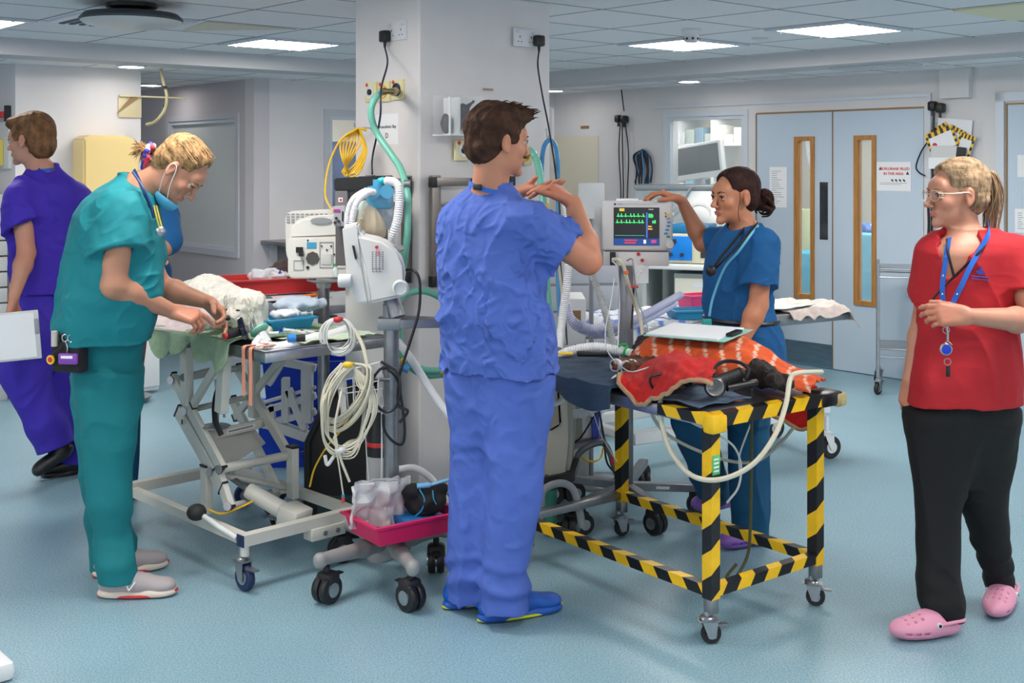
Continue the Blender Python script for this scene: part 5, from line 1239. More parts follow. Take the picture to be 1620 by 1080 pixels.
    for k in range(22): mb.box((-.08+k*.0072, -.001, -.004), (-.0765+k*.0072, 0, .004))
    mb.build('label_print', M_ink, o, False)
    mb = MB(); mb.cyl(V(357, 749, 4.86), V(396, 777, 4.80), .012, n=14); mb.build('piston_rod', M_dsteel, t)
    mb = MB(); mb.cyl(V(394, 776, 4.80), V(456, 812, 4.72), .032, .036, n=20); mb.cyl(V(391, 774, 4.802), V(396, 777, 4.80), .026, .034, n=20); mb.build('jack_body', M_enam, t)
    mb = MB(look(V(466, 816, 4.70), (.8, -.5, -.2), Z)); mb.rbox((-.05, -.05, -.045), (.05, .05, .04), .008); mb.build('jack_housing', M_enam, t)
    mb = MB(); mb.tube([V(375, 851, 4.45), V(345, 832, 4.52), V(325, 818, 4.58), V(313, 812, 4.60)], .010, n=12); lv = mb.build('pedal_lever', M_wtube, t)
    mb = MB(); mb.sph(V(311, 810, 4.6), .038, 12, (1, 1, .85)); mb.build('pedal_ball', M_rubber, lv)
    mb = MB(look(V(342, 640, 4.82), (0, -.3, -1), (1, 0, 0))); mb.tube([(-.11, 0, .02), (-.03, .02, -.01), (.06, .0, .0), (.12, 0, .03)], .011, n=8); mb.build('crank_handle', M_black, t)
    mb = MB(Matrix.Translation(V(341, 676, 4.85))); mb.cyl((0, 0, .0), (0, 0, .09), .014, n=10); mb.lathe([(.002, -.002), (.055, .0), (.06, .008), (.02, .014)]); mb.build('crank_hub', M_steel, t)
    mb = MB()
    for px_ in (341, 352): mb.tube([V(px_, 600, 4.9), V(px_+2, 630, 4.9), V(px_+3, 660, 4.9)], .0055, n=5, k=14)
    mb.build('chain', M_steel, t)
    mb = MB(); mb.rbox(tuple(n_(291, 665)+Vector((-.003, -.03, -.01))), tuple(n_(291, 665)+Vector((.001, -.022, .01))), .0005); mb.build('side_label', M_ink, t)
table_one()
# green towel
def _tw(u, v):
    y = .22+u*1.1; n = float(noise(np.array([[u*9, v*6, 3.]]), 1., 5, 2)[0])
    drop = .075+.03*math.sin(u*17)+.02*math.sin(u*41)
    if v < .25: k = v/.25; return (-.022-.014*math.sin(u*38)*(1-k)-.01*(1-k), y, ZT+.008-drop*(1-k)**1.3+.0)
    k = (v-.25)/.75; return (-.02+k*.52, y, ZT+.008+.009*abs(n)+.004*math.sin(k*20+u*9))
cloth('towel', T1, _tw, 90, 44, M_terry('green terry', rgb(142, 166, 138)), 'pale green towel under the white dog, hanging over the table edge', 'towel', .006)
def _tw2(u, v):
    n = float(noise(np.array([[u*7, v*7, 9.]]), 1., 8, 2)[0]); return (.20+u*.37, .03+v*.30+.02*math.sin(u*9), ZT+.006+.006*abs(n))
cloth('paper_sheet', T1, _tw2, 30, 24, M_terry('pale green paper', rgb(196, 214, 190)), 'pale green cloth scattered with syringe wrappers at the near end of the steel table', 'cloth', .002)
# the hem of the towel that falls at the corner
def _tw3(u, v):
    x = -.03+.008*math.sin(v*9); return (x-.012*math.sin(u*21), .16+u*.36, ZT+.012-v*(.055+.075*math.sin(PI*u)**2)+(.0 if v else .0))
def white_dog():
    sk = rgb(232, 228, 218); t = thing('dog', 'small white dog lying asleep on the green towel with its head facing out', 'dog', V(370, 520, 4.95))
    P = hframe(V(386, 486, 4.88), (-.42, -.90, -.12), (0, 0, 1)); e = lambda c, r, **k: EL(P(*c), r, P.ax, **k)
    pr = [e((0, .0, .012), (.066, .066, .062), k=.02), e((0, .055, -.020), (.036, .042, .030), k=.02), e((0, .085, -.022), (.024, .020, .020), k=.015), e((.0, .035, -.045), (.045, .05, .03), k=.02),
          e((0, -.055, -.012), (.062, .06, .060), k=.03)]
    for q in (-1, 1): pr += [e((q*.066, -.015, -.008), (.022, .036, .062), k=.012), e((q*.060, -.005, .03), (.03, .034, .03), k=.02), e((q*.022, .05, .008), (.02, .02, .014), k=.01)]
    pr += [RC(V(386, 494, 5.0), V(330, 474, 5.25), .085, .10, k=.04), RC(V(330, 474, 5.25), V(262, 486, 5.42), .10, .085, k=.04),
           RC(V(362, 505, 5.0), V(326, 510, 4.78), .030, .024, k=.02), EL(V(322, 510, 4.755), (.028, .030, .022), k=.01), RC(V(412, 500, 4.98), V(418, 520, 4.86), .030, .022, k=.02), EL(V(420, 522, 4.84), (.026, .034, .018), k=.012),
           RC(V(262, 490, 5.42), V(232, 505, 5.3), .05, .03, k=.03)]
    def fur(p): return -.006*(1-np.abs(noise(p, (42, 42, 22), 3, 2)))**2+.004*noise(p, (22, 22, 11), 7)
    def col(v):
        C = np.tile(np.array(sk), (len(v), 1)); d = A(P(0, .06, -.035)); w = np.clip(1-np.linalg.norm(v-d, axis=1)/.06, 0, 1)[:, None]*.5
        C = C*(1-w)+np.array(rgb(196, 176, 146))*w; n = noise(v, 30, 4)[:, None]*.12; return np.clip(C*(1+n), 0, 1)
    b = sdf_mesh('body', pr, mat('white fur', sk, .85, attr=True, var=.12, fine=60, sheen=.3, bump=[('noise', 190, .8, .004)]), t, res=.0038, disp=fur, colf=col)
    mb = MB(); mb.sph(P(0, .108, -.018), .0125, 8, (1.25, 1, .9)); mb.build('nose', mat('dog nose', rgb(34, 30, 34), .3), b)
    for q in (-1, 1): mb = MB(); mb.sph(P(q*.028, .074, .006), .0078, 8, (1.3, .8, .6)); mb.build('eye', mat('dog eye', rgb(30, 22, 20), .1), b)
    mb = MB(); mb.tube([P(-.018, .094, -.036), P(0, .100, -.041), P(.018, .094, -.036)], .0022, n=5); mb.build('mouth', mat('dog lip', rgb(60, 44, 44), .5), b)
    mb = MB(); mb.cyl(V(338, 508, 4.83), V(324, 511, 4.765), .034, .031, n=18); mb.build('leg_wrap', mat('grey wrap', rgb(176, 178, 176), .8), b)
    rnd = random.Random(8); mb = MB()
    for i in range(330):
        a, z_ = rnd.uniform(-PI, PI), rnd.uniform(-.06, .06); 
        if abs(a-PI/2) < .75 and z_ < .035: continue
        c = P(math.cos(a)*.074, math.sin(a)*.062, z_+.006); o_ = (c-P.c).normalized(); mb.tube([c-o_*.01, c+o_*.006+Vector((0, 0, -.012)), c+o_*.008+Vector((rnd.uniform(-.006, .006), 0, -.03))], lambda t_: .0022*(1-t_)+.0004, n=4, k=2)
    mb.build('coat_tufts', MATS['white fur'] if False else mat('white fur strands', sk, .8), b)
white_dog()
def _bl(u, v):
    c = V(300, 452, 5.30); a = (u-.5)*.62; s_ = v-.5; n = float(noise(np.array([[u*6, v*6, 1.]]), 1., 3, 2)[0])
    z = 1.075-abs(s_)**2.2*.95+.012*n-.02*u; return (c.x+.02+a*.78+s_*.30, 5.27-a*.55+s_*.42, max(ZT+.016, z-.03))
cloth('blanket', None or Matrix.Identity(4), _bl, 44, 34, M_terry('pale pink fleece', rgb(216, 200, 202)), 'pale pink fleece blanket over the white dog on the table', 'blanket', .008)
# mask, laryngoscope handle, tapes, breathing hose on the table
t = thing('anaesthetic_mask', 'clear cone mask with a green rim beside the white dog', 'mask', V(408, 520, 4.72))
Mx = look(V(404, 512, 4.72), (.50, -.35, -.62), Z) @ Matrix.Rotation(PI/2, 4, 'Y')
mb = MB(Mx); mb.lathe([(.014, .075), (.016, .05), (.036, .03), (.050, -.025), (.047, -.025), (.033, .03), (.013, .05)], 26); mb.build('cone', M_acry, t)
mb = MB(Mx); mb.lathe([(.034, .028), (.039, .03), (.039, .036), (.032, .038)], 26); mb.build('rim', mat('mint plastic', rgb(120, 206, 176), .3), t)
mb = MB(Mx); mb.lathe([(.017, .05), (.019, .052), (.019, .10), (.014, .10)], 20); mb.build('connector', M_acrye, t)
t = thing('laryngoscope', 'black scope with a ridged handle and red end lying on the green towel', 'laryngoscope', V(375, 530, 4.68))
mb = MB(); mb.cyl(V(358, 530, 4.62), V(379, 524, 4.66), .019, .018, n=18); mb.build('handle', M_rubber, t)
mb = MB(); mb.cyl(V(357.4, 530.2, 4.618), V(353.5, 531, 4.61), .015, .011, n=16); mb.build('end_button', mat('red button', rgb(220, 40, 44), .3), t)
mb = MB(look(V(386, 520, 4.67), (.9, .2, .3), Z) @ Matrix.Rotation(PI/2, 4, 'Y')); mb.lathe([(.02, -.02), (.05, -.012), (.054, 0), (.05, .008), (1e-4, .01)], 26); mb.build('head', mat('black gloss', rgb(20, 24, 44), .15), t)
mb = MB(); mb.tube([V(377, 524, 4.655), V(380, 517, 4.65), V(385, 512, 4.66)], .006, n=8); mb.build('red_band', M_red, t)
pts = [V(412, 533, 4.70), V(405, 548, 4.62), V(440, 551, 4.62), V(490, 538, 4.75), V(520, 532, 4.85), V(545, 524, 4.95)]
hose('breathing_hose', pts, .017, M_corr, 'white corrugated breathing hose running from the mask along the steel table edge', corr=.009)
hose('breathing_hose', [p+Vector((.0, .045, .004)) for p in pts[1:]], .017, M_corr, 'second white corrugated hose lying behind the first on the steel table', corr=.009)
for k, px_ in enumerate((388, 399)):
    e = onp(px_, 552, t1(0, 0, 0), t1(0, 1, 0)-t1(0, 0, 0)); e.z = ZT; o_ = -(t1(1, 0, 0)-t1(0, 0, 0))
    mb = MB(); W2 = .011; L_ = (.185, .215)[k]
    pp = [e-o_*.10+Z*.006, e-o_*.03+Z*.006, e+o_*.004+Z*.003, e+o_*.007-Z*.03, e+o_*.006-Z*.1, e+o_*.007-Z*L_]
    strap(None, pp, .022, mat('pink tape', rgb(224, 150, 122), .7), 'restraint_tape', nrm=lambda p: o_+Z*.3, th=.0015)
    tag(bpy.context.scene.collection.objects[-1], ('pink restraining tape hanging over the steel table corner, the left one', 'pink restraining tape hanging over the steel table corner, the longer right one')[k], 'tape', 'pink tapes on the steel table')
tray('tray', frame(V(448, 514, 4.97)*Vector((1, 1, 0))+Vector((0, 0, ZT+.014)), .75), .21, .15, .055, M_cyan, 'bright blue plastic tray of syringes beside the white dog', 'tray', taper=.86)
rnd = random.Random(12); tc_ = V(448, 505, 4.97)
def syringe(p, a, L=.07, r=.006, label='clear syringe lying on the green cloth by the blue tray', plung=M_cyan, group='syringes on the steel table', zt=0):
    t = thing('syringe', label, 'syringe', p, group); M_ = frame(p, a) @ Matrix.Rotation(zt, 4, 'Y') @ Matrix.Rotation(PI/2, 4, 'Y')
    mb = MB(M_); mb.lathe([(r*.3, -.012), (r*.3, 0), (r, .002), (r, L*.7), (r*1.5, L*.7), (r*1.5, L*.7+.0015), (r*.8, L*.7+.0015)], 12); mb.build('barrel', M_acrye, t)
    mb = MB(M_); mb.lathe([(r*.8, L*.3), (r*.8, L*.34), (r*.3, L*.35), (r*.3, L), (r*1.2, L), (r*1.2, L+.002)], 10); mb.build('plunger', plung, t); return t
for k, (px_, py_, Y_, a, L_, c_) in enumerate(((462, 497, 4.98, .6, .09, M_white), (440, 499, 4.95, .2, .08, M_white), (424, 527, 4.78, .1, .06, M_cyan), (466, 523, 4.83, 2.7, .07, M_blue), (483, 527, 4.85, 2.4, .08, M_white), (498, 530, 4.86, 2.6, .07, M_redink))):
    p = V(px_, py_, Y_); p.z = max(p.z, ZT+.018); syringe(p, a, L_, .007, ('clear syringe on the heap in the bright blue tray', 'small clear syringe at the left of the bright blue tray', 'blue-tipped syringe in front of the bright blue tray', 'blue syringe on the pale green cloth near the mask hose', 'clear syringe with wrapper nearest the pole on the cloth', 'red-ended syringe at the right end of the pale green cloth')[k], c_)
lump('swab_heap', V(452, 503, 4.97), (.065, .045, .022), mat('white wrapper', rgb(224, 228, 236), .4), 'white heap of syringe wrappers in the bright blue tray', 'wrappers', 4, .6, .35, .003)
t = thing('capped_vial', 'blue capped cylinder lying at the front of the steel table', 'vial', V(462, 532, 4.70)); p = V(455, 535, 4.66)
mb = MB(); mb.cyl(p, p+Vector((.03, .01, 0)), .016, n=16); mb.build('cap', mat('mid blue', rgb(40, 130, 210), .3), t); mb = MB(); mb.cyl(p+Vector((.03, .01, 0)), p+Vector((.065, .02, 0)), .014, n=16); mb.build('barrel', M_rubber, t)
# ---------------------------------------------------------------- second trolley behind, with red tray, grey cloth and papers
def table_two():
    t = thing('operating_table', 'white framed operating table behind the pole, its legs seen before blue crates', 'operating table', V(440, 700, 5.75))
    T2 = frame(V(400, 0, 5.68)*Vector((1, 1, 0)), math.radians(44)); zt = .875
    mb = MB(T2); mb.rbox((0, 0, zt-.04), (1.25, .55, zt), .006); mb.build('table_top', M_dsteel, t)
    wm = mat('white enamel', rgb(224, 228, 230), .35)
    mb = MB(); F_ = V(0, 0, 5.75)
    Pn = lambda x, y: V(x, y, 5.75)
    for a, c, w_ in ((Pn(424, 607), Pn(448, 568), .05), (Pn(447, 572), Pn(500, 582), .045), (Pn(452, 597), Pn(452, 668), .045), (Pn(456, 615), Pn(483, 680), .045), (Pn(486, 575), Pn(486, 668), .065), (Pn(400, 655), Pn(500, 625), .04), (Pn(405, 640), Pn(500, 612), .02), (Pn(405, 662), Pn(492, 692), .06), (Pn(430, 640), Pn(430, 662), .04), (Pn(415, 672), Pn(500, 650), .04)):
        mb = MB(); mb.bar(a, c, w_, w_*.8, r=.003); mb.build('frame_bar', wm, t)
    for x, y in ((412, 690), (494, 712), (540, 700)):
        p = G(x, y+26)
        caster(t, (p.x, p.y), .05, .03, .5, .03, wheel=M_rubber)
    return T2
T2 = table_two(); t2 = lambda x, y, z: T2 @ Vector((x, y, z)); Z2 = .875
def drape(c, sx, sy, h, ang, seed, hump=1.):
    M_ = frame(c, ang)
    def fn(u, v):
        x, y = (u-.5)*sx, (v-.5)*sy; e = max(0, 1-(2*abs(u-.5))**3)*max(0, 1-(2*abs(v-.5))**3); n = float(noise(np.array([[u*5, v*5, seed]]), 1., seed, 2)[0]); return (x, y, h*e*(.8+.5*n*hump)+.003)
    return M_, fn
M_, fn = drape(V(428, 500, 5.42)*Vector((1, 1, 0))+Vector((0, 0, ZT+.01)), .5, .34, .075, .7, 4)
cloth('towel', M_, fn, 26, 22, M_terry('slate cloth', rgb(106, 114, 128)), 'slate grey folded cloth behind the bright blue tray', 'towel', .01)
mb = MB(frame(V(458, 466, 5.6)+Vector((0, 0, -.012)), .5)); mb.box((-.17, -.11, 0), (.17, .11, .004)); tag(mb.build('paper', M_paper, None, False), 'white sheets of paper in front of the red tray', 'paper')
hose('orange_tube', [V(462, 478, 5.25), V(478, 470, 5.22), V(500, 466, 5.25)], .009, mat('orange rubber', rgb(226, 110, 40), .4), 'short orange tube lying on the papers', 'tube')
lump('crumpled_wrapping', V(475, 492, 5.15), (.11, .06, .035), mat('blue white wrapping', rgb(190, 206, 224), .5), 'crumpled pale blue wrapping behind the bright blue tray', 'wrapping', 6, .3, .4, .004)
tray('tray', frame(V(450, 459, 5.78)+Vector((0, 0, -.0)), .50), .62, .30, .072, M_red, 'red plastic tray heaped with wrapped syringes', 'tray', taper=.9)
rnd = random.Random(21)
for k in range(9):
    p = V(415+k*9, 437+rnd.uniform(-4, 6), 5.78+rnd.uniform(-.08, .05)); syringe(p, rnd.uniform(0, 3), .09, .009, 'wrapped syringe heaped in the red tray', (M_white, M_red, M_blue, M_yel)[k % 4], 'syringes in the red tray', rnd.uniform(-.5, .3))
lump('swab_heap', V(425, 446, 5.80), (.10, .07, .035), mat('white wrapper', rgb(224, 228, 236), .4), 'heap of wrappers under the syringes in the red tray', 'wrappers', 14, .3, .45, .004)
t = thing('plush_bundle', 'dark brown ragged bundle at the back of the red tray', 'bundle', V(452, 440, 5.95)); sdf_mesh('bundle', [EL(V(452, 432, 5.95), (.07, .05, .06)), EL(V(458, 420, 5.95), (.03, .03, .05)), EL(V(440, 436, 5.95), (.05, .05, .04))], mat('brown fleece', rgb(84, 70, 72), .9), t, res=.006, disp=lambda p: .02*noise(p, 30, 3, 2))
for k, (x, y, w_, hgt, lab) in enumerate(((470, 660, .34, .30, 'deep blue plastic crate on the floor behind the white table legs, left'), (540, 660, .36, .30, 'deep blue plastic crate on the floor behind the wire basket'), (500, 600, .5, .24, 'blue plastic crate stacked on top of the floor crates'))):
    p = V(x, y, 6.4); b_ = Vector((p.x, p.y+(.02 if k == 2 else 0), 0 if k < 2 else .315)); tray('crate', frame(b_, .1), w_+.04, .34, hgt, mat('royal blue plastic', rgb(0, 62, 196), .4), lab, 'crate', taper=.92, rim=.015)
for k, (x, y, w_) in enumerate(((532, 461, .09), (519, 450, .16))): pass
tray('crate', frame(V(535, 446, 6.1), .3), .20, .16, .07, mat('royal blue plastic', rgb(0, 62, 196), .4), 'small blue crate seen behind the vial and pole', 'crate', taper=.92)
# white cupboard with a steel bowl at its foot
t = thing('cupboard', 'low white cupboard behind the legs of the woman in teal', 'cupboard', G(225, 625)); c_ = frame(G(226, 624), .72)
mb = MB(c_); mb.rbox((-.22, 0, .02), (.12, .08, .72), .008); mb.build('body', M_white, t); mb = MB(c_); mb.rbox((-.215, -.018, .05), (.115, -.001, .70), .005); d_ = mb.build('door', M_white, t); mb = MB(c_); mb.rbox((-.2, -.035, .4), (-.185, -.018, .52), .003); mb.build('handle', M_grey, d_)
p = G(228, 627); mb = MB(Matrix.Translation((p.x-.02, p.y-.18, 0))); mb.lathe([(.07, .002), (.10, .01), (.13, .04), (.125, .042), (.09, .014), (1e-4, .008)], 26); b_ = tag(mb.build('bowl', M_steel), 'shallow steel bowl on the floor before the low white cupboard', 'bowl')
mb = MB(Matrix.Translation((p.x-.05, p.y-.18, 0))); mb.sph((0, 0, .05), .05, 8, (1.2, .8, .6)); tag(mb.build('sponge', mat('brown sponge', rgb(80, 56, 44), .9)), 'dark sponge in the shallow steel bowl', 'sponge')
# ---------------------------------------------------------------- stand with the white monitor seen from behind, pink tray at its foot
def stand_left():
    t = thing('monitor_stand', 'grey pole stand on four black castors carrying the pink tray', 'stand', V(619, 880, 4.6)*Vector((1, 1, 0)))
    px, py = (619-810)/F*4.62, 4.62; mb = MB(); mb.cyl((px, py, .16), (px, py, 1.01), .030, n=24); mb.build('pole', M_dsteel, t)
    am = mat('cast grey alloy', rgb(146, 146, 146), .5, metal=.1, var=.05)
    for k, (gx, gy) in enumerate(((517, 953), (650, 965), (540, 888), (690, 905))):
        g = G(gx, gy); tip = Vector((g.x, g.y, .165)); c = Vector((px, py, .15)); m_ = c.lerp(tip, .45)+Z*-.015
        d = (tip-c).normalized(); e = tip+d*.035
        sdf_mesh('leg', [RC(c, m_, .045, .030, k=.02), RC(m_, e, .030, .022, k=.02), RC(e, e-Z*.01, .024, .024, k=.01), BX(tip+Z*.085, (.5, .5, .06), k=.004, neg=True)], am, t, res=.005)
        caster(t, (g.x, g.y), .052, .028, math.atan2(d.y, d.x)+.5*k, .03, wheel=M_black, double=True)
    mb = MB(Matrix.Translation((px, py, 0))); mb.lathe([(.075, .10), (.08, .13), (.075, .19), (.05, .215), (.034, .225)], 28); mb.build('hub', am, t)
    # clamp and horizontal rail towards the right, upper bracket
    mb = MB(); mb.rbox((px-.05, py-.045, .985-.032+.0), (px+.04, py+.03, 1.0), .004); mb.build('clamp', M_dsteel, t)
    a = V(632, 512, 4.58); mb = MB(); mb.bar(a, V(712, 511, 4.62), .018, .034, r=.002); mb.bar(a+Vector((0, .05, .018)), V(712, 505, 4.75), .012, .016); mb.build('side_rail', M_dsteel, t)
    for z in (.62, .78): mb = MB(Matrix.Translation((px, py, z))); mb.lathe([(.034, 0), (.034, .03)], 20); mb.build('clamp_ring', M_dsteel, t)
    mb = MB(); mb.cyl((px+.025, py-.02, 1.0), (px-.0, py, 1.075), .034, n=20); mb.build('pole_head', M_dsteel, t)
stand_left()
pt = G(640, 915); tray('tray', frame((pt.x-.0, 4.50, .205), .62), .36, .25, .075, mat('raspberry plastic', rgb(206, 30, 92), .4), 'deep pink tray of plastic bags on the castor stand', 'tray', taper=.9, rim=.014)
pk_ = frame((pt.x, 4.50, .21), .62)
for k, (x, y, s_) in enumerate(((-.11, .02, .10), (-.04, .03, .10), (-.075, .07, .12))):
    c = pk_ @ Vector((x, y, .08)); mb = MB(look(c, (1, .55, 0), (-.25+.1*k, -.1, 1)))
    def fn(u, v, k=k): n = float(noise(np.array([[u*5, v*5, k*3.]]), 1., 3+k, 2)[0]); return ((u-.5)*.17, .02*n+.015*math.cos(v*3)+.008*math.sin(u*14), (v-.35)*.17)
    mb.grid(fn, 18, 18, .012); tag(mb.build('plastic_bag', M_bag), ('crumpled clear plastic bag at the left of the pink tray', 'crumpled clear plastic bag in the middle of the pink tray', 'tallest crumpled clear plastic bag at the back of the pink tray')[k], 'bag')
mb = MB(pk_); mb.rbox((-.02, -.09, .004), (.15, .09, .05), .008); tag(mb.build('box', mat('box blue', rgb(24, 110, 176), .5)), 'blue box lying in the pink tray under the black pouch', 'box')
t = thing('pouch', 'black soft pouch with blue tubing in the pink tray', 'pouch', pk_ @ Vector((.10, 0, .06)))
c = pk_ @ Vector((.095, -.01, .10)); sdf_mesh('bag', [EL(c, (.085, .06, .055)), EL(c+Vector((-.05, -.01, .03)), (.04, .04, .03)), EL(c+Vector((.05, .01, .04)), (.035, .03, .02))], mat('black fabric', rgb(26, 26, 30), .9), t, res=.004, disp=lambda p: .012*noise(p, 22, 3, 2))
mb = MB(); mb.tube([c+Vector((-.02, -.05, .055)), c+Vector((0, -.066, .02)), c+Vector((-.01, -.066, -.02)), c+Vector((-.035, -.06, -.045))], .0028, n=6); mb.tube([c+Vector((.03, -.05, .05)), c+Vector((.035, -.062, .02)), c+Vector((.045, -.06, .0))], .0028, n=6); mb.build('tubing', M_cyan, t)
mb = MB(); mb.cyl(c+Vector((-.03, -.045, .065)), c+Vector((.02, -.04, .068)), .010, n=10); mb.cyl(c+Vector((.02, -.04, .068)), c+Vector((.09, -.03, .085)), .006, n=8); mb.build('connector', mat('pale blue plastic', rgb(120, 180, 226), .3), t)

def monitor_b():
    t = thing('patient_monitor', 'white wedge-shaped monitor seen from its back on the left pole stand', 'monitor', V(605, 480, 4.62))
    wp = mat('monitor white', rgb(212, 211, 209), .4, var=.02); dv = (.07, .22, 0)
    slab('bezel', [(541, 360), (567, 353), (574, 420), (584, 480), (562, 481), (549, 440)], 4.52, (-.015, .16, 0), wp, t, .008)
    slab('casing', [(566, 354), (571, 372), (606, 380), (632, 398), (641, 420), (642, 440), (636, 470), (584, 481), (574, 420)], 4.515, (-.02, .20, 0), wp, t, .012, 3)
    mb = MB(); mb.bar(V(558, 388, 4.515), V(563, 410, 4.515), .004, .016, up=(0, 1, 0)); mb.bar(V(559.5, 389, 4.512), V(563.5, 409, 4.512), .006, .006, up=(0, 1, 0)); mb.build('handle_recess', M_black, t)
    mb = MB(Matrix.Translation(V(548, 444, 4.50)) @ Matrix.Rotation(PI/2, 4, 'Y')); mb.lathe([(.024, -.03), (.026, -.025), (.026, .015), (.022, .02)], 22); mb.build('knob', M_offw, t)
    mb = MB(Matrix.Translation(V(634, 455, 4.50)) @ Matrix.Rotation(PI/2, 4, 'X')); mb.lathe([(.03, 0), (.032, .01), (.024, .016), (.022, .010), (1e-4, .010)], 24); mb.build('pole_clamp_knob', M_offw, t)
    c = V(596, 391, 4.506); M_ = Matrix.Translation(c) @ Matrix.Rotation(PI/2, 4, 'X')
    mb = MB(M_); mb.lathe([(.0065, -.002), (.0065, .001), (1e-4, .001)], 16); mb.build('logo_dot', mat('logo red', rgb(206, 30, 50), .5), t)
    text('LIFE', .016, M_ @ Matrix.Translation((.003, -.022, .001)) @ Matrix.Rotation(-PI/2, 4, 'Z'), M_redink, t, 'label_lettering')
    for k in range(4):
        mb = MB(M_ @ Matrix.Translation((-.018+.013*k, -.03, 0)))
        for j in range(9): mb.box((0, -.055+j*.008, 0), (.005, -.050+j*.008, .001))
        mb.build('label_print', mat('print grey', rgb(110, 112, 128), .7), t)
    mb = MB(M_ @ Matrix.Translation((-.016, -.082, 0)))
    for k in range(3): mb.box((k*.013, -.012, 0), (k*.013+.010, -.010, .0008)); mb.box((k*.013, 0, 0), (k*.013+.010, .002, .0008)); mb.box((k*.013, -.012, 0), (k*.013+.002, .002, .0008))
    mb.build('label_box', M_ink, t)
    slab('vent', [(620, 389), (625, 388), (634, 396), (630, 399)], 4.60, (.01, .10, 0), M_grey, t, .001)
    mb = MB(); mb.cyl((-.466, 4.62, 1.0), (-.466, 4.62, 1.05), .036, n=20); mb.build('mount', M_grey, t)
monitor_b()
def monitor_a():
    t = thing('patient_monitor', 'white monitor seen from the back with round fan grille, black plug and blue sticker', 'monitor', V(512, 440, 5.28))
    wp = mat('monitor ivory', rgb(226, 225, 220), .4, var=.02)
    slab('screen_panel', [(450, 342), (456, 334), (520, 331), (527, 336), (527, 410), (455, 412), (451, 400)], 5.42, (.02, .06, 0), wp, t, .008)
    slab('casing', [(456, 366), (462, 352), (478, 343), (540, 340), (549, 350), (549, 376), (458, 380)], 5.24, (.02, .16, 0), wp, t, .016, 3)
    slab('rear_box', [(455, 376), (549, 374), (549, 434), (543, 440), (462, 441), (455, 436)], 5.22, (.02, .16, 0), wp, t, .006)
    Y = 5.218; q = lambda x, y: V(x, y, Y)
    mb = MB()
    for r_ in range(4):
        for k in range(9): mb.cbox(V(456+k*7.5, 339+r_*4.2, 5.418), (.014, .004, .007))
    mb.build('vent_slots', M_grey, t)
    mb = MB(Matrix.Translation(V(508, 349, 5.232)) @ Matrix.Rotation(PI/2, 4, 'X')); mb.add([(.048*math.cos(a), .014*math.sin(a), .002) for a in np.linspace(0, 2*PI, 21)[:-1]], [tuple(range(20))]); mb.build('vent_oval', M_grey, t)
    mb = MB(Matrix.Translation(q(494.5, 408.5)) @ Matrix.Rotation(PI/2, 4, 'X')); mb.lathe([(.030, -.004), (.030, .003), (1e-4, .003)], 8); mb.build('fan_grille', mat('grille dark', rgb(82, 80, 80), .7, bump=[('voronoi', 300, .8, .002)]), t)
    mb = MB(); mb.cbox(q(493, 388), (.042, .003, .026)); mb.build('sticker', mat('sticker blue', rgb(60, 156, 196), .6), t)
    mb = MB(); mb.cbox(q(474, 395), (.030, .02, .024)); mb.cbox(q(478, 401)+Vector((0, -.02, 0)), (.018, .03, .02)); mb.build('power_plug', M_black, t)
    mb = MB()
    for x0, y0, x1, y1 in ((506, 383, 527, 423), (532, 381, 548, 424), (465, 412, 480, 427)):
        for a, b in (((x0, y0), (x1, y0)), ((x1, y0), (x1, y1)), ((x1, y1), (x0, y1)), ((x0, y1), (x0, y0))): mb.bar(q(*a), q(*b), .003, .003)
    mb.build('panel_outline', M_grey, t)
    mb = MB()
    for x, y in ((509, 389), (524, 389), (517, 395), (487, 380), (539, 377), (529, 402)): mb.cyl(q(x, y), q(x, y)-Vector((0, .004, 0)), .004, n=8)
    mb.cyl(q(487, 423), q(487, 423)-Vector((0, .004, 0)), .007, n=10); mb.build('screws', M_black, t)
    mb = MB(); mb.rbox(tuple(q(509, 418)-Vector((0, .004, .0))), tuple(q(525, 402)), .001); mb.build('hatch', M_offw, t)
    mb = MB(); mb.cbox(q(537, 412), (.008, .004, .035)); mb.build('slot', M_black, t)
    p = V(512, 440, 5.32); mb = MB(); mb.cyl((p.x, p.y, .12), (p.x, p.y, 1.06), .026, n=22); mb.build('pole', M_dsteel, t)
    mb = MB(Matrix.Translation((p.x, p.y, 1.06))); mb.lathe([(.03, -.02), (.035, 0), (.075, .012), (.075, .02)], 22); mb.build('mount', M_offw, t)
    for k in range(5):
        a = 2*PI*k/5+.3; e = Vector((p.x+.27*math.cos(a), p.y+.27*math.sin(a), .10)); mb = MB(); mb.bar(Vector((p.x, p.y, .12)), e, .04, .03, r=.003); mb.build('leg', M_dsteel, t); caster(t, (e.x, e.y), .035, .02, a, .01, brake=False)
    mb = MB(); mb.bar(V(505, 442, 5.2), V(550, 445, 5.15), .05, .008); mb.build('side_shelf', M_dsteel, t)
monitor_a()
t = thing('vial', 'small white vial with a green cap on the shelf of the left monitor stand', 'vial', V(531, 440, 5.15))
p = V(531, 437, 5.15); mb = MB(Matrix.Translation(p)); mb.lathe([(.011, 0), (.012, .004), (.012, .034), (.007, .04), (.007, .044)], 16); mb.build('body', M_acrye, t); mb = MB(Matrix.Translation(p)); mb.lathe([(.0085, .044), (.0085, .054), (1e-4, .055)], 16); mb.build('cap', mat('cap green', rgb(20, 170, 90), .4), t)
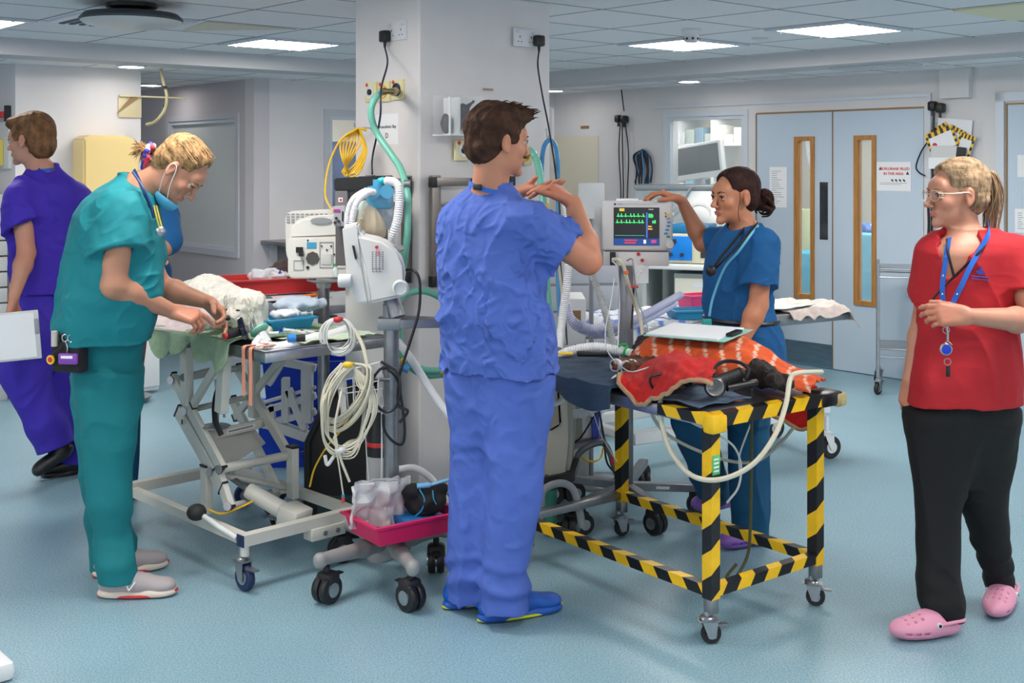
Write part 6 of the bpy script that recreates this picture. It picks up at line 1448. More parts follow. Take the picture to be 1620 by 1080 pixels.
# ---------------------------------------------------------------- anaesthetic machine by the pillar
def gas_machine():
    t = thing('anaesthetic_machine', 'black and grey anaesthetic machine with clear blue valves beside the pillar', 'anaesthetic machine', V(560, 800, 5.1))
    slab('tower', [(530, 300), (586, 300), (586, 420), (530, 420)], 4.98, (.06, .14, 0), mat('dark panel', rgb(96, 90, 92), .4), t, .004)
    slab('top_housing', [(528, 282), (594, 278), (594, 302), (528, 302)], 4.965, (.06, .18, 0), M_black, t, .005)
    slab('side_unit', [(530, 302), (550, 302), (550, 336), (530, 336)], 4.94, (.0, .1, 0), mat('grey panel', rgb(120, 116, 120), .35, metal=.3), t, .003)
    slab('vaporizer', [(527, 326), (547, 325), (548, 358), (528, 358)], 4.90, (.01, .10, 0), mat('vaporizer grey', rgb(170, 170, 176), .4), t, .004)
    mb = MB(); mb.cbox(V(533, 333, 4.898), (.026, .003, .010)); mb.build('purple_label', mat('label purple', rgb(170, 30, 150), .5), t)
    mb = MB()
    for x, y in ((532, 345), (536, 350), (530, 352)): mb.cyl(V(x, y, 4.9), V(x, y, 4.89), .006, n=10)
    mb.cbox(V(542, 342, 4.897), (.006, .004, .04)); mb.build('dial', M_ink, t)
    mb = MB(); mb.cbox(V(539, 316, 4.938), (.018, .003, .018)); mb.build('label', M_paper, t)
    mb = MB(); mb.cbox(V(539, 316, 4.936), (.010, .002, .010)); mb.build('label_mark', M_redink, t)
    cb = mat('clear blue plastic', rgb(90, 180, 222), .1, alpha=.62)
    slab('valve_block', [(578, 296), (600, 292), (622, 298), (623, 330), (580, 334)], 4.86, (-.01, .10, 0), cb, t, .008)
    mb = MB(); 
    for x, y in ((590, 305), (612, 303)): mb.cyl(V(x, y, 4.80), V(x, y, 4.88), .028, n=20)
    mb.cyl(V(598, 300, 4.85), V(598, 284, 4.85), .022, n=18); mb.build('valve_chambers', cb, t)
    mb = MB(); mb.cyl(V(605, 362, 4.87), V(606, 330, 4.87), .045, .045, n=24); mb.build('absorber', mat('clear canister', rgb(190, 206, 220), .1, alpha=.5), t)
    mb = MB(); mb.cyl(V(605, 360, 4.87), V(605.5, 340, 4.87), .040, n=20); mb.build('granules', mat('soda lime', rgb(214, 210, 214), .9, bump=[('voronoi', 200, 1, .004)]), t)
    mb = MB(); mb.tube([V(577, 301, 4.8), V(584, 303, 4.79), V(590, 304, 4.79)], .013, n=12); mb.tube([V(608, 284, 4.84), V(602, 286, 4.84), V(597, 290, 4.85)], .013, n=12); mb.build('connector', mat('turquoise plastic', rgb(30, 190, 190), .3), t)
    mb = MB(Matrix.Translation(V(574, 327, 4.75))); mb.lathe([(.014, -.05), (.016, -.02), (.020, -.01), (.022, .012), (.016, .022), (1e-4, .024)], 20); mb.build('relief_valve', mat('milky plastic', rgb(214, 226, 214), .3), t)
    # cabinet behind and below, reaching the floor
    slab('cabinet', [(545, 420), (610, 420), (610, 600), (545, 600)], 5.17, (.05, .14, 0), mat('cabinet white', rgb(208, 208, 206), .45), t, .008)
gas_machine()
t = thing('breathing_bag', 'beige rubber breathing bag with a black neck hanging among white hoses', 'breathing bag', V(588, 372, 4.78))
c = V(584, 350, 4.78); sdf_mesh('bag', [RC(V(577, 322, 4.75), V(580, 334, 4.76), .012, .03, k=.03), EL(V(584, 352, 4.78), (.052, .045, .055), k=.03), EL(V(592, 366, 4.8), (.05, .042, .045), k=.03)], mat('latex beige', rgb(206, 192, 166), .35), t, res=.004, disp=lambda p: -.0025*np.cos(np.arctan2(p[..., 1]-c.y, p[..., 0]-c.x)*7))
mb = MB(); mb.cyl(V(574, 321, 4.75), V(574, 332, 4.75), .019, n=18); mb.build('neck', M_black, t)
hose('breathing_hose', [V(549, 372, 4.75), V(550, 340, 4.74), V(558, 316, 4.73), V(576, 303, 4.76), V(588, 302, 4.79)], .013, M_corr, 'white corrugated hose looping up to the left of the breathing bag', corr=.008)
hose('breathing_hose', [V(557, 372, 4.72), V(558, 344, 4.71), V(566, 318, 4.70), V(582, 305, 4.74), V(592, 304, 4.78)], .014, M_corr, 'second white corrugated hose in front of the first, left of the breathing bag', corr=.008)
hose('breathing_hose', [V(610, 286, 4.82), V(624, 288, 4.80), V(632, 300, 4.78), V(630, 340, 4.76), V(624, 365, 4.76), V(618, 395, 4.8)], .019, M_corr, 'thick white corrugated hose arching to the right of the breathing bag', corr=.009)
hose('suction_hose', [V(604, 145, 5.12), V(592, 158, 5.08), V(587, 180, 5.08), V(596, 210, 5.1), V(618, 243, 5.06), V(635, 270, 5.0), V(645, 310, 4.9), V(645, 360, 4.86), V(641, 400, 4.86), V(635, 440, 4.88), V(628, 480, 4.86)], .0145, M_green, 'pale green hose running from the wall outlet down the left face of the pillar', n=14)
o = MB()
for k, (x, y) in enumerate(((603, 146), (600, 148), (597, 151), (594, 154), (591.5, 158), (589.5, 163), (588, 168), (587.5, 173), (587, 178))): c = V(x, y, 5.1); o.sph(c, .0165, 6, (.5, 1, .5))
for x, y in ((644, 291), (645, 318)): o.cyl(V(x-5, y, 4.92), V(x+5, y, 4.92), .017, n=12)
tag(o.build('hose_spring', M_dsteel), 'wire spring and black ties round the pale green hose', 'spring')
# outlets, sockets, sign on the left pillar face
def socket(W_, px, py, label, plug_px, w=.145, h=.088, led=False):
    a, z = W_.sz(px, py); t = thing('wall_socket', label, 'socket', W_.M @ Vector((a, -.01, z)))
    mb = MB(W_.M); mb.rbox((a-w/2, -.012, z-h/2), (a+w/2, 0, z+h/2), .004); mb.build('face_plate', mat('socket white', rgb(226, 226, 230), .3), t)
    for s_ in (-1, 1):
        mb = MB(W_.M); mb.rbox((a+s_*.05-.01, -.016, z+.02), (a+s_*.05+.01, -.012, z+.034), .002); mb.build('switch', M_trim, t)
        mb = MB(W_.M); mb.box((a+s_*.036-.0025, -.0125, z-.002), (a+s_*.036+.0025, -.012, z+.008))
        for q in (-1, 1): mb.box((a+s_*.036+q*.011-.004, -.0125, z-.022), (a+s_*.036+q*.011+.004, -.012, z-.018))
        mb.build('pin_hole', M_ink, t)
    p = thing('plug', 'black plug in the '+label, 'plug', W_.p(*plug_px, .03)); b, z2 = W_.sz(*plug_px)
    mb = MB(W_.M); mb.rbox((b-.026, -.05, z2-.028), (b+.026, -.0125, z2+.026), .009); mb.build('body', M_black, p); mb = MB(W_.M); mb.cyl((b, -.03, z2-.024), (b, -.03, z2-.055), .009, .005, n=12); mb.build('cord_grip', M_black, p)
    return W_.M @ Vector((b, -.03, z2-.05))
e = socket(PL, 630, 49, 'white double socket high on the left pillar face', (617.5, 58))
hose('power_cord', [e, V(613, 100, 5.2), V(603, 140, 5.05), V(602, 180, 5.03), V(596, 215, 5.15), V(589, 250, 5.2), V(589, 275, 5.1)], .0042, mat('navy cord', rgb(30, 30, 60), .4), 'dark cord hanging from the plug on the left pillar face', 'cord')
e = socket(PR, 829, 60, 'white double socket high on the right pillar face', (846, 65))
hose('power_cord', [e, V(851, 105, 5.6), V(858, 150, 5.6), V(866, 190, 5.55), V(872, 225, 5.5), V(878, 265, 5.45), V(886, 340, 5.4), V(887, 420, 5.35), V(893, 480, 5.3), V(897, 545, 5.2)], .0042, M_cordk, 'dark cord hanging from the plug on the right pillar face', 'cord')
ocm = mat('outlet cream', rgb(226, 218, 170), .4)
for k, (W_, px, py, lab) in enumerate(((PL, 590, 146, 'cream gas outlet with a white ring, leftmost of three on the pillar'), (PL, 611, 145, 'cream gas outlet with a yellow ring behind the green hose fitting'), (PL, 632, 142, 'cream gas outlet with a dark blue ring, rightmost of three on the pillar'), (PR, 730, 238, 'cream gas outlet on the pillar left of the man in blue scrubs'), (PR, 827, 246, 'cream gas outlet on the pillar in front of the face of the man in blue'))):
    a, z = W_.sz(px, py); t = thing('gas_outlet', lab, 'gas outlet', W_.M @ Vector((a, -.01, z)), 'cream gas outlets on the pillar')
    h = .047; mb = MB(W_.M); mb.rbox((a-h, -.016, z-h), (a+h, 0, z+h), .004); mb.build('plate', ocm, t)
    mb = MB(W_.M @ Matrix.Translation((a, 0, z)) @ Matrix.Rotation(PI/2, 4, 'X')); mb.lathe([(.03, .014), (.03, .022), (.024, .022), (.024, .017), (1e-4, .017)], 24); mb.build('ring', (M_white, M_yel, mat('navy ring', rgb(30, 40, 80), .4), M_paper, M_yel)[k], t)
    mb = MB(W_.M @ Matrix.Translation((a, 0, z)) @ Matrix.Rotation(PI/2, 4, 'X')); mb.lathe([(.014, .016), (.014, .024), (1e-4, .024)], 20); mb.build('port', M_ink, t)
    mb = MB(W_.M @ Matrix.Translation((a-.026, -.0165, z+.034)) @ Matrix.Rotation(PI/4, 4, 'Y')); mb.box((-.008, -.001, -.008), (.008, 0, .008)); mb.build('red_diamond', M_redink, t)
t = thing('hose_fitting', 'brass and steel fitting joining the green hose to the pillar outlet', 'fitting', V(620, 145, 5.15)); a, z = PL.sz(632, 144)
mb = MB(); p0 = PL.M @ Vector((a, -.02, z)); p1 = V(622, 145, 5.14); p2 = V(608, 144, 5.12); mb.cyl(p0, p1, .018, n=16); mb.cyl(p1, p2, .012, n=14); mb.cyl(V(611, 144, 5.12), V(605, 145, 5.115), .016, n=14); mb.build('body', mat('aged brass', rgb(150, 132, 96), .35, metal=.8), t)
a, z = PL.sz(611, 206); mb = MB(PL.M); mb.box((a-.075, -.003, z-.065), (a+.098, -.001, z+.075)); o = tag(mb.build('sign', M_paper, None, False), 'white sheet reading Anaesthetic Bay D on the left pillar face', 'sign')
text('Anaesthetic Bay', .021, PL.T(a+.015, z+.016, .0034), M_ink, o); text('D', .034, PL.T(a+.01, z-.026, .0034), M_ink, o)
t = thing('cable_hook', 'small steel hook on the pillar holding the coiled yellow cable', 'hook', V(580, 205, 5.4)); mb = MB(); h0 = PL.p(588, 203); mb.tube([h0, h0+Vector((-.02, -.06, 0)), h0+Vector((-.06, -.09, -.004)), h0+Vector((-.07, -.08, .02))], .004, n=8); mb.build('wire', M_steel, t)
t = thing('cable_coil', 'coil of bright yellow cable hanging beside the pillar', 'cable coil', V(560, 270, 5.35)); mb = MB()
for k in range(7):
    dx = (k-3)*2.2; top = V(565, 203, 5.36-.008*k)
    mb.tube([top, V(556-dx*2.4, 222, 5.36), V(546-dx*1.6+k, 250, 5.34-.01*k), V(548+dx, 272+(k % 3)*3, 5.34), V(566+dx, 262+(k % 2)*8, 5.34), V(577+dx*.4, 235, 5.35), top+Vector((.01, 0, 0))], .0042, n=6, k=8)
mb.tube([V(565, 203, 5.34), V(540, 220, 5.33), V(524, 250, 5.32), V(516, 282, 5.3), V(515, 310, 5.25), V(522, 327, 5.15), V(530, 334, 5.0)], .0045, n=7); mb.tube([V(565, 203, 5.34), V(572, 204, 5.34), V(580, 206, 5.35)], .006, n=7); mb.build('cable', M_yel, t)
# steel equipment rails on both pillar faces
def railframe(W_, x0, x1, y0, y1, label, inner=True):
    a, zt = W_.sz(x0, y0); b, _ = W_.sz(x1, y0); _, zb = W_.sz((x0+x1)/2, y1); t = thing('equipment_rail', label, 'equipment rail', W_.M @ Vector(((a+b)/2, -.03, zb)))
    rm = mat('rail steel', rgb(136, 130, 126), .35, metal=.8, var=.1, fine=12)
    for z in (zt-.02, zb+.02): mb = MB(W_.M); mb.rbox((a, -.05, z-.018), (b, -.03, z+.018), .002); mb.build('rail', rm, t)
    for x in (a+.03, b-.03): mb = MB(W_.M); mb.rbox((x-.024, -.03, zb-.01), (x+.024, -.004, zt+.01), .002); mb.build('upright', rm, t)
    for z in (zt-.02, zb+.02):
        for x in (a, b): mb = MB(W_.M); mb.rbox((x-.014, -.056, z-.024), (x+.014, -.024, z+.024), .003); mb.build('end_cap', M_black, t)
    mb = MB(W_.M); mb.rbox((a+.04, -.028, zt-.13), (b-.04, -.018, zt-.11), .002); mb.build('cross_bar', rm, t)
railframe(PL, 585, 654, 280, 440, 'steel equipment rail on the left face of the pillar')
railframe(PR, 676, 800, 281, 446, 'steel equipment rail on the right face of the pillar behind the man in blue')
# acrylic mask box with black masks
a, zt = PR.sz(684, 151); b, _ = PR.sz(738, 153); zb = PR.sz(710, 214)[1]; t = thing('acrylic_box', 'clear acrylic wall box holding black face masks left of the man in blue', 'wall box', PR.M @ Vector(((a+b)/2, -.06, zb)))
mb = MB(PR.M); mb.box((a, -.125, zb), (b, -.121, zt-.01)); mb.box((a, -.004, zb), (b, -.001, zt+.01)); mb.box((a, -.121, zb), (a+.004, -.004, zt)); mb.box((b-.004, -.121, zb), (b, -.004, zt)); mb.build('panels', M_acry, t, False)
mb = MB(PR.M); mb.box((a, -.127, zb-.004), (b, -.001, zb+.004)); mb.box((a-.001, -.127, zb), (a+.005, -.119, zt-.01)); mb.box((b-.005, -.127, zb), (b+.001, -.119, zt-.01)); mb.box((a+.06, -.121, zb), (a+.064, -.004, zt-.01)); mb.build('edges', M_acrye, t, False)
for k, (x, y, s_) in enumerate(((.03, .05, 1.), (.10, .05, .9), (.125, .10, 1.))):
    c = PR.M @ Vector((a+x, -.06, zb+y)); sdf_mesh('face_mask', [EL(c, (.022*s_, .03, .045*s_)), RC(c, c+Vector((.05, -.02, .05)), .012, .007), RC(c, c+Vector((.065, -.02, .0)), .012, .006)] if k else [EL(c, (.022, .03, .045))], mat('mask black rubber', rgb(34, 34, 44), .5), None, res=.004, disp=lambda p: .006*noise(p, 40, 2))
    tag(bpy.context.scene.collection.objects[-1], ('black rubber mask at the left of the acrylic box', 'black rubber mask in the middle of the acrylic box', 'black rubber mask with straps sticking out of the acrylic box')[k], 'mask')
c = PR.p(728, 198, .13); M_ = PR.T(PR.sz(729, 199)[0], PR.sz(729, 199)[1], .13); mb = MB(M_); mb.box((-.035, -.035, -.001), (.03, .035, 0)); o = tag(mb.build('note', M_paper, None, False), 'handwritten white note on the front of the acrylic box', 'note')
for k in range(3): mb = MB(M_); mb.tube([(-.022+k*.018+.004*math.sin(j*2), -.026+j*.006, .001) for j in range(9)], .0013, n=4); mb.build('scribble', M_ink, o)
# acrylic box beyond the right edge of the pillar, blue hose loop on its hook, wall hooks
a = .81; zt, zb = PR.sz(880, 170)[1], PR.sz(880, 218)[1]; zz = 1.0
t = thing('acrylic_box', 'clear acrylic box jutting from the far right edge of the pillar', 'wall box', PR.M @ Vector((.84, .1, zb)))
mb = MB(PR.M); mb.box((.80, .06, zb), (.86, .064, zt)); mb.box((.857, .064, zb), (.861, .2, zt)); mb.box((.80, .06, zb), (.86, .2, zb+.004)); mb.build('panels', M_acry, t, False)
mb = MB(PR.M); mb.box((.852, .056, zb), (.864, .066, zt)); mb.box((.80, .056, zb-.004), (.864, .2, zb+.005)); mb.box((.80, .056, zt-.005), (.864, .066, zt)); mb.build('edges', M_acrye, t, False)
t = thing('wall_hook', 'small steel hook on the pillar holding the blue hose loop', 'hook', PR.p(864, 208, .02)); mb = MB(); h0 = PR.p(864, 205); mb.tube([h0, h0+Vector((0, -.03, 0)), h0+Vector((.004, -.04, -.04)), h0+Vector((.01, -.06, -.05)), h0+Vector((.01, -.07, -.03))], .003, n=7); mb.build('wire', M_steel, t)
hose('oxygen_hose', [V(859, 330, 5.5), V(857, 270, 5.55), V(860, 235, 5.6), V(868, 222, 5.62), V(877, 228, 5.6), V(882, 250, 5.55), V(883, 300, 5.5), V(884, 380, 5.4), V(883, 440, 5.35), V(886, 500, 5.3)], .011, M_bcord, 'sky blue hose looped over the hook at the right edge of the pillar', n=12)
hose('suction_hose', [PR.p(828, 243, .02), V(840, 240, 5.4), V(850, 256, 5.36), V(856, 290, 5.3), V(860, 330, 5.25), V(862, 400, 5.2), V(866, 460, 5.2), V(872, 520, 5.2)], .018, M_green, 'pale green ribbed hose beside the face of the man in blue', corr=.016)
t = thing('hose_collar', 'yellow collar round the pale green hose beside the man in blue', 'collar'  , V(861, 328, 5.25)); mb = MB(); mb.cyl(V(861, 322, 5.25), V(861, 332, 5.25), .021, n=14); mb.build('collar', M_yel, t)
# ---------------------------------------------------------------- wire basket, cable bundles, black cord loops, black case, cylinder
def basket():
    t = thing('wire_basket', 'white wire basket clamped to the left pole stand', 'basket', V(580, 650, 4.6))
    top = [V(532, 590, 4.50), V(600, 573, 4.56), V(612, 590, 4.72), V(545, 600, 4.75)]; bot = [V(540, 655, 4.52), V(598, 645, 4.56), V(608, 650, 4.70), V(548, 655, 4.72)]
    wm = mat('white coated wire', rgb(222, 222, 224), .35); mb = MB()
    for q in (top, bot):
        for i in range(4): mb.cyl(q[i], q[(i+1) % 4], .0035, n=7)
    mid = [a.lerp(b, .4) for a, b in zip(top, bot)]
    for i in range(4): mb.cyl(mid[i], mid[(i+1) % 4], .0022, n=6)
    for i in range(4):
        for k in range(5): f_ = k/5; mb.cyl(top[i].lerp(top[(i+1) % 4], f_), bot[i].lerp(bot[(i+1) % 4], f_), .0022, n=6)
    for k in range(1, 9): f_ = k/9; mb.cyl(bot[0].lerp(bot[1], f_), bot[3].lerp(bot[2], f_), .0018, n=6)
    for k in range(1, 7): f_ = k/7; mb.cyl(bot[0].lerp(bot[3], f_), bot[1].lerp(bot[2], f_), .0018, n=6)
    mb.build('wires', wm, t); mb = MB(); mb.cyl(V(600, 600, 4.56), V(617, 600, 4.6), .008, n=10); mb.build('bracket', M_dsteel, t)
basket()
rnd = random.Random(31)
def bundle(name, label, cx, cy, Y, rx, ry, n, m, tie, tiec, seed, r=.0028, tilt=0.):
    rnd = random.Random(seed); t = thing(name, label, 'cable bundle', V(cx, cy+ry, Y), 'tied bundles of pale monitor leads')
    mb = MB()
    for k in range(n):
        a = rnd.uniform(.75, 1.1); b = rnd.uniform(.85, 1.08); dy = rnd.uniform(-.03, .03); ph = rnd.uniform(-.12, .12)
        pts = []
        for j in range(15):
            th = 2*PI*j/14+PI/2; x = cx+rx*a*math.cos(th)+tilt*ry*math.sin(th)*.1+ph*rx; y = cy-ry*b*math.sin(th)+ry*(b-1)
            if j in (0, 14): x, y = cx+tilt, cy-ry
            pts.append(V(x, y, Y+dy*math.cos(th)+.005*k/n))
        mb.tube(pts, r*rnd.uniform(.7, 1.3), n=6, k=4)
    mb.build('leads', m, t)
    mb = MB(); c = V(cx+tilt, cy-ry+2, Y); mb.tube([c+Vector((.018*math.cos(a), -.012*math.sin(a), .004*math.sin(2*a))) for a in np.linspace(0, 2*PI, 13)], .0055, n=8, smooth=False); mb.sph(c-Vector((0, .012, 0)), .014, 7, (1.3, .8, .9)); mb.build('tie', tiec, t)
    return t
bundle('cable_bundle', 'bundle of grey white leads with a red tie at the table end', 535, 531, 4.70, 26, 28, 16, M_wtube, 1, M_red, 3)
bundle('cable_bundle', 'bundle of cream leads with a yellow tie on the wire basket', 548, 626, 4.47, 30, 52, 18, M_wcord, 1, M_yel, 5, .0034, 4)
t = thing('lead_loops', 'long loose loops of cream leads hanging below the wire basket', 'leads', V(560, 740, 4.45)); mb = MB()
for k in range(7):
    o_ = rnd.uniform(-6, 6); mb.tube([V(546+o_, 574, 4.47), V(524+o_, 600+k*4, 4.45), V(516+o_*1.5, 640, 4.44-.006*k), V(520+o_, 680+k*5, 4.43), V(545+o_+k*3, 705+k*3, 4.43), V(580+o_, 690-k*3, 4.44), V(596-k*2, 650-k*4, 4.45), V(590-k*4, 610, 4.46), V(560, 580, 4.47)], .0028+.0006*(k % 3), n=6, k=6)
mb.build('leads', M_wcord, t)
for k, (pts, r_, m_, lab) in enumerate((
    ([V(548, 582, 4.5), V(536, 640, 4.43), V(530, 680, 4.42), V(538, 722, 4.42), V(553, 762, 4.42)], .005, M_wcord, 'cream tube ending loose below the wire basket'),
    ([V(576, 600, 4.5), V(577, 660, 4.5), V(580, 720, 4.5), V(584, 770, 4.49), V(583, 798, 4.47)], .002, M_wtube, 'thin grey lead hanging straight to the cream table frame'),
    ([V(604, 640, 4.52), V(604, 720, 4.52), V(603, 780, 4.52), V(600, 812, 4.5)], .0035, M_acrye, 'clear thin tube hanging straight beside the grey cylinder'),
    ([V(528, 690, 4.42), V(536, 735, 4.42), V(543, 782, 4.42)], .003, M_wcord, 'cream lead ending in a small red and blue connector'),
    ([V(560, 520, 4.7), V(575, 550, 4.66), V(582, 590, 4.6), V(578, 640, 4.52), V(570, 690, 4.5), V(552, 700, 4.47), V(536, 712, 4.46)], .008, M_wcord, 'thick cream tube dropping from the table end past the basket'))):
    hose('lead', pts, r_, m_, lab, 'lead', n=8)
c = V(543, 786, 4.42); t = thing('connector', 'small red and blue connector hanging over the cream table frame', 'connector', c); mb = MB(); mb.cyl(c+Z*.01, c, .006, n=8); mb.build('sleeve', M_cyan, t); mb = MB(); mb.cyl(c, c-Z*.02, .006, n=8); mb.build('plug', M_redink, t)
t = thing('ultrasound_probe', 'pale grey probe hanging among the cream leads', 'probe', V(535, 712, 4.43)); mb = MB(); mb.sph(V(538, 712, 4.43), .018, 9, (1.2, 1, .8)); mb.tube([V(528, 722, 4.43), V(518, 735, 4.43), V(514, 720, 4.43)], .007, n=8); mb.build('probe', M_offw, t)
hose('power_cord', [V(641, 427, 4.6), V(655, 428, 4.56), V(664, 445, 4.54), V(663, 490, 4.52), V(652, 530, 4.5), V(636, 580, 4.5), V(631, 600, 4.5), V(630, 640, 4.5), V(645, 650, 4.5), V(632, 668, 4.5)], .0055, M_cordk, 'black mains cord curving from the wedge monitor down past the pole', 'cord')
t = thing('cord_coil', 'black cord hanging in two loops on the left pole', 'cord coil', V(620, 690, 4.5)); mb = MB()
mb.tube([V(603, 572, 4.5), V(628, 590, 4.48), V(633, 620, 4.47), V(624, 646, 4.47), V(606, 650, 4.47), V(590, 630, 4.48), V(588, 605, 4.48), V(600, 585, 4.49), V(612, 582, 4.5)], .0055, n=8)
mb.tube([V(612, 582, 4.5), V(628, 600, 4.5), V(636, 640, 4.5), V(640, 680, 4.5), V(636, 702, 4.5), V(622, 698, 4.49), V(608, 680, 4.49), V(606, 655, 4.49)], .0055, n=8); mb.build('cord', M_cordk, t)
def blackcase():
    t = thing('trolley_case', 'large black wheeled case standing behind the hanging leads', 'case', G(545, 815)+Vector((0, 0, 0)))
    bm_ = mat('case black', rgb(22, 22, 24), .5, var=.1)
    slab('shell', [(486, 700), (514, 640), (540, 610), (588, 606), (592, 800), (486, 812)], 5.22, (.08, .20, 0), bm_, t, .015, 3)
    mb = MB(); mb.tube([V(486, 800, 5.2), V(486, 700, 5.2), V(514, 640, 5.2), V(540, 608, 5.2)], .014, n=8, smooth=False); mb.build('edge_rib', M_rubber, t)
    for x in (500, 580): p = V(x, 820, 5.3); mb = MB(Matrix.Translation((p.x, p.y, .045)) @ Matrix.Rotation(PI/2, 4, 'X')); mb.lathe([(.02, -.02), (.045, -.02), (.045, .02), (.02, .02)], 20); mb.build('wheel', M_rubber, t)
    mb = MB(); p = V(500, 812, 5.2); mb.rbox((p.x, 5.21, .0), (p.x+.24, 5.42, .14), .01); mb.build('base', mat('case teal base', rgb(50, 74, 76), .6), t)
blackcase()
t = thing('gas_cylinder', 'grey gas cylinder with a black shoulder and red band behind the left pole', 'gas cylinder', V(602, 830, 4.78)*Vector((1, 1, 0)))
p = V(601, 0, 4.80); mb = MB(Matrix.Translation((p.x, p.y, 0))); mb.lathe([(.05, .0), (.055, .01), (.055, .42)], 26); mb.build('body', mat('cylinder grey', rgb(170, 170, 172), .4), t)
mb = MB(Matrix.Translation((p.x, p.y, 0))); mb.lathe([(.0552, .42), (.0552, .46), (.0552, .4601)], 26); mb.build('shoulder_band', M_black, t)
mb = MB(Matrix.Translation((p.x, p.y, 0))); mb.lathe([(.0556, .46), (.0556, .475), (.052, .478)], 26); mb.build('red_band', M_red, t)
mb = MB(Matrix.Translation((p.x, p.y, 0))); mb.lathe([(.053, .476), (.05, .54), (.03, .60), (.015, .62), (.015, .66), (1e-4, .66)], 26); mb.build('shoulder', M_black, t)
hose('yellow_tube', [V(490, 770, 4.9), V(498, 740, 4.9), V(518, 705, 4.9), V(540, 680, 4.93), V(552, 660, 4.94)], .004, M_yel, 'thin yellow tube rising across the black case', 'tube')
hose('yellow_tube', [V(330, 806, 4.62), V(352, 812, 4.66), V(385, 800, 4.72), V(400, 792, 4.74)], .004, M_yel, 'thin yellow tube under the cream table by the pedal', 'tube')
# green hose rings left of the man in blue, white hoses to the floor
for k, (pts, lab) in enumerate((([V(628, 480, 4.9), V(640, 466, 4.95), V(670, 460, 5.0), V(700, 472, 5.0), V(725, 490, 5.0)], 'pale green hose arching behind the side rail'),
    ([V(630, 476, 4.88), V(626, 520, 4.9), V(634, 560, 4.94), V(655, 580, 5.0), V(690, 586, 5.0), V(724, 578, 5.0)], 'pale green hose curling low behind the man in blue'),
    ([V(634, 480, 4.92), V(632, 530, 4.96), V(642, 570, 5.0), V(668, 592, 5.03), V(700, 592, 5.04), V(726, 586, 5.04)], 'lowest pale green hose with a blue joint behind the man in blue'))):
    hose('suction_hose', pts, .0145, M_green, lab, n=14, group=None)
mb = MB()
for x, y, c_ in ((639, 568, 0), (703, 587, 0)): mb.cyl(V(x-4, y-1, 4.93), V(x+4, y+2, 4.93), .0175, n=14)
tag(mb.build('hose_joint', M_yel), 'yellow joints on the low green hose rings', 'hose joint') if False else None
for x, y, m_, lab in ((639, 568, M_yel, 'yellow joint on the green hose nearest the pole'), (703, 587, M_yel, 'yellow joint on the green hose nearest the man in blue'), (643, 582, M_bcord, 'blue joint on the lowest green hose')):
    mb = MB(); mb.cyl(V(x-4, y-2, 4.95), V(x+4, y+2, 4.95), .018, n=14); tag(mb.build('hose_joint', m_), lab, 'hose joint')
hose('waste_hose', [V(630, 540, 4.8), V(655, 575, 4.72), V(690, 630, 4.6), V(722, 670, 4.55)], .016, M_corr, 'white hose running down right across the pillar to the man in blue', n=12)
hose('waste_hose', [V(632, 742, 4.75), V(655, 740, 4.74), V(680, 755, 4.72), V(702, 785, 4.7), V(722, 815, 4.66)], .014, M_corr, 'white hose curving out low from behind the left pole', n=12)
# ================================================================== HAZARD-TAPED TROLLEY WITH THE DARK DOG
A3 = Vector((.663, 3.958, 0)); C3 = math.atan2(.339, .436); T3 = frame(A3, C3); t3 = lambda x, y, z: T3 @ Vector((x, y, z)); Z3 = .775
M_hy = mat('tape yellow', rgb(240, 190, 20), .4, var=.08, fine=20); M_hb = mat('tape black', rgb(24, 24, 26), .35)
def hazbar(par, a, b, w=.04, pitch=.075, name='taped_bar', ph=0.):
    a, b = Vector(a), Vector(b); d = b-a; L = d.length; up = (0, 0, 1) if abs(d.normalized().z) < .9 else (1, 0, 0)
    mb = MB(T3 @ look(a, d, up)); h = w/2; x = -pitch+ph*pitch; k = 0
    while x < L+w:
        x1 = x+pitch; q = []
        for xx in (x, x1):
            for y, z in ((-h, -h), (h, -h), (h, h), (-h, h)): q.append((min(L, max(0, xx+(y+z)*.7)), y, z))
        if max(v[0] for v in q)-min(v[0] for v in q) > 1e-4: mb.m(k % 2); mb.add(q, [(0, 3, 2, 1), (4, 5, 6, 7), (0, 1, 5, 4), (1, 2, 6, 5), (2, 3, 7, 6), (3, 0, 4, 7)])
        x = x1; k += 1
    return mb.build(name, [M_hy, M_hb], par, smooth=False)
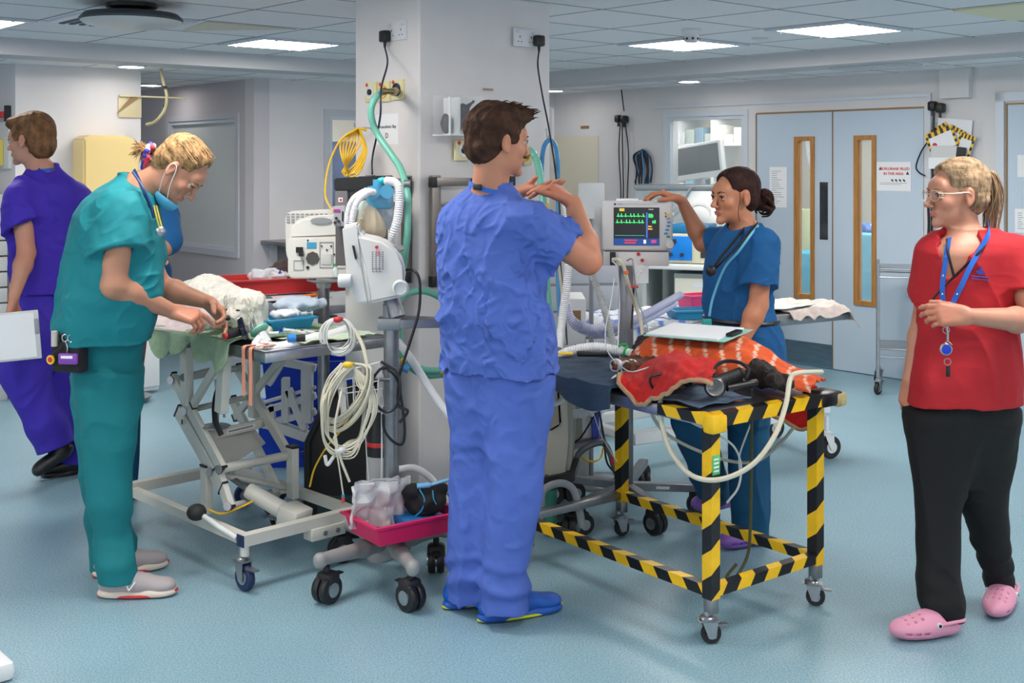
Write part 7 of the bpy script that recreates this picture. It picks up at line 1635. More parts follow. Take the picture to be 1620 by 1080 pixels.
def trolley():
    t = thing('trolley', 'steel trolley wrapped in yellow and black hazard tape under the dark dog', 'trolley', t3(.275, .51, 0)); LX, LY = .55, 1.02
    for k, (x, y) in enumerate(((0, 0), (LX, 0), (LX, LY), (0, LY))):
        hazbar(t, (x, y, .15), (x, y, .735), .042, .085, 'taped_leg', k*.4)
        mb = MB(T3); mb.rbox((x-.018, y-.018, .10), (x+.018, y+.018, .15), .002); mb.build('leg_end', M_dsteel, t)
        p = t3(x, y, 0); caster(t, (p.x, p.y), .034, .024, C3+(2.6, 2.2, 2.9, 3.)[k], .012)
    for k, (a, b) in enumerate((((0, .02, .175), (0, LY, .175)), ((LX, .02, .175), (LX, LY, .175)), ((.02, 0, .175), (LX, 0, .175)))): hazbar(t, a, b, .036, .07, 'taped_rail', k*.3)
    mb = MB(T3); mb.rbox((.02, LY-.018, .16), (LX-.02, LY+.018, .19), .002); mb.build('bare_rail', M_dsteel, t)
    hazbar(t, (0, -.02, .748), (LX+.01, -.02, .748), .044, .075, 'taped_edge', .2); hazbar(t, (-.015, 0, .748), (-.015, .22, .748), .036, .07, 'taped_edge', .5)
    mb = MB(T3); mb.rbox((-.02, 0, .72), (LX+.02, LY+.05, Z3-.012), .006); mb.build('table_top', M_steel, t)
    mb = MB(T3); mb.rbox((LX-.02, -.05, .72), (LX+.10, .05, .772), .012); mb.build('taped_corner', M_hb, t)
    mb = MB(T3); mb.rbox((LX+.06, -.055, .715), (LX+.115, .045, .765), .01); mb.build('peeling_tape', mat('worn clear tape', rgb(206, 186, 130), .4, var=.3, fine=30), t)
    mb = MB(T3); mb.rbox((-.045, -.05, .705), (.03, .0, .768), .012); mb.build('taped_corner', M_hy, t)
    mb = MB(T3); mb.rbox((-.018, -.0235, .565), (.018, -.0215, .63), .001); mb.build('leg_sticker', mat('sticker green', rgb(90, 190, 120), .5), t)
    mb = MB(T3)
    for k in range(4): mb.box((-.012, -.0245, .575+k*.013), (.012, -.0236, .58+k*.013))
    mb.build('sticker_print', M_paper, t)
trolley()
def _nt(u, v):
    y = .44+u*.66; drop = .05+.02*math.sin(u*9); n = float(noise(np.array([[u*8, v*5, 2.]]), 1., 4, 2)[0])
    if v < .2: k = v/.2; return (-.05-.01*math.sin(u*25)*(1-k), y+.0, Z3-drop*(1-k)*1.2)
    k = (v-.2)/.8; e = (1-min(1, max(0, (u-.80)/.20))**2*.35) ; return (-.05+k*.60*e, y, Z3+.012*abs(n)+.006-(.05*max(0, (u-.9)/.1)))
cloth('towel', T3, _nt, 60, 34, M_terry('navy terry', rgb(50, 72, 96)), 'dark blue towel covering the far end of the hazard-taped trolley', 'towel', .012)
cloth('towel', T3, lambda u, v: (.0+u*.26-.01*math.sin(v*9), .05+v*.26, Z3+.004+.008*abs(math.sin(u*6+v*5))), 20, 20, M_terry('slate blue terry', rgb(92, 116, 142)), 'slate blue towel at the near corner of the hazard-taped trolley', 'towel', .006)
def dark_dog():
    t = thing('dog', 'black curly-coated dog lying under orange and red cloths on the hazard-taped trolley', 'dog', t3(.3, .5, Z3)); g = lambda x, y, Y: V(x, y, Y)
    fc = rgb(40, 32, 30); pr = [EL(g(1026, 553, 4.85), (.055, .07, .06), k=.03), EL(g(1012, 566, 4.80), (.035, .05, .035), k=.03), RC(g(1040, 562, 4.8), g(1110, 578, 4.60), .05, .055, k=.04), RC(g(1110, 578, 4.60), g(1200, 594, 4.35), .055, .04, k=.05),
        RC(g(1040, 570, 4.72), g(978, 578, 4.55), .026, .020, k=.02), RC(g(1045, 574, 4.65), g(996, 580, 4.48), .026, .020, k=.02), RC(g(1120, 580, 4.5), g(1090, 598, 4.2), .03, .02, k=.02),
        RC(g(1198, 590, 4.3), g(1242, 606, 4.18), .035, .024, k=.02), RC(g(1200, 582, 4.32), g(1228, 602, 4.10), .026, .018, k=.02)]
    def fur(p): return -.010*(1-np.abs(noise(p, 34, 3, 2)))**2+.005*noise(p, 60, 5)
    def col(v):
        C = np.tile(np.array(fc), (len(v), 1)); w = np.clip(1-np.linalg.norm(v-A(g(985, 578, 4.52)), axis=1)/.14, 0, 1)[:, None]; return C*(1-w)+np.array(rgb(126, 84, 58))*w
    b = sdf_mesh('body', pr, mat('black curly fur', fc, .8, attr=True, var=.3, fine=50, bump=[('noise', 120, .8, .006)]), t, res=.0048, disp=fur, colf=col)
    mb = MB(); mb.sph(g(1002, 568, 4.77), .014, 8); mb.build('nose', M_black, b)
    for a, c in ((g(973, 578, 4.54), g(986, 577, 4.58)), (g(990, 581, 4.475), g(1001, 579, 4.51)), (g(1092, 597, 4.21), g(1102, 594, 4.26))):
        mb = MB(); mb.cyl(a, c, .026, .027, n=18); mb.build('bandage', M_paper, b)
dark_dog()
# striped orange towel over the dog
def ridge(x, y, seed): return float(noise(np.array([[x, y, seed]]), 1., seed, 3)[0])
def _ot(u, v):
    s_ = u*1.0; c = V(1010+s_*284, 572+s_*32, 4.86-s_*.58); w = .185*(1.0-.30*s_); a = (v-.5)*PI; prof = max(0, math.cos(a*.98)); hh = float(np.interp(u, (0, .06, .15, .35, .5, .62, .75, 1), (.03, .10, .135, .14, .15, .125, .075, .02)))
    n = ridge(u*6, v*5, 3); acr = Vector((.70, -.02, 0)).normalized() if False else Vector((-.45, -.89, 0)); zb = Z3+.012
    return (c.x+acr.x*math.sin(a)*w*-1, c.y+acr.y*math.sin(a)*w*-1, zb+hh*prof**.7+.016*n*prof+.004+.01*math.sin(v*30+u*20)*prof*.4)
def otcloth():
    nu, nv = 110, 80; mb = MB(); mb.grid(_ot, nu, nv, .007); cols = []
    oc, wc = np.array(rgb(228, 92, 40)), np.array(rgb(240, 196, 172))
    for s_ in (0, 1):
        for i in range(nu+1):
            for j in range(nv+1):
                u, v = i/nu, j/nv; w = (u*11+.9*math.sin(v*2.4)) % 1; on = w < .22 and (math.sin(v*70) > -.9); cols.append(wc if on else oc)
    o = link_mesh('towel', [tuple(p) for p in mb.v], mb.f, M_terry('striped orange terry', rgb(228, 92, 40), True), None, True, cols=np.array(cols), angle=60)
    tag(o, 'orange towel with pale stripes heaped over the dark dog', 'towel')
otcloth()
def redheap(name, pts, label, seed, trim=True):
    "a rumpled length of red blanket through rows of (near edge, ridge, far edge) points"
    rows_ = [[smoothpath(list(r), 6)] for r in pts]; R_ = [r[0] for r in rows_]; n = len(R_[0]); cols_ = [smoothpath([r[j] for r in R_], 8) for j in range(n)]
    nu, nv = len(cols_[0])-1, n-1; rng = lambda i, j: .012*ridge(i*.16, j*.4, seed)
    mb = MB(); mb.grid(lambda u, v: cols_[int(round(v*nv))][int(round(u*nu))]+Vector((0, 0, rng(u*nu, v*nv))), nu, nv, .006); o = mb.build(name, M_terry('red fleece', rgb(204, 26, 22)), None); tag(o, label, 'blanket')
    if trim:
        mb = MB(); e = [cols_[0][i]+Vector((0, -.004, rng(i, 0))) for i in range(nu+1)]; mb.tube(e, .008, n=6, smooth=False); e = [cols_[j][0]+Vector((0, -.002, rng(0, j))) for j in range(nv+1)]; mb.tube(e, .008, n=6, smooth=False)
        mb.build('hem', M_terry('beige binding', rgb(186, 148, 112)), o)
    return o
def EY(px): k = (px-810)/F; t_ = (.663-k*3.958)/(.614+.789*k); return 3.958+.789*t_
redheap('blanket', tuple((V(x, y0, EY(x)-.045), V(x+1, y1, EY(x)+.02), V(x+3, y2, EY(x)+.13), V(x+12, y3, EY(x)+.26)) for x, y0, y1, y2, y3 in (
    (978, 606, 596, 590, 594), (990, 622, 602, 590, 586), (1004, 632, 606, 588, 580), (1018, 637, 606, 586, 570), (1034, 634, 600, 578, 562), (1050, 624, 592, 570, 556), (1066, 612, 588, 568, 556), (1084, 606, 590, 572, 560), (1104, 606, 596, 580, 566), (1126, 610, 602, 588, 572))), 'red fleece blanket with a beige hem bunched at the middle of the hazard-taped trolley', 5)
redheap('blanket', (
    (V(1195, 640, 4.62), V(1197, 628, 4.63), V(1199, 612, 4.66)), (V(1212, 652, 4.60), V(1213, 632, 4.61), V(1214, 612, 4.64)), (V(1240, 668, 4.58), V(1240, 640, 4.59), V(1240, 612, 4.62)), (V(1262, 680, 4.56), V(1264, 645, 4.57), V(1265, 612, 4.60)),
    (V(1280, 681, 4.54), V(1284, 645, 4.55), V(1286, 612, 4.58)), (V(1290, 664, 4.52), V(1293, 640, 4.53), V(1294, 612, 4.56))), 'red blanket corner hanging below the trolley top beside its rear leg', 7)
# clipboard on the towel
c = V(1102, 525, 4.62); t = thing('clipboard', 'white clipboard lying on the striped orange towel', 'clipboard', c); Mc = look(c, V(1172, 533, 4.50)-V(1032, 522, 4.75), (0, -.12, 1))
mb = MB(Mc); mb.rbox((-.175, -.115, -.004), (.185, .115, .0), .002); mb.build('board', mat('board green', rgb(150, 206, 196), .4), t); mb = MB(Mc); mb.box((-.165, -.105, .0005), (.15, .105, .006)); mb.build('paper', M_paper, t, False)
mb = MB(Mc); mb.rbox((.15, -.04, .002), (.18, .04, .014), .003); mb.build('clip', M_black, t)
# otoscope, cuff tubes, probes on the near corner
t = thing('otoscope', 'black otoscope with a ribbed handle lying on the hazard-taped trolley corner', 'otoscope', V(1140, 612, 4.1)); hc = V(1131, 611, 4.02)
mb = MB(look(hc, (-.15, -1, .05), Z) @ Matrix.Rotation(PI/2, 4, 'Y')); mb.lathe([(.02, -.03), (.034, -.02), (.037, .01), (.032, .016), (.026, .008), (1e-4, .006)], 28); mb.build('head', M_black, t)
mb = MB(look(hc, (-.15, -1, .05), Z) @ Matrix.Rotation(PI/2, 4, 'Y')); mb.lathe([(.031, .0165), (.029, .019), (.026, .0165)], 28); mb.build('lens_ring', M_dsteel, t)
mb = MB(); a, b = V(1136, 603, 4.05), V(1172, 590, 4.16); N = 30
mb.tube([a.lerp(b, i/N) for i in range(N+1)], lambda s_: .020+.0016*math.sin(s_*60), n=16, smooth=False); mb.build('handle', M_rubber, t)
mb = MB(); mb.cyl(V(1150, 614, 4.05), V(1192, 606, 4.10), .011, n=12); mb.cyl(V(1186, 607, 4.1), V(1196, 605, 4.12), .013, n=12); tag(mb.build('probe', M_black), 'black probe lying beside the otoscope', 'probe')
t = thing('capnograph_cap', 'black device with a yellow tab lying on the dark blue towel', 'device', V(950, 560, 4.8)); mb = MB(look(V(948, 560, 4.75), (1, .0, 0), Z)); mb.rbox((-.09, -.02, -.008), (.04, .02, .012), .006); mb.build('body', M_black, t); mb = MB(look(V(895, 559, 4.85), (1, .1, 0), Z)); mb.rbox((-.03, -.02, -.004), (.03, .02, .004), .003); mb.build('tab', M_yel, t)
for k, (pts, r_, m_, lab) in enumerate((
    ([V(1300, 588, 4.1)*Vector((1, 1, 1)), V(1262, 590, 4.0), V(1250, 600, 3.98), V(1243, 640, 3.93), V(1225, 690, 3.88), V(1190, 735, 3.86), V(1140, 758, 3.88), V(1095, 752, 3.95), V(1062, 715, 4.05), V(1046, 665, 4.12), V(1046, 625, 4.16), V(1058, 604, 4.2), V(1080, 598, 4.25), V(1100, 600, 4.28)], .0085, M_wcord, 'thick cream tube hanging in a deep loop before the trolley'),
    ([V(1026, 634, 4.3), V(1036, 664, 4.35), V(1060, 690, 4.4), V(1110, 715, 4.45), V(1160, 730, 4.5), V(1200, 728, 4.5), V(1235, 700, 4.48), V(1256, 676, 4.5)], .0065, mat('grey tube', rgb(176, 172, 158), .4), 'grey cream tube looping under the trolley top'),
    ([V(1068, 636, 4.3), V(1090, 665, 4.32), V(1130, 685, 4.34), V(1160, 705, 4.36), V(1172, 735, 4.38), V(1168, 770, 4.4), V(1150, 795, 4.42)], .0042, M_wtube, 'thin white lead hanging under the trolley towards the clog'),
    ([V(1192, 660, 4.5), V(1180, 690, 4.46), V(1170, 720, 4.43), V(1170, 745, 4.42)], .0036, M_wtube, 'short thin white lead hanging under the trolley by the rear leg'),
    ([V(985, 588, 4.48), V(968, 600, 4.40), V(966, 620, 4.36), V(976, 634, 4.33), V(994, 635, 4.32)], .0045, M_wtube, 'white lead looping at the left of the red blanket'),
    ([V(1090, 585, 4.3), V(1050, 584, 4.28), V(1026, 600, 4.24), V(1020, 622, 4.22), V(1032, 632, 4.21)], .0045, M_wtube, 'white lead lying in a loop over the red blanket'),
    ([V(1110, 590, 4.2), V(1070, 590, 4.18), V(1040, 592, 4.17), V(1028, 600, 4.17), V(1038, 618, 4.18), V(1070, 622, 4.2)], .005, M_cordk, 'black cord curved over the red blanket'),
    ([V(1180, 600, 4.1), V(1184, 585, 4.12), V(1172, 574, 4.14), V(1150, 571, 4.16), V(1134, 578, 4.15), V(1130, 595, 4.12)], .0065, M_cordk, 'thick black tube arching over the otoscope handle'),
    ([V(1135, 600, 4.1), V(1112, 605, 4.08), V(1102, 600, 4.1), V(1110, 588, 4.14), V(1130, 584, 4.17)], .005, M_cordk, 'black cord looped to the left of the otoscope'),
    ([V(980, 578, 4.5), V(1000, 588, 4.42), V(1040, 578, 4.4), V(1060, 590, 4.3)], .003, M_wtube, 'thin white lead across the front paws of the dark dog'),
    ([V(975, 575, 4.5), V(960, 552, 4.55), V(958, 520, 4.6), V(966, 480, 4.8), V(972, 440, 5.0)], .0022, M_wtube, 'thin white lead rising from the front paws to the right monitor'),
    ([V(1190, 615, 4.3), V(1189, 720, 4.40), V(1187, 830, 4.42), V(1182, 880, 4.42), V(1160, 918, 4.36), V(1150, 912, 4.38), V(1165, 892, 4.4)], .006, mat('olive rope', rgb(74, 74, 44), .8), 'olive rope lead hanging from the trolley to the floor'))):
    hose('lead', pts, r_, m_, lab, 'lead', n=8)
hose('breathing_hose', [V(868, 573, 4.95), V(900, 556, 4.92), V(940, 549, 4.9), V(975, 554, 4.88), V(985, 555, 4.87)], .021, M_corr, 'wide white hose lying along the dark blue towel to the airway connector', corr=.010, n=14)
t = thing('airway_connector', 'milky airway connector with a green ring at the dark dog\'s mouth', 'airway connector', V(992, 556, 4.84)); mb = MB(); mb.cyl(V(985, 555, 4.87), V(1005, 560, 4.82), .017, n=16); mb.build('tube', mat('milky plastic', rgb(214, 226, 214), .3), t)
mb = MB(); mb.cyl(V(990, 556, 4.86), V(993, 557, 4.855), .024, n=20); mb.tube([V(991, 545, 4.85), V(984, 545, 4.85), V(978, 548, 4.85)], .005, n=6); mb.build('green_ring', mat('cap green', rgb(20, 170, 90), .4), t)
# ================================================================== MONITOR STAND ON THE RIGHT
def monitor_c():
    t = thing('patient_monitor', 'grey framed patient monitor showing green heart traces', 'monitor', V(1008, 400, 5.2)); fm = mat('monitor shell', rgb(206, 204, 204), .4, var=.02)
    X = V(1008, 360, 5.16); a = .10; Mm = Matrix.Translation(X) @ Matrix.Rotation(-a, 4, 'Z') @ Matrix.Rotation(PI/2, 4, 'X'); s_ = 5.16/F    # local px
    q = lambda x, y: ((x-1008)*s_, -(y-360)*s_)
    mb = MB(Mm); x0, y0 = q(952, 397); x1, y1 = q(1064, 318); mb.rbox((x0, y0, -.12), (x1, y1, 0), .012, 3); mb.build('shell', fm, t)
    x0, y0 = q(971, 388); x1, y1 = q(1043, 328); mb = MB(Mm); mb.box((x0, y0, 0), (x1, y1, .002)); sc_ = mb.build('screen', mat('screen dark', rgb(10, 14, 20), .15, emit=.6), t, False)
    e = lambda n, c, st: mat(n, c, .5, emit=st); g = e('trace green', rgb(60, 220, 110), 1.4)
    for r_, y in enumerate((342, 352)):
        mb = MB(Mm); pts = []; 
        for k in range(7):
            x = 974+k*6.6+(1.5 if (k*7+r_) % 3 == 0 else 0)
            for dx, dy in ((0, 0), (2.0, 0), (2.6, -4.6), (3.2, 1.2), (3.8, 0), (5.5, -.5)): pts.append((*q(x+dx, y+dy), .0032))
        for p0, p1 in zip(pts, pts[1:]): mb.bar(p0, p1, .0018, .0012)
        mb.build('heart_trace', g, sc_, False)
    for tx, x, y, sz, m_ in (('98', 1029, 341, .017, g), ('60', 1034, 350, .012, g), ('BP', 1024, 359, .008, e('trace blue', rgb(70, 120, 220), 1.0)), ('36.8', 1028, 356.5, .006, e('trace amber', rgb(230, 170, 60), 1.0))): pass
    mb = MB(Mm)
    for x0_, y0_, x1_, y1_ in ((1026, 338, 1028, 344), (1029, 338, 1031, 344), (1032, 339, 1033, 344), (1032, 349, 1034, 353), (1035, 348, 1037, 353)): mb.box((*q(x0_, y1_), .0022), (*q(x1_, y0_), .0034))
    mb.build('reading_block', g, sc_, False)
    mb = MB(Mm); mb.box((*q(1021, 385), .0022), (*q(1023.5, 335), .003)) if False else None
    for k, (x0_, y0_, x1_, y1_, c_, n_) in enumerate(((971.5, 377, 1042.5, 387.5, rgb(24, 60, 120), 'screen band'), (1022, 336, 1024.5, 376, rgb(60, 90, 170), 'screen rule'), (980, 329.5, 988, 334, rgb(180, 160, 60), 'screen tag'), (1025, 357, 1031, 359, rgb(220, 160, 60), 'screen amber'), (1025, 361, 1032, 363, rgb(220, 160, 60), 'screen amber'), (988, 379, 1008, 381, rgb(190, 50, 60), 'screen red'), (988, 383, 1006, 385, rgb(190, 50, 60), 'screen red'), (1018, 379, 1022, 385, rgb(200, 200, 210), 'screen white'), (1030, 379, 1038, 384, rgb(170, 60, 120), 'screen pink'), (973, 372, 1020, 372.8, rgb(60, 150, 150), 'screen teal'))):
        mb = MB(Mm); mb.box((*q(x0_, y1_), .0022), (*q(x1_, y0_), .0026+.0002*k)); mb.build('screen_field', e(n_, c_, .8), sc_, False)
    mb = MB(Mm)
    for k in range(5): mb.box((*q(1026+k*1.6, 331.5), .0022), (*q(1027+k*1.6, 330.5), .003))
    mb.build('screen_digits', e('screen white', rgb(200, 200, 210), .8), sc_, False)
    for k, (x, y, c_) in enumerate(((1059, 338, M_yel), (1060, 345, M_grey), (1061, 351, M_bcord), (1060, 357, M_bcord), (1058, 363, M_bcord), (1056, 369, M_bcord), (1060, 374, mat('key green', rgb(30, 150, 110), .4)))):
        mb = MB(Mm @ Matrix.Translation((*q(x-3, y), 0))); mb.rbox((-.008, -.0045, -.002), (.008, .0045, .004), .0018); mb.build('key', c_, t)
    mb = MB(Mm); mb.cyl((*q(1053, 337), .0), (*q(1053, 337), .003), .004, n=8); mb.cyl((*q(1053, 342), .0), (*q(1053, 342), .003), .004, n=8); mb.build('indicator', M_ink, t)
    mb = MB(Mm @ Matrix.Translation((*q(1059, 386), 0))); mb.lathe([(.019, -.004), (.019, .012), (.016, .018), (1e-4, .019)], 24); mb.build('dial', fm, t)
    mb = MB(Mm); mb.cyl((*q(973, 323), 0), (*q(973, 323), .0015), .005, n=14); mb.build('logo', mat('logo blue', rgb(20, 60, 110), .5), t)
    mb = MB(Mm)
    for k in range(24): mb.box((*q(978+k*2.6+(1 if k > 2 else 0), 324), 0), (*q(979.6+k*2.6, 321.6), .001))
    mb.build('badge_print', M_grey, t)
    mb = MB(Mm); x0, y0 = q(954, 421); x1, y1 = q(1058, 398); mb.rbox((x0, y0, -.10), (x1, y1, -.012), .006); mu = mb.build('module', fm, t)
    for x, y in ((1010, 402), (1016, 412)):
        mb = MB(Mm @ Matrix.Translation((*q(x, y), -.012))); mb.lathe([(.008, 0), (.008, .004), (.004, .004), (.004, .001), (1e-4, .001)], 16); mb.build('port', M_red, mu)
    mb = MB(Mm); x0, y0 = q(965, 420); x1, y1 = q(974, 399); mb.rbox((x0, y0, -.012), (x1, y1, .0), .003); mb.build('gas_sensor', M_ink, mu)
    mb = MB(Mm); x0, y0 = q(940, 424); x1, y1 = q(953, 330); mb.rbox((x0, y0, -.13), (x1, y1, -.06), .006); mb.build('back_shell', fm, t)
    mb = MB(Mm); x0, y0 = q(975, 320); x1, y1 = q(1010, 315); mb.box((x0, y0, -.10), (x1, y1, -.04)); o = mb.build('top_sheet', M_paper, t, False)
monitor_c()
def stand_right():
    t = thing('monitor_stand', 'brushed five-legged stand holding the patient monitor with the heart traces', 'stand', V(985, 775, 5.37)); p = V(990, 0, 5.37); mb = MB(); mb.rbox((p.x-.032, p.y-.03, .12), (p.x+.032, p.y+.03, 1.17), .008); mb.build('post', M_dsteel, t)
    mb = MB(); mb.box((p.x-.004, p.y-.034, .3), (p.x+.004, p.y-.029, 1.1)); mb.build('post_groove', M_grey, t)
    for k, (gx, gy, Ye) in enumerate(((1105, 768, 5.40), (1037, 795, 5.12), (1018, 725, 5.85), (905, 805, 5.08), (880, 745, 5.6))):
        e = V(gx, gy, Ye); e.z = .125; mb = MB(); mb.bar((p.x, p.y, .14), e, .045, .035, r=.003); lg = mb.build('leg', M_dsteel, t); d = e-Vector((p.x, p.y, .14)); caster(t, (e.x, e.y), .05, .026, math.atan2(d.y, d.x)+.3, .01, wheel=M_black, double=True, brake=False)
        if k == 0: mb = MB(); m_ = e.lerp(Vector((p.x, p.y, .14)), .5); mb.bar(m_-d.normalized()*.03+Vector((0, -.0235, 0)), m_+d.normalized()*.03+Vector((0, -.0235, 0)), .002, .012); mb.build('leg_label', M_paper, lg)
stand_right()
for k, (pts, r_, m_, lab) in enumerate((
    ([V(970, 410, 5.05), V(981, 412, 5.0), V(988, 425, 5.0), V(994, 450, 5.02), V(1004, 480, 5.1), V(1014, 510, 5.1), V(1018, 545, 5.05)], .008, M_wcord, 'cream cable with an orange band dropping from the right monitor'),
    ([V(992, 412, 5.08), V(1000, 410, 5.03), V(1003, 430, 5.02), V(1008, 470, 5.05), V(1022, 510, 5.0), V(1030, 535, 4.9)], .0035, M_grey, 'thin grey cable dropping from the right monitor'),
    ([V(1003, 450, 5.12), V(1001, 490, 5.12), V(999, 520, 5.1)], .004, M_cordk, 'short black cable behind the red clip on the right stand'),
    ([V(968, 412, 5.1), V(976, 425, 5.1), V(980, 480, 5.12), V(978, 550, 5.0), V(985, 575, 4.7)], .003, M_acrye, 'clear sampling line hanging left of the right stand post'))):
    hose('lead', pts, r_, m_, lab, 'lead', n=8)
mb = MB(); mb.rbox(tuple(V(992, 456, 5.04)), tuple(V(1008, 450, 5.10)), .003); tag(mb.build('cable_clip', M_red), 'red clip gathering cables on the right monitor stand', 'clip')
mb = MB(); mb.cyl(V(990, 428, 5.0), V(992, 433, 5.0), .0105, n=12); tag(mb.build('cable_band', mat('orange rubber', rgb(226, 110, 40), .4)), 'orange band on the cream monitor cable', 'band')
mb = MB(); mb.box(tuple(V(1003, 448, 5.17)), tuple(V(1026, 415, 5.172))); tag(mb.build('hanging_note', M_bag, None, False), 'translucent sheet hanging below the right monitor', 'sheet')
# ---------------------------------------------------------------- machines half hidden right of the man in blue
def concentrator():
    t = thing('oxygen_concentrator', 'tall beige oxygen machine on castors half hidden behind the man in blue', 'oxygen machine', V(885, 760, 5.15)*Vector((1, 1, 0))); bm_ = mat('beige grey plastic', rgb(176, 172, 160), .45, var=.03)
    slab('body', [(862, 596), (903, 606), (906, 700), (900, 752), (860, 762)], 5.0, (.03, .24, 0), bm_, t, .018, 3); slab('recess', [(866, 606), (884, 610), (888, 672), (868, 684)], 4.992, (.0, .03, 0), mat('recess', rgb(140, 134, 120), .5), t, .008); slab('base', [(858, 756), (908, 748), (910, 762), (858, 774)], 4.97, (.04, .3, 0), M_black, t, .006)
    mb = MB(); mb.tube([V(856, 800, 4.95), V(860, 775, 4.95), V(885, 764, 4.95), V(905, 772, 4.97), V(915, 800, 4.98), V(921, 832, 5.0)], .016, n=10); mb.build('foot_tube', M_grey, t)
    for x, y in ((922, 838), (880, 825), (868, 760)): g_ = G(x, y+6); caster(t, (g_.x, g_.y), .045, .024, .4, .02, wheel=M_rubber, double=True)
    p = V(870, 0, 5.1); mb = MB(Matrix.Translation((p.x, 5.1, .02))); mb.cyl((0, 0, 0), (0, 0, .18), .03, n=16); mb.build('water_bottle', mat('green bottle', rgb(60, 140, 120), .2, alpha=.8), t)
concentrator()
def suction():
    t = thing('warming_unit', 'white warming unit with a bright blue handle on a grey tubular cart', 'warming unit', V(930, 700, 5.45)*Vector((1, 1, 0)))
    slab('body', [(904, 614), (936, 618), (940, 694), (906, 698)], 5.3, (.03, .22, 0), mat('unit white', rgb(214, 212, 212), .4), t, .01); slab('side_panel', [(904, 616), (920, 617), (922, 697), (905, 698)], 5.292, (.0, .03, 0), mat('panel sage', rgb(150, 152, 144), .5), t, .003)
    slab('blue_handle', [(904, 608), (940, 612), (948, 640), (947, 694), (936, 696), (934, 622), (904, 618)], 5.28, (.03, .24, 0), mat('handle blue', rgb(48, 66, 176), .35), t, .006)
    mb = MB(); mb.cyl(V(927, 638, 5.298), V(927, 638, 5.29), .006, n=10); mb.build('button', M_red, t); mb = MB(); mb.cyl(V(938, 656, 5.276), V(938, 656, 5.268), .010, n=12); mb.build('lock', M_white, t)
    sm = mat('cart grey', rgb(120, 122, 128), .4, metal=.4); slab('shelf', [(903, 704), (958, 694), (960, 700), (904, 712)], 5.25, (.0, .32, 0), sm, t, .004)
    for Y in (5.25, 5.55):
        mb = MB(); mb.tube([V(908, 745, Y), V(914, 720, Y), V(930, 706, Y), V(952, 700, Y), V(963, 712, Y), V(972, 740, Y), V(980, 762, Y)], .014, n=10); mb.build('cart_tube', sm, t)
    mb = MB(); mb.rbox(tuple(V(966, 735, 5.236)), tuple(V(971, 722, 5.24)), .0003); mb.build('red_label', M_redink, t)
    for x, y in ((908, 795), (985, 790)): g_ = G(x, y); caster(t, (g_.x, g_.y), .05, .026, .4, .02, wheel=M_rubber, double=True)
suction()
for k, (pts, r_, m_, lab, c_) in enumerate((
    ([V(868, 640, 4.9), V(884, 636, 4.9), V(896, 625, 4.92), V(902, 606, 4.95)], .012, M_wtube, 'white hose bending beside the beige oxygen machine', 0),
    ([V(905, 655, 5.1), V(925, 652, 5.1), V(948, 640, 5.1), V(962, 622, 5.1), V(968, 600, 5.05)], .022, M_corr, 'wide white hose sweeping up to the trolley before the blue handle', .010),
    ([V(886, 300, 5.2), V(897, 330, 5.1), V(900, 380, 5.1), V(898, 440, 5.1), V(890, 500, 5.1), V(884, 552, 5.0)], .019, M_corr, 'long white hose hanging at the elbow of the man in blue', .009),
    ([V(936, 432, 5.3), V(950, 470, 5.3), V(962, 510, 5.25), V(972, 552, 5.2)], .016, mat('grey corrugated hose', rgb(180, 184, 184), .4), 'grey hose slanting down left of the right monitor stand', .009),
    ([V(896, 480, 5.4), V(905, 505, 5.4), V(930, 518, 5.4), V(958, 520, 5.4), V(990, 512, 5.5), V(1030, 492, 5.7), V(1062, 474, 5.85), V(1078, 466, 5.9)], .019, mat('lilac hose', rgb(196, 198, 226), .35), 'pale lilac hose crossing behind the right stand to the sheeted table', .010),
    ([V(897, 478, 5.45), V(906, 512, 5.45), V(932, 526, 5.45), V(960, 528, 5.45), V(992, 520, 5.55), V(1032, 500, 5.75), V(1066, 482, 5.9)], .017, mat('lilac hose', rgb(196, 198, 226), .35), 'lower pale lilac hose crossing behind the right stand', .010),
    ([V(927, 600, 5.2), V(945, 640, 5.15), V(955, 690, 5.15), V(960, 730, 5.15), V(975, 750, 5.2)], .0045, M_cordk, 'black cord trailing from the trolley top to the stand base', 0),
    ([V(970, 612, 5.05), V(945, 650, 5.1), V(920, 690, 5.15), V(905, 702, 5.2)], .004, M_cordk, 'black cord crossing down left to the beige machine', 0),
    ([V(925, 602, 5.0), V(938, 650, 5.0), V(952, 690, 5.0), V(976, 730, 5.0)], .002, M_wtube, 'thin white thread hanging before the blue handle', 0),
    ([V(918, 722, 5.4), V(935, 730, 5.4), V(950, 724, 5.45), V(955, 708, 5.5)], .005, M_yel, 'yellow tube looping under the grey tubular cart', 0),
    ([V(884, 420, 5.3), V(889, 470, 5.3), V(885, 520, 5.3), V(895, 545, 5.25)], .006, M_wcord, 'cream tube behind the elbow of the man in blue', 0))):
    hose('hose', pts, r_, m_, lab, 'hose', corr=c_, n=12)
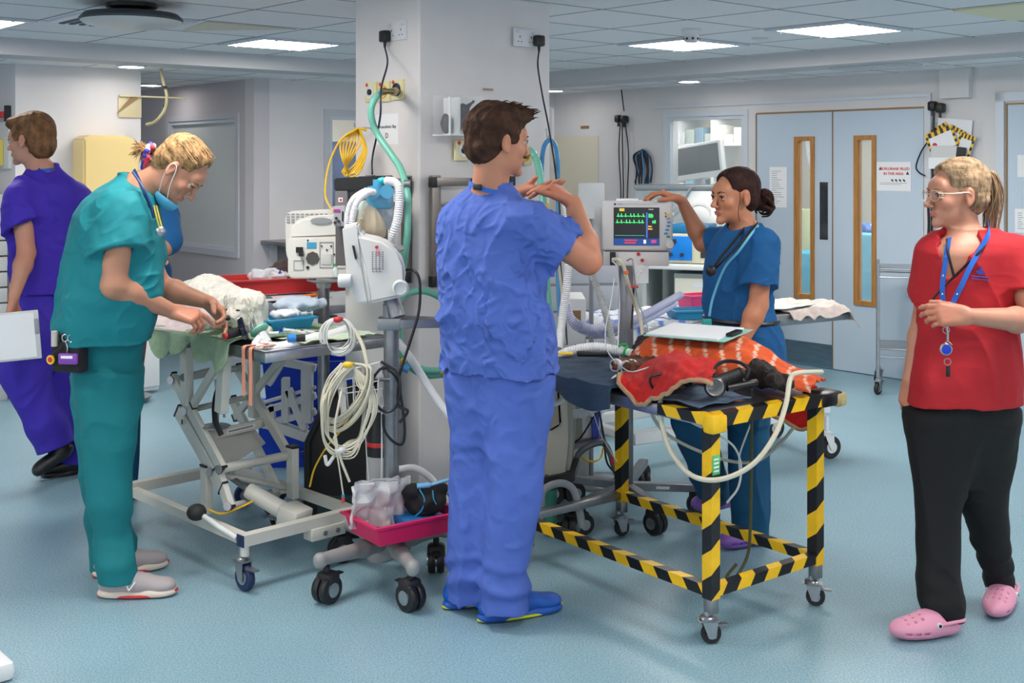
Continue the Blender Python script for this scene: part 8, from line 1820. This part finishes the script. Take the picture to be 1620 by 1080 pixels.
# ================================================================== BACKGROUND RIGHT
def bx(name, label, cat, M_, lo, hi, m, r=.004, par=None, group=None, t=None):
    mb = MB(M_); mb.rbox(lo, hi, r) if r else mb.box(lo, hi); o = mb.build(name, m, par, r > 0); return o if par is not None else tag(o, label, cat, group)
T4 = frame((.62, 5.74, 0), math.radians(32)); Z4 = .80; wm = mat('white enamel', rgb(224, 228, 230), .35)
t = thing('operating_table', 'white framed operating table under printed sheets behind the woman in navy', 'operating table', T4 @ Vector((.7, .25, 0)))
mb = MB(T4); mb.rbox((0, 0, Z4-.06), (1.46, .52, Z4), .008); mb.build('table_top', M_dsteel, t)
mb = MB(T4); mb.rbox((.60, .17, .3), (.78, .35, Z4-.06), .01); mb.build('column', wm, t)
for a, b, w_ in (((-.02, .05, .26), (.85, .02, .26), .07), ((-.02, .50, .26), (1.35, .50, .26), .06), ((.0, .05, .26), (.0, .5, .26), .05), ((1.3, .02, .26), (1.3, .5, .26), .05), ((.85, .02, .26), (1.3, .06, .26), .06), ((.1, .5, .28), (.35, .3, .5), .03)): mb = MB(T4); mb.bar(a, b, w_, w_*.8, r=.004); mb.build('frame_bar', wm, t)
for x, y in ((-.05, .52), (.38, .0), (1.38, .5), (1.3, .0)):
    p = T4 @ Vector((x, y, 0)); caster(t, (p.x, p.y), .062, .03, 2.2+x, .08, wheel=M_rubber, hub=wm, brake=False, fork=wm)
def _sh(u, v):
    n = ridge(u*7, v*5, 6); y = -.03+v*.56; return (-.10+u*.78, y, Z4+.012+.018*abs(n)-(.07*max(0, (.12-u)/.12))-(.05 if v < .06 else 0))
mb = MB(T4); mb.grid(_sh, 50, 34, .006); wc, bc = np.array(rgb(226, 230, 236)), np.array(rgb(120, 150, 220)); cs = []
for s_ in (0, 1):
    for i in range(51):
        for j in range(35): cs.append(bc if noise(np.array([[i*.33, j*.33, 2.]]), 1., 4)[0] > .42 else wc)
tag(link_mesh('sheet', [tuple(p) for p in mb.v], mb.f, M_terry('printed sheet', rgb(226, 230, 236), True), None, True, cols=np.array(cs), angle=60), 'white sheet with blue print over the left end of the far operating table', 'sheet')
cloth('towel', T4, lambda u, v: (1.0+u*.5, -.03+v*.45, Z4+.012+.03*abs(ridge(u*5, v*4, 8))-(.09*max(0, (u-.86)/.14))-(.05*max(0, (.08-v)/.08))), 30, 24, M_terry('beige cotton', rgb(206, 192, 186)), 'beige cloth spilling over the right end of the far operating table', 'towel', .006)
cloth('paper', T4, lambda u, v: (.86+u*.36, .03+v*.3, Z4+.03+.012*ridge(u*3, v*3, 3)), 10, 10, mat('paper mint', rgb(206, 228, 222), .7), 'pale green papers on the far operating table right of the woman in navy', 'paper', .004)
cloth('drape', T4, lambda u, v: (.72+u*.34, .28+v*.2, Z4+.05+.035*abs(ridge(u*6, v*6, 2))), 16, 12, M_paper, 'crumpled white wrapping at the elbow of the woman in navy', 'wrapping', .006)
p = V(1103, 470, 6.15); tray('tub', frame((p.x, p.y, Z4+.045), .5), .17, .12, .075, mat('hot pink plastic', rgb(236, 70, 130), .4), 'hot pink plastic tub on the far operating table', 'tub')
p = V(1093, 482, 5.98); tray('tray', frame((p.x, p.y, Z4+.02), .3), .22, .14, .045, M_cyan, 'blue plastic tray in front of the hot pink tub', 'tray')
# desk, blue device, incubator against the right wall
D4 = Matrix.Translation(V(1068, 0, 8.3)*Vector((1, 1, 0))) @ Matrix.Rotation(math.radians(-20), 4, 'Z'); gm = mat('desk grey', rgb(176, 184, 182), .5)
t = thing('desk', 'grey desk unit with drawers under the blue fronted device', 'desk', D4 @ Vector((0, .3, 0)))
mb = MB(D4); mb.rbox((-.28, 0, .85), (.50, .6, .885), .006); mb.build('desk_top', mat('desk white', rgb(206, 210, 212), .4), t); mb = MB(D4); mb.box((-.25, .06, 0), (-.22, .58, .85)); mb.box((.42, .06, 0), (.45, .58, .85)); mb.box((-.02, .06, .05), (.42, .58, .82)); mb.build('carcass', gm, t, False)
for k, (z0, z1) in enumerate(((.56, .79), (.34, .54), (.08, .32))):
    mb = MB(D4); mb.rbox((-.01, .035, z0), (.41, .06, z1), .004); o = mb.build('drawer', mat('drawer cream', rgb(206, 206, 194), .45), t); mb = MB(D4); mb.rbox((.13, .015, (z0+z1)/2-.012), (.27, .035, (z0+z1)/2+.01), .003); mb.build('handle', M_offw, o)
    mb = MB(D4); mb.box((.12, .033, z1-.06), (.28, .0345, z1-.03)); mb.build('drawer_label', M_trim, o, False)
t = thing('infusion_device', 'small instrument with a bright blue front on the grey desk', 'device', D4 @ Vector((.05, .2, .885)))
bx('casing', '', '', D4, (-.10, .1, .89), (.40, .45, 1.10), mat('device ivory', rgb(196, 196, 170), .4), .006, t); bx('front_panel', '', '', D4, (-.09, .09, .91), (.10, .102, 1.08), mat('device blue', rgb(10, 118, 206), .35), .002, t); bx('top_case', '', '', D4, (-.06, .1, 1.10), (.22, .4, 1.16), mat('device teal', rgb(20, 110, 160), .4), .006, t)
mb = MB(D4); mb.rbox((-.06, .082, 1.03), (-.01, .092, 1.06), .002); mb.cyl((-.05, .095, .95), (-.05, .075, .95), .014, n=12); mb.cyl((.03, .095, .95), (.03, .075, .95), .014, n=12); mb.build('knobs', M_ink, t)
mb = MB(D4)
for k in range(6): mb.cyl((.26+.05*(k % 2), .1, .96+.04*(k//2)), (.26+.05*(k % 2), .085, .96+.04*(k//2)), .009, n=8)
mb.box((.16, .095, .93), (.20, .101, 1.05)); mb.build('sockets', M_ink, t)
I4 = Matrix.Translation(V(1088, 0, 8.9)*Vector((1, 1, 0))) @ Matrix.Rotation(math.radians(-14), 4, 'Z')
t = thing('incubator', 'infant style incubator with a clear hood and round arm ports below the window', 'incubator', I4 @ Vector((0, .3, 0)))
ap = mat('smoked acrylic', rgb(150, 168, 176), .12, alpha=.55); mb = MB(I4); mb.add([(-.44, 0, 1.08), (.44, 0, 1.08), (.36, .12, 1.40), (-.40, .12, 1.40), (-.44, .5, 1.08), (.44, .5, 1.08), (.36, .5, 1.40), (-.40, .5, 1.40)], [(0, 1, 2, 3), (3, 2, 6, 7), (1, 5, 6, 2), (4, 0, 3, 7), (5, 4, 7, 6)]); mb.build('hood', ap, t, False)
bx('top_band', '', '', I4, (-.42, .10, 1.39), (.40, .5, 1.43), mat('band grey', rgb(120, 130, 138), .3), .01, t); bx('tray_base', '', '', I4, (-.47, -.02, .98), (.47, .52, 1.08), M_offw, .01, t); bx('cabinet', '', '', I4, (-.40, .03, .1), (.40, .48, .98), gm, .01, t)
for x in (-.20, .08, .32):
    mb = MB(I4); c = Vector((x, .055, 1.20)); mb.tube([c+Vector((.085*math.cos(a), .02*math.sin(a), .085*math.sin(a))) for a in np.linspace(0, 2*PI, 21)], .011, n=8, smooth=False); mb.build('arm_port', M_acrye, t)
mb = MB(I4); mb.tube([(-.3, .04, 1.18), (-.1, .0, 1.24), (.0, .09, 1.39), (.04, .1, 1.42)], .008, n=6); mb.build('hood_strut', M_grey, t)
lump('clear_bag', I4 @ Vector((.30, .0, 1.28)), (.05, .04, .07), M_bag, 'crumpled clear bag hanging on the incubator hood', 'bag', 5, 0, .3)
# store room seen through the window
S = WR.M; wa = wn[0]; t = thing('shelving', 'white shelving of supplies in the room behind the window', 'shelving', S @ Vector((wa-.6, 1.3, 0)))
mb = MB(S)
for x in (wa-1.3, wa-.88, wa-.42, wa+.07): mb.box((x, 1.1, 0), (x+.03, 1.5, 2.3))
for z in (.9, 1.22, 1.50, 1.76, 2.1): mb.box((wa-1.3, 1.1, z), (wa+.1, 1.5, z+.025))
mb.build('shelves', M_white, t, False)
rnd = random.Random(17)
for k in range(22):
    x = wa-1.25+(k % 11)*.12; z = (1.245, 1.785)[k//11]; h_ = rnd.uniform(.08, .2); c_ = rnd.choice(((214, 220, 226), (150, 200, 226), (226, 226, 220), (176, 190, 186), (120, 150, 170)))
    bx('supply_box', 'supply box stored on the shelving behind the window', 'box', S, (x, 1.14, z), (x+.10, 1.4, z+h_), mat('box %d%d%d' % c_, rgb(*c_), .6), .004, group='supply boxes behind the window')
a, b, z0, z1 = rect(WR, 1064, 226, 1141, 283); Ms = S @ Matrix.Translation(((a+b)/2-.23, .28, (z0+z1)/2)) @ Matrix.Rotation(-.12, 4, 'Y'); w_, h_ = (b-a)/2*1.02, (z1-z0)/2*1.02
t = thing('display', 'white framed dark display tilted behind the store room window', 'display', S @ Vector(((a+b)/2, .28, z0))); mb = MB(Ms); mb.rbox((-w_, 0, -h_), (w_, .06, h_), .01); mb.build('frame', M_white, t); mb = MB(Ms); mb.box((-w_+.025, -.003, -h_+.05), (w_-.025, 0, h_-.025)); mb.build('screen', mat('dark glass', rgb(50, 54, 62), .08), t, False); bx('bracket', '', '', S, ((a+b)/2-.26, .3, z0-.5), ((a+b)/2-.20, .36, (z0+z1)/2), M_grey, .004, t)
# theatre beyond the vision panels
for lo, hi, c_, lab, n_ in (((.0, 1.2, 0), (.5, 1.7, .78), (40, 160, 190), 'teal draped table seen through the left vision panel', 'draped_table'), ((.55, 1.2, 0), (1.3, 1.9, .98), (90, 180, 206), 'pale blue draped table seen through the right vision panel', 'draped_table'), ((-.36, 1.8, 0), (-.02, 2.0, 1.15), (206, 214, 170), 'pale yellow gown hanging beyond the left door', 'gown')):
    o = bx(n_, lab, 'table' if 'table' in n_ else 'gown', S, (dl+lo[0]-.62, lo[1], lo[2]), (dl+hi[0]-.62, hi[1], hi[2]), mat('drape %d' % c_[0], rgb(*c_), .8, bump=[('crease', 6, .6, .02)]), .03)
for k in range(6): lump('instrument_pack', S @ Vector((dl-.1+k*.11, 1.45, .98)), (.08, .08, .05), mat('pack %d' % (k % 3), (rgb(206, 226, 236), rgb(236, 220, 206), rgb(60, 110, 190))[k % 3], .6), 'wrapped pack heaped on the pale blue draped table', 'pack', k, 0, .5, .012, 'packs on the draped table')
t = thing('light_arm', 'curved lamp arm in the room beyond the left door', 'lamp arm', S @ Vector((dl+.45, 1.4, 1.2))); mb = MB(S); mb.tube([(dl-.60, 1.5, 2.4), (dl-.56, 1.5, 1.8), (dl-.5, 1.5, 1.5), (dl-.42, 1.5, 1.3), (dl-.5, 1.5, 1.2)], .02, n=8); mb.build('arm', M_grey, t)
# papers, notice, rack, plugs on the right wall
def sheet(x0, y0, x1, y1, label, lines=0, cat='notice', name='notice', m=None):
    a, b, z0, z1 = rect(WR, x0, y0, x1, y1); mb = MB(WR.M); mb.box((a, -.004, z0), (b, -.001, z1)); o = tag(mb.build(name, m or M_paper, None, False), label, cat)
    if lines:
        mb = MB(WR.M); r_ = random.Random(int(x0))
        for k in range(lines): z = z1-(k+2)*(z1-z0)/(lines+3); mb.box((a+.02, -.0048, z-.0025), (a+.02+(b-a-.04)*r_.uniform(.4, 1), -.004, z+.0015))
        mb.build('text_lines', M_grey, o, False)
    return o, a, b, z0, z1
o, a, b, z0, z1 = sheet(1387, 256, 1441.5, 302, 'notice reading ISOFLURANE FILLED IN THIS AREA on the right door'); mid = (a+b)/2
for k, (tx, sz, dz, m_) in enumerate((('ISOFLURANE FILLED', .027, .052, M_redink), ('IN THIS AREA', .027, .088, M_redink))):
    text(tx, sz, WR.T(mid+.01-.01*k, z1-dz, .0045), m_, o, 'lettering', bold=.0008)
mb = MB(WR.M); 
for x, z in ((a+.033, z1-.06), (mid+.115, z1-.094)): mb.add([(x-.014, -.0046, z), (x+.014, -.0046, z), (x, -.0046, z+.026)], [(0, 1, 2)])
for k in range(4): mb.tube([(mid-.01+k*.032+.009*math.sin(j*1.9), -.005, z1-.137+.009*math.cos(j*2.3)) for j in range(7)], .0022, n=4)
for z in (.155, .166): mb.box((a+.03, -.0046, z1-z-.002), (b-.03-(.05 if z > .16 else 0), -.004, z1-z))
mb.build('handwriting', M_ink, o, False)
sheet(1218, 264, 1245, 328, 'typed page taped to the left door beside the bun of the woman in navy', 16); sheet(1606, 330, 1625, 368, 'typed page on the door at the right edge of the picture', 8)
sheet(1610, 245, 1626, 280, 'small blank page above the typed page on the far right door', 0)
o, *_ = sheet(877, 216, 947, 330, 'cream painted panel on the wall beyond the pillar', 0, 'wall panel', 'wall_panel', mat('panel cream', rgb(216, 210, 190), .5)); sheet(919, 199, 932, 203.5, 'small brown label on the wall above the cream panel', 0, 'label', 'label', M_brass)
a, b, z0, z1 = rect(WR, 1475, 192, 1555, 268); t = thing('leaflet_rack', 'clear wall rack stuffed with hazard-striped cards and papers', 'leaflet rack', WR.M @ Vector(((a+b)/2, -.03, z0)))
bx('back_panel', '', '', WR.M, (a, -.012, z0-.05), (b, -.002, z1), M_acry, .002, t)
def card(x, y, w_, h_, ang, d, m_, label, name='card', stripe=False):
    s, z = WR.sz(x, y); Mc = WR.M @ Matrix.Translation((s, -d, z)) @ Matrix.Rotation(ang, 4, 'Y'); mb = MB(Mc); mb.box((-w_/2, 0, -h_/2), (w_/2, .004, h_/2)); o = tag(mb.build(name, m_, None, False), label, 'card')
    if stripe:
        mb = MB(Mc)
        for k in range(9): mb.m(k % 2); x0 = -w_/2+k*w_/9; mb.box((x0, -.002, h_/2-.035), (x0+w_/9, 0, h_/2))
        for k in range(6): mb.m(k % 2); z_ = -h_/2+k*h_/7; mb.box((-w_/2, -.002, z_), (-w_/2+.018, 0, z_+h_/7)); mb.box((w_/2-.018, -.002, z_), (w_/2, 0, z_+h_/7))
        mb.build('hazard_border', [M_hy, M_hb], o, False)
    return o, Mc
card(1510, 225, .26, .33, .10, .02, M_paper, 'large white sheet at the back of the leaflet rack'); card(1492, 212, .15, .12, -.5, .03, M_paper, 'hazard-striped card peeping out behind at the top left of the rack', stripe=True); card(1515, 220, .14, .16, .5, .035, M_paper, 'hazard-striped card tilted right in the middle of the rack', stripe=True); card(1530, 232, .12, .18, .35, .04, M_paper, 'hazard-striped card leaning at the right of the rack', stripe=True)
o, Mc = card(1495, 221, .22, .15, -.36, .05, M_paper, 'foremost hazard-striped card with a red stop disc tilted left in the rack', stripe=True); mb = MB(Mc @ Matrix.Translation((-.06, -.003, -.02)) @ Matrix.Rotation(PI/2, 4, 'X')); mb.lathe([(.018, -.001), (.018, .002), (1e-4, .002)], 16); mb.build('stop_disc', M_redink, o)
card(1500, 242, .20, .10, .03, .06, M_offw, 'white folded leaflet at the front of the rack'); card(1502, 258, .25, .08, .0, .065, M_paper, 'lowest white leaflet at the front of the rack'); card(1527, 244, .07, .10, .12, .062, M_hb, 'dark card standing at the right front of the rack')
for k, (px, py, lab) in enumerate(((1480, 168, 'black plug at the upper left above the leaflet rack'), (1492, 171, 'round black plug above the leaflet rack'), (983, 188, 'black plug high on the wall left of the window'), (992, 189, 'round black plug high on the wall nearer the window'))):
    s, z = WR.sz(px, py); mb = MB(WR.M); mb.rbox((s-.03, -.07, z-.035), (s+.03, -.002, z+.035), .016); mb.cyl((s, -.04, z-.03), (s, -.04, z-.07), .01, n=8); tag(mb.build('plug', M_black), lab, 'plug', 'black plugs on the right wall')
Wp = lambda x, y, o_=.04: WR.p(x, y, o_)
for k, (pts, r_, m_, lab) in enumerate((([(986, 195), (984, 240), (987, 300), (986, 330)], .006, M_cordk, 'leftmost black cord below the wall plugs'), ([(989, 195), (990, 250), (991, 300), (990, 325)], .006, M_cordk, 'middle black cord below the wall plugs'), ([(994, 195), (999, 240), (998, 290), (997, 320)], .006, M_cordk, 'rightmost black cord below the wall plugs'),
    ([(988, 142), (990, 160), (992, 176)], .006, M_cordk, 'short dark cord end hanging from the ceiling line'), ([(1482, 178), (1481, 220), (1480, 300), (1478, 380)], .009, M_cordk, 'black cords running down behind the leaflet rack'), ([(1474, 222), (1462, 240), (1454, 262), (1458, 272), (1468, 278)], .006, M_cordk, 'black cord bowing left of the leaflet rack'), ([(1473, 325), (1474, 350), (1473, 382)], .009, M_cordk, 'black cord hanging below the chin of the woman in red'))):
    hose('cord', [Wp(*p_) for p_ in pts], r_, m_, lab, 'cord', n=7)
t = thing('lead_coil', 'bunch of black and blue leads hanging left of the window', 'lead coil', Wp(1025, 290)); mb = MB(); rnd = random.Random(5)
for k in range(14):
    x = 1010+k*2; mb.m(k % 5 == 2); mb.tube([Wp(1022, 236), Wp(x-3, 246+rnd.uniform(-3, 3)), Wp(x+rnd.uniform(-2, 3), 268), Wp(x-1+rnd.uniform(-2, 2), 290+rnd.uniform(-6, 4))], .007, n=6)
mb.build('leads', [M_cordk, M_bcord], t)
# serving cart, clear drawers, computer unit, white board behind the man in blue
t = thing('steel_cart', 'steel two-shelf cart in front of the grey double doors', 'cart', G(1425, 622)); c0 = G(1389, 624); Mk = frame((c0.x, c0.y, 0), math.radians(-17)); L = .30
for x in (0, L):
    for y in (0, .42): mb = MB(Mk); mb.cyl((x, y, .12), (x, y, .90), .013, n=14); mb.build('upright', M_steel, t); p = Mk @ Vector((x, y, 0)); caster(t, (p.x, p.y), .042, .024, .8, .01, brake=False)
for z in (.32, .87): mb = MB(Mk); mb.rbox((.0, .0, z-.012), (L, .42, z), .004); mb.build('shelf', M_steel, t); [MB(Mk).tube([(0, y, z-.06), (L, y, z-.06)], .006).build('guard_rail', M_steel, t) for y in (0, .42)]
dp = mat('clear drawer plastic', rgb(206, 210, 220), .25, alpha=.72); p = V(930, 0, 6.9); t = thing('storage_drawers', 'translucent plastic drawers behind the hoses right of the man in blue', 'drawers', (p.x, 7.0, 0))
for k in range(6): mb = MB(frame((p.x, 6.9, 0), .15)); mb.rbox((-.24, 0, .12+k*.155), (.20, .38, .265+k*.155), .012); mb.build('drawer', dp, t)
bx('frame', '', '', frame((p.x, 6.9, 0), .15), (-.25, .01, .06), (.21, .39, .12), M_offw, .006, t)
p = V(908, 0, 5.95); t = thing('computer', 'white upright computer casing with a ringed fan grille behind the trolley', 'computer', (p.x, 6.0, 0)); Mq = frame((p.x, 5.95, 0), .0)
bx('casing', '', '', Mq, (-.06, 0, .55), (.06, .3, .92), M_white, .01, t); bx('stand', '', '', Mq, (-.08, .02, 0), (.08, .28, .55), gm, .01, t); bx('bay', '', '', Mq, (-.015, -.003, .80), (.035, .001, .86), M_brass, .002, t)
mb = MB(Mq)
for r_ in (.013, .021, .029): mb.tube([(.005+r_*math.cos(a), -.002, .66+r_*math.sin(a)) for a in np.linspace(-1.6, 1.6, 11)], .002, n=5, smooth=False)
mb.build('fan_rings', M_ink, t)
p = V(936, 318, 5.9); bx('white_board', 'blank white rounded board beside the raised hands of the man in blue', 'board', frame(p, .05), (-.065, 0, -.09), (.065, .02, .09), M_white, .009)
for m_ in [mat('stand rod', rgb(150, 152, 156), .4, metal=.8)]: mb = MB(); mb.cyl((p.x, 5.93, 0), (p.x, 5.93, 1.35), .012, n=10); mb.lathe([(.16, 0), (.16, .015), (.02, .03)], 24, (p.x, 5.93, 0)); tag(mb.build('board_stand', m_), 'thin rod holding up the blank white board', 'stand')
t = thing('vial', 'small clear vial standing on the dark blue towel behind the white hose', 'vial', V(957, 548, 4.93)); Mv2 = Matrix.Translation((V(957, 548, 4.93).x, 4.93, Z3+.02)); mb = MB(Mv2); mb.lathe([(.013, 0), (.014, .03), (.008, .036), (.008, .042)], 16); mb.build('body', M_acrye, t); mb = MB(Mv2); mb.lathe([(.0095, .04), (.0095, .05), (1e-4, .05)], 16); mb.build('cap', M_grey, t)
# ================================================================== BACKGROUND LEFT
a, b, z0, z1 = rect(WX, 114, 215, 201, 300); t = thing('towel_dispenser', 'cream paper towel dispenser on the wall behind the woman in teal', 'towel dispenser', WX.M @ Vector(((a+b)/2, -.1, z0)))
mb = MB(WX.M @ Matrix.Rotation(PI/2, 4, 'X')); w_ = b-a; mb.prism([(a, z0-.03), (b, z0-.03), (b, z1-.09), (b-.03, z1-.03), (b-.09, z1), (a+.03, z1), (a, z1-.03)], 0, .21, .014); mb.build('cover', mat('dispenser cream', rgb(232, 206, 142), .3), t)
mb = MB(WX.M); mb.rbox(((a+b)/2+.03, -.216, z0+.05), ((a+b)/2+.042, -.208, z0+.10), .003); mb.build('key_slot', M_ink, t)
a, b, z0, z1 = rect(WX, 187, 151, 229, 186); t = thing('wall_bracket', 'beige steel bracket plate at the corner above the towel dispenser', 'bracket', WX.M @ Vector((a, -.02, z0)))
bx('plate', '', '', WX.M, (a, -.008, z0), (.876, 0, z1), mat('bracket beige', rgb(214, 202, 164), .45), .002, t); bx('arm', '', '', WX.M, (a, -.03, z1-.012), (1.22, -.008, z1), mat('bracket beige', rgb(214, 202, 164), .45), .002, t)
mb = MB(WX.M); mb.add([(.68, -.02, z0+.02), (.87, -.02, z1), (.80, -.02, z1)], [(0, 1, 2)]); mb.build('gusset', M_brass, t)
e = Vector((.876, 0, 0)); hose('cable', [V(254, 108, 8.4), V(258, 128, 8.35), V(264, 152, 8.3), V(261, 172, 8.3), V(252, 186, 8.3), V(243, 194, 8.32), V(232, 197, 8.35)], .011, mat('cable tan', rgb(176, 168, 130), .5), 'tan cable with black ties hanging from the ceiling by the bracket', 'cable', n=8)
for x, y in ((260.5, 138), (261.5, 168)): mb = MB(); mb.cyl(V(x, y-2, 8.31), V(x, y+2, 8.31), .016, n=10); tag(mb.build('cable_tie', M_black), ('upper' if y < 150 else 'lower')+' black tie round the hanging tan cable', 'cable tie')
t = thing('file_rack', 'grey wall rack of yellow folders at the left edge', 'file rack', WXL.p(8, 262)); a, b, z0, z1 = rect(WXL, -6, 205, 18, 262)
bx('board', '', '', WXL.M, (a-.3, -.02, z0-.02), (b, 0, z1+.05), M_offw, .002, t); mb = MB(WXL.M); mb.rbox((b-.03, -.04, z1+.05), (b, -.0, z1+.16), .004); mb.build('clip', M_ink, t); bx('red_marker', '', '', WXL.M, (a+.05, -.05, z1+.08), (b-.04, -.02, z1+.12), M_redink, .004, t)
for k in range(4): bx('folder', 'yellow folder in the wall rack at the left edge', 'folder', WXL.M, (a-.12+k*.09, -.06, z0), (a-.05+k*.09, -.022, z1-.02*(k % 2)-.05), mat('folder yellow', rgb(214, 196, 96), .6), .002, group='yellow folders at the left edge')
t = thing('tray_tower', 'stack of pale shallow drawers beside the man in purple', 'drawer stack', WXL.p(8, 460)); _, zt = WXL.sz(10, 282); sx = WXL.sz(20, 300)[0]
for k in range(9): mb = MB(WXL.M); mb.rbox((sx-.5, -.34, .45+k*.105), (sx-.04, -.02, .545+k*.105), .004); mb.build('drawer', M_offw, t)
bx('plinth', '', '', WXL.M, (sx-.5, -.34, .0), (sx-.04, -.02, .44), M_offw, .004, t)
t = thing('wall_bench', 'narrow steel bench shelf on brackets below the grey framed window', 'bench', WB.p(430, 380)); a, z = WB.sz(412, 380); b = WB.sz(560, 380)[0]
bx('bench_top', '', '', WB.M, (a, -.5, z-.03), (b, -.0, z), M_dsteel, .004, t)
for x in (a+.15, b-.2): bx('bracket', '', '', WB.M, (x, -.44, z-.5), (x+.04, -.0, z-.03), M_dsteel, .004, t)
a, b, z0, z1 = rect(WB, 524, 222, 562, 330); bx('poster', 'blue screen with figures in scrubs seen through the back window', 'screen', WB.M, (a-.05, .5, z0), (b+.4, .53, z1), mat('screen blue', rgb(60, 90, 160), .4, var=.6, fine=7), .004)
mb = MB(frame(G(-38, 1094)*Vector((1, 1, 0)), math.radians(-48))); mb.rbox((-.25, -.9, 0), (.0, .12, .06), .02); tag(mb.build('white_plinth', M_white), 'white edge of a low unit at the bottom left corner', 'low unit')
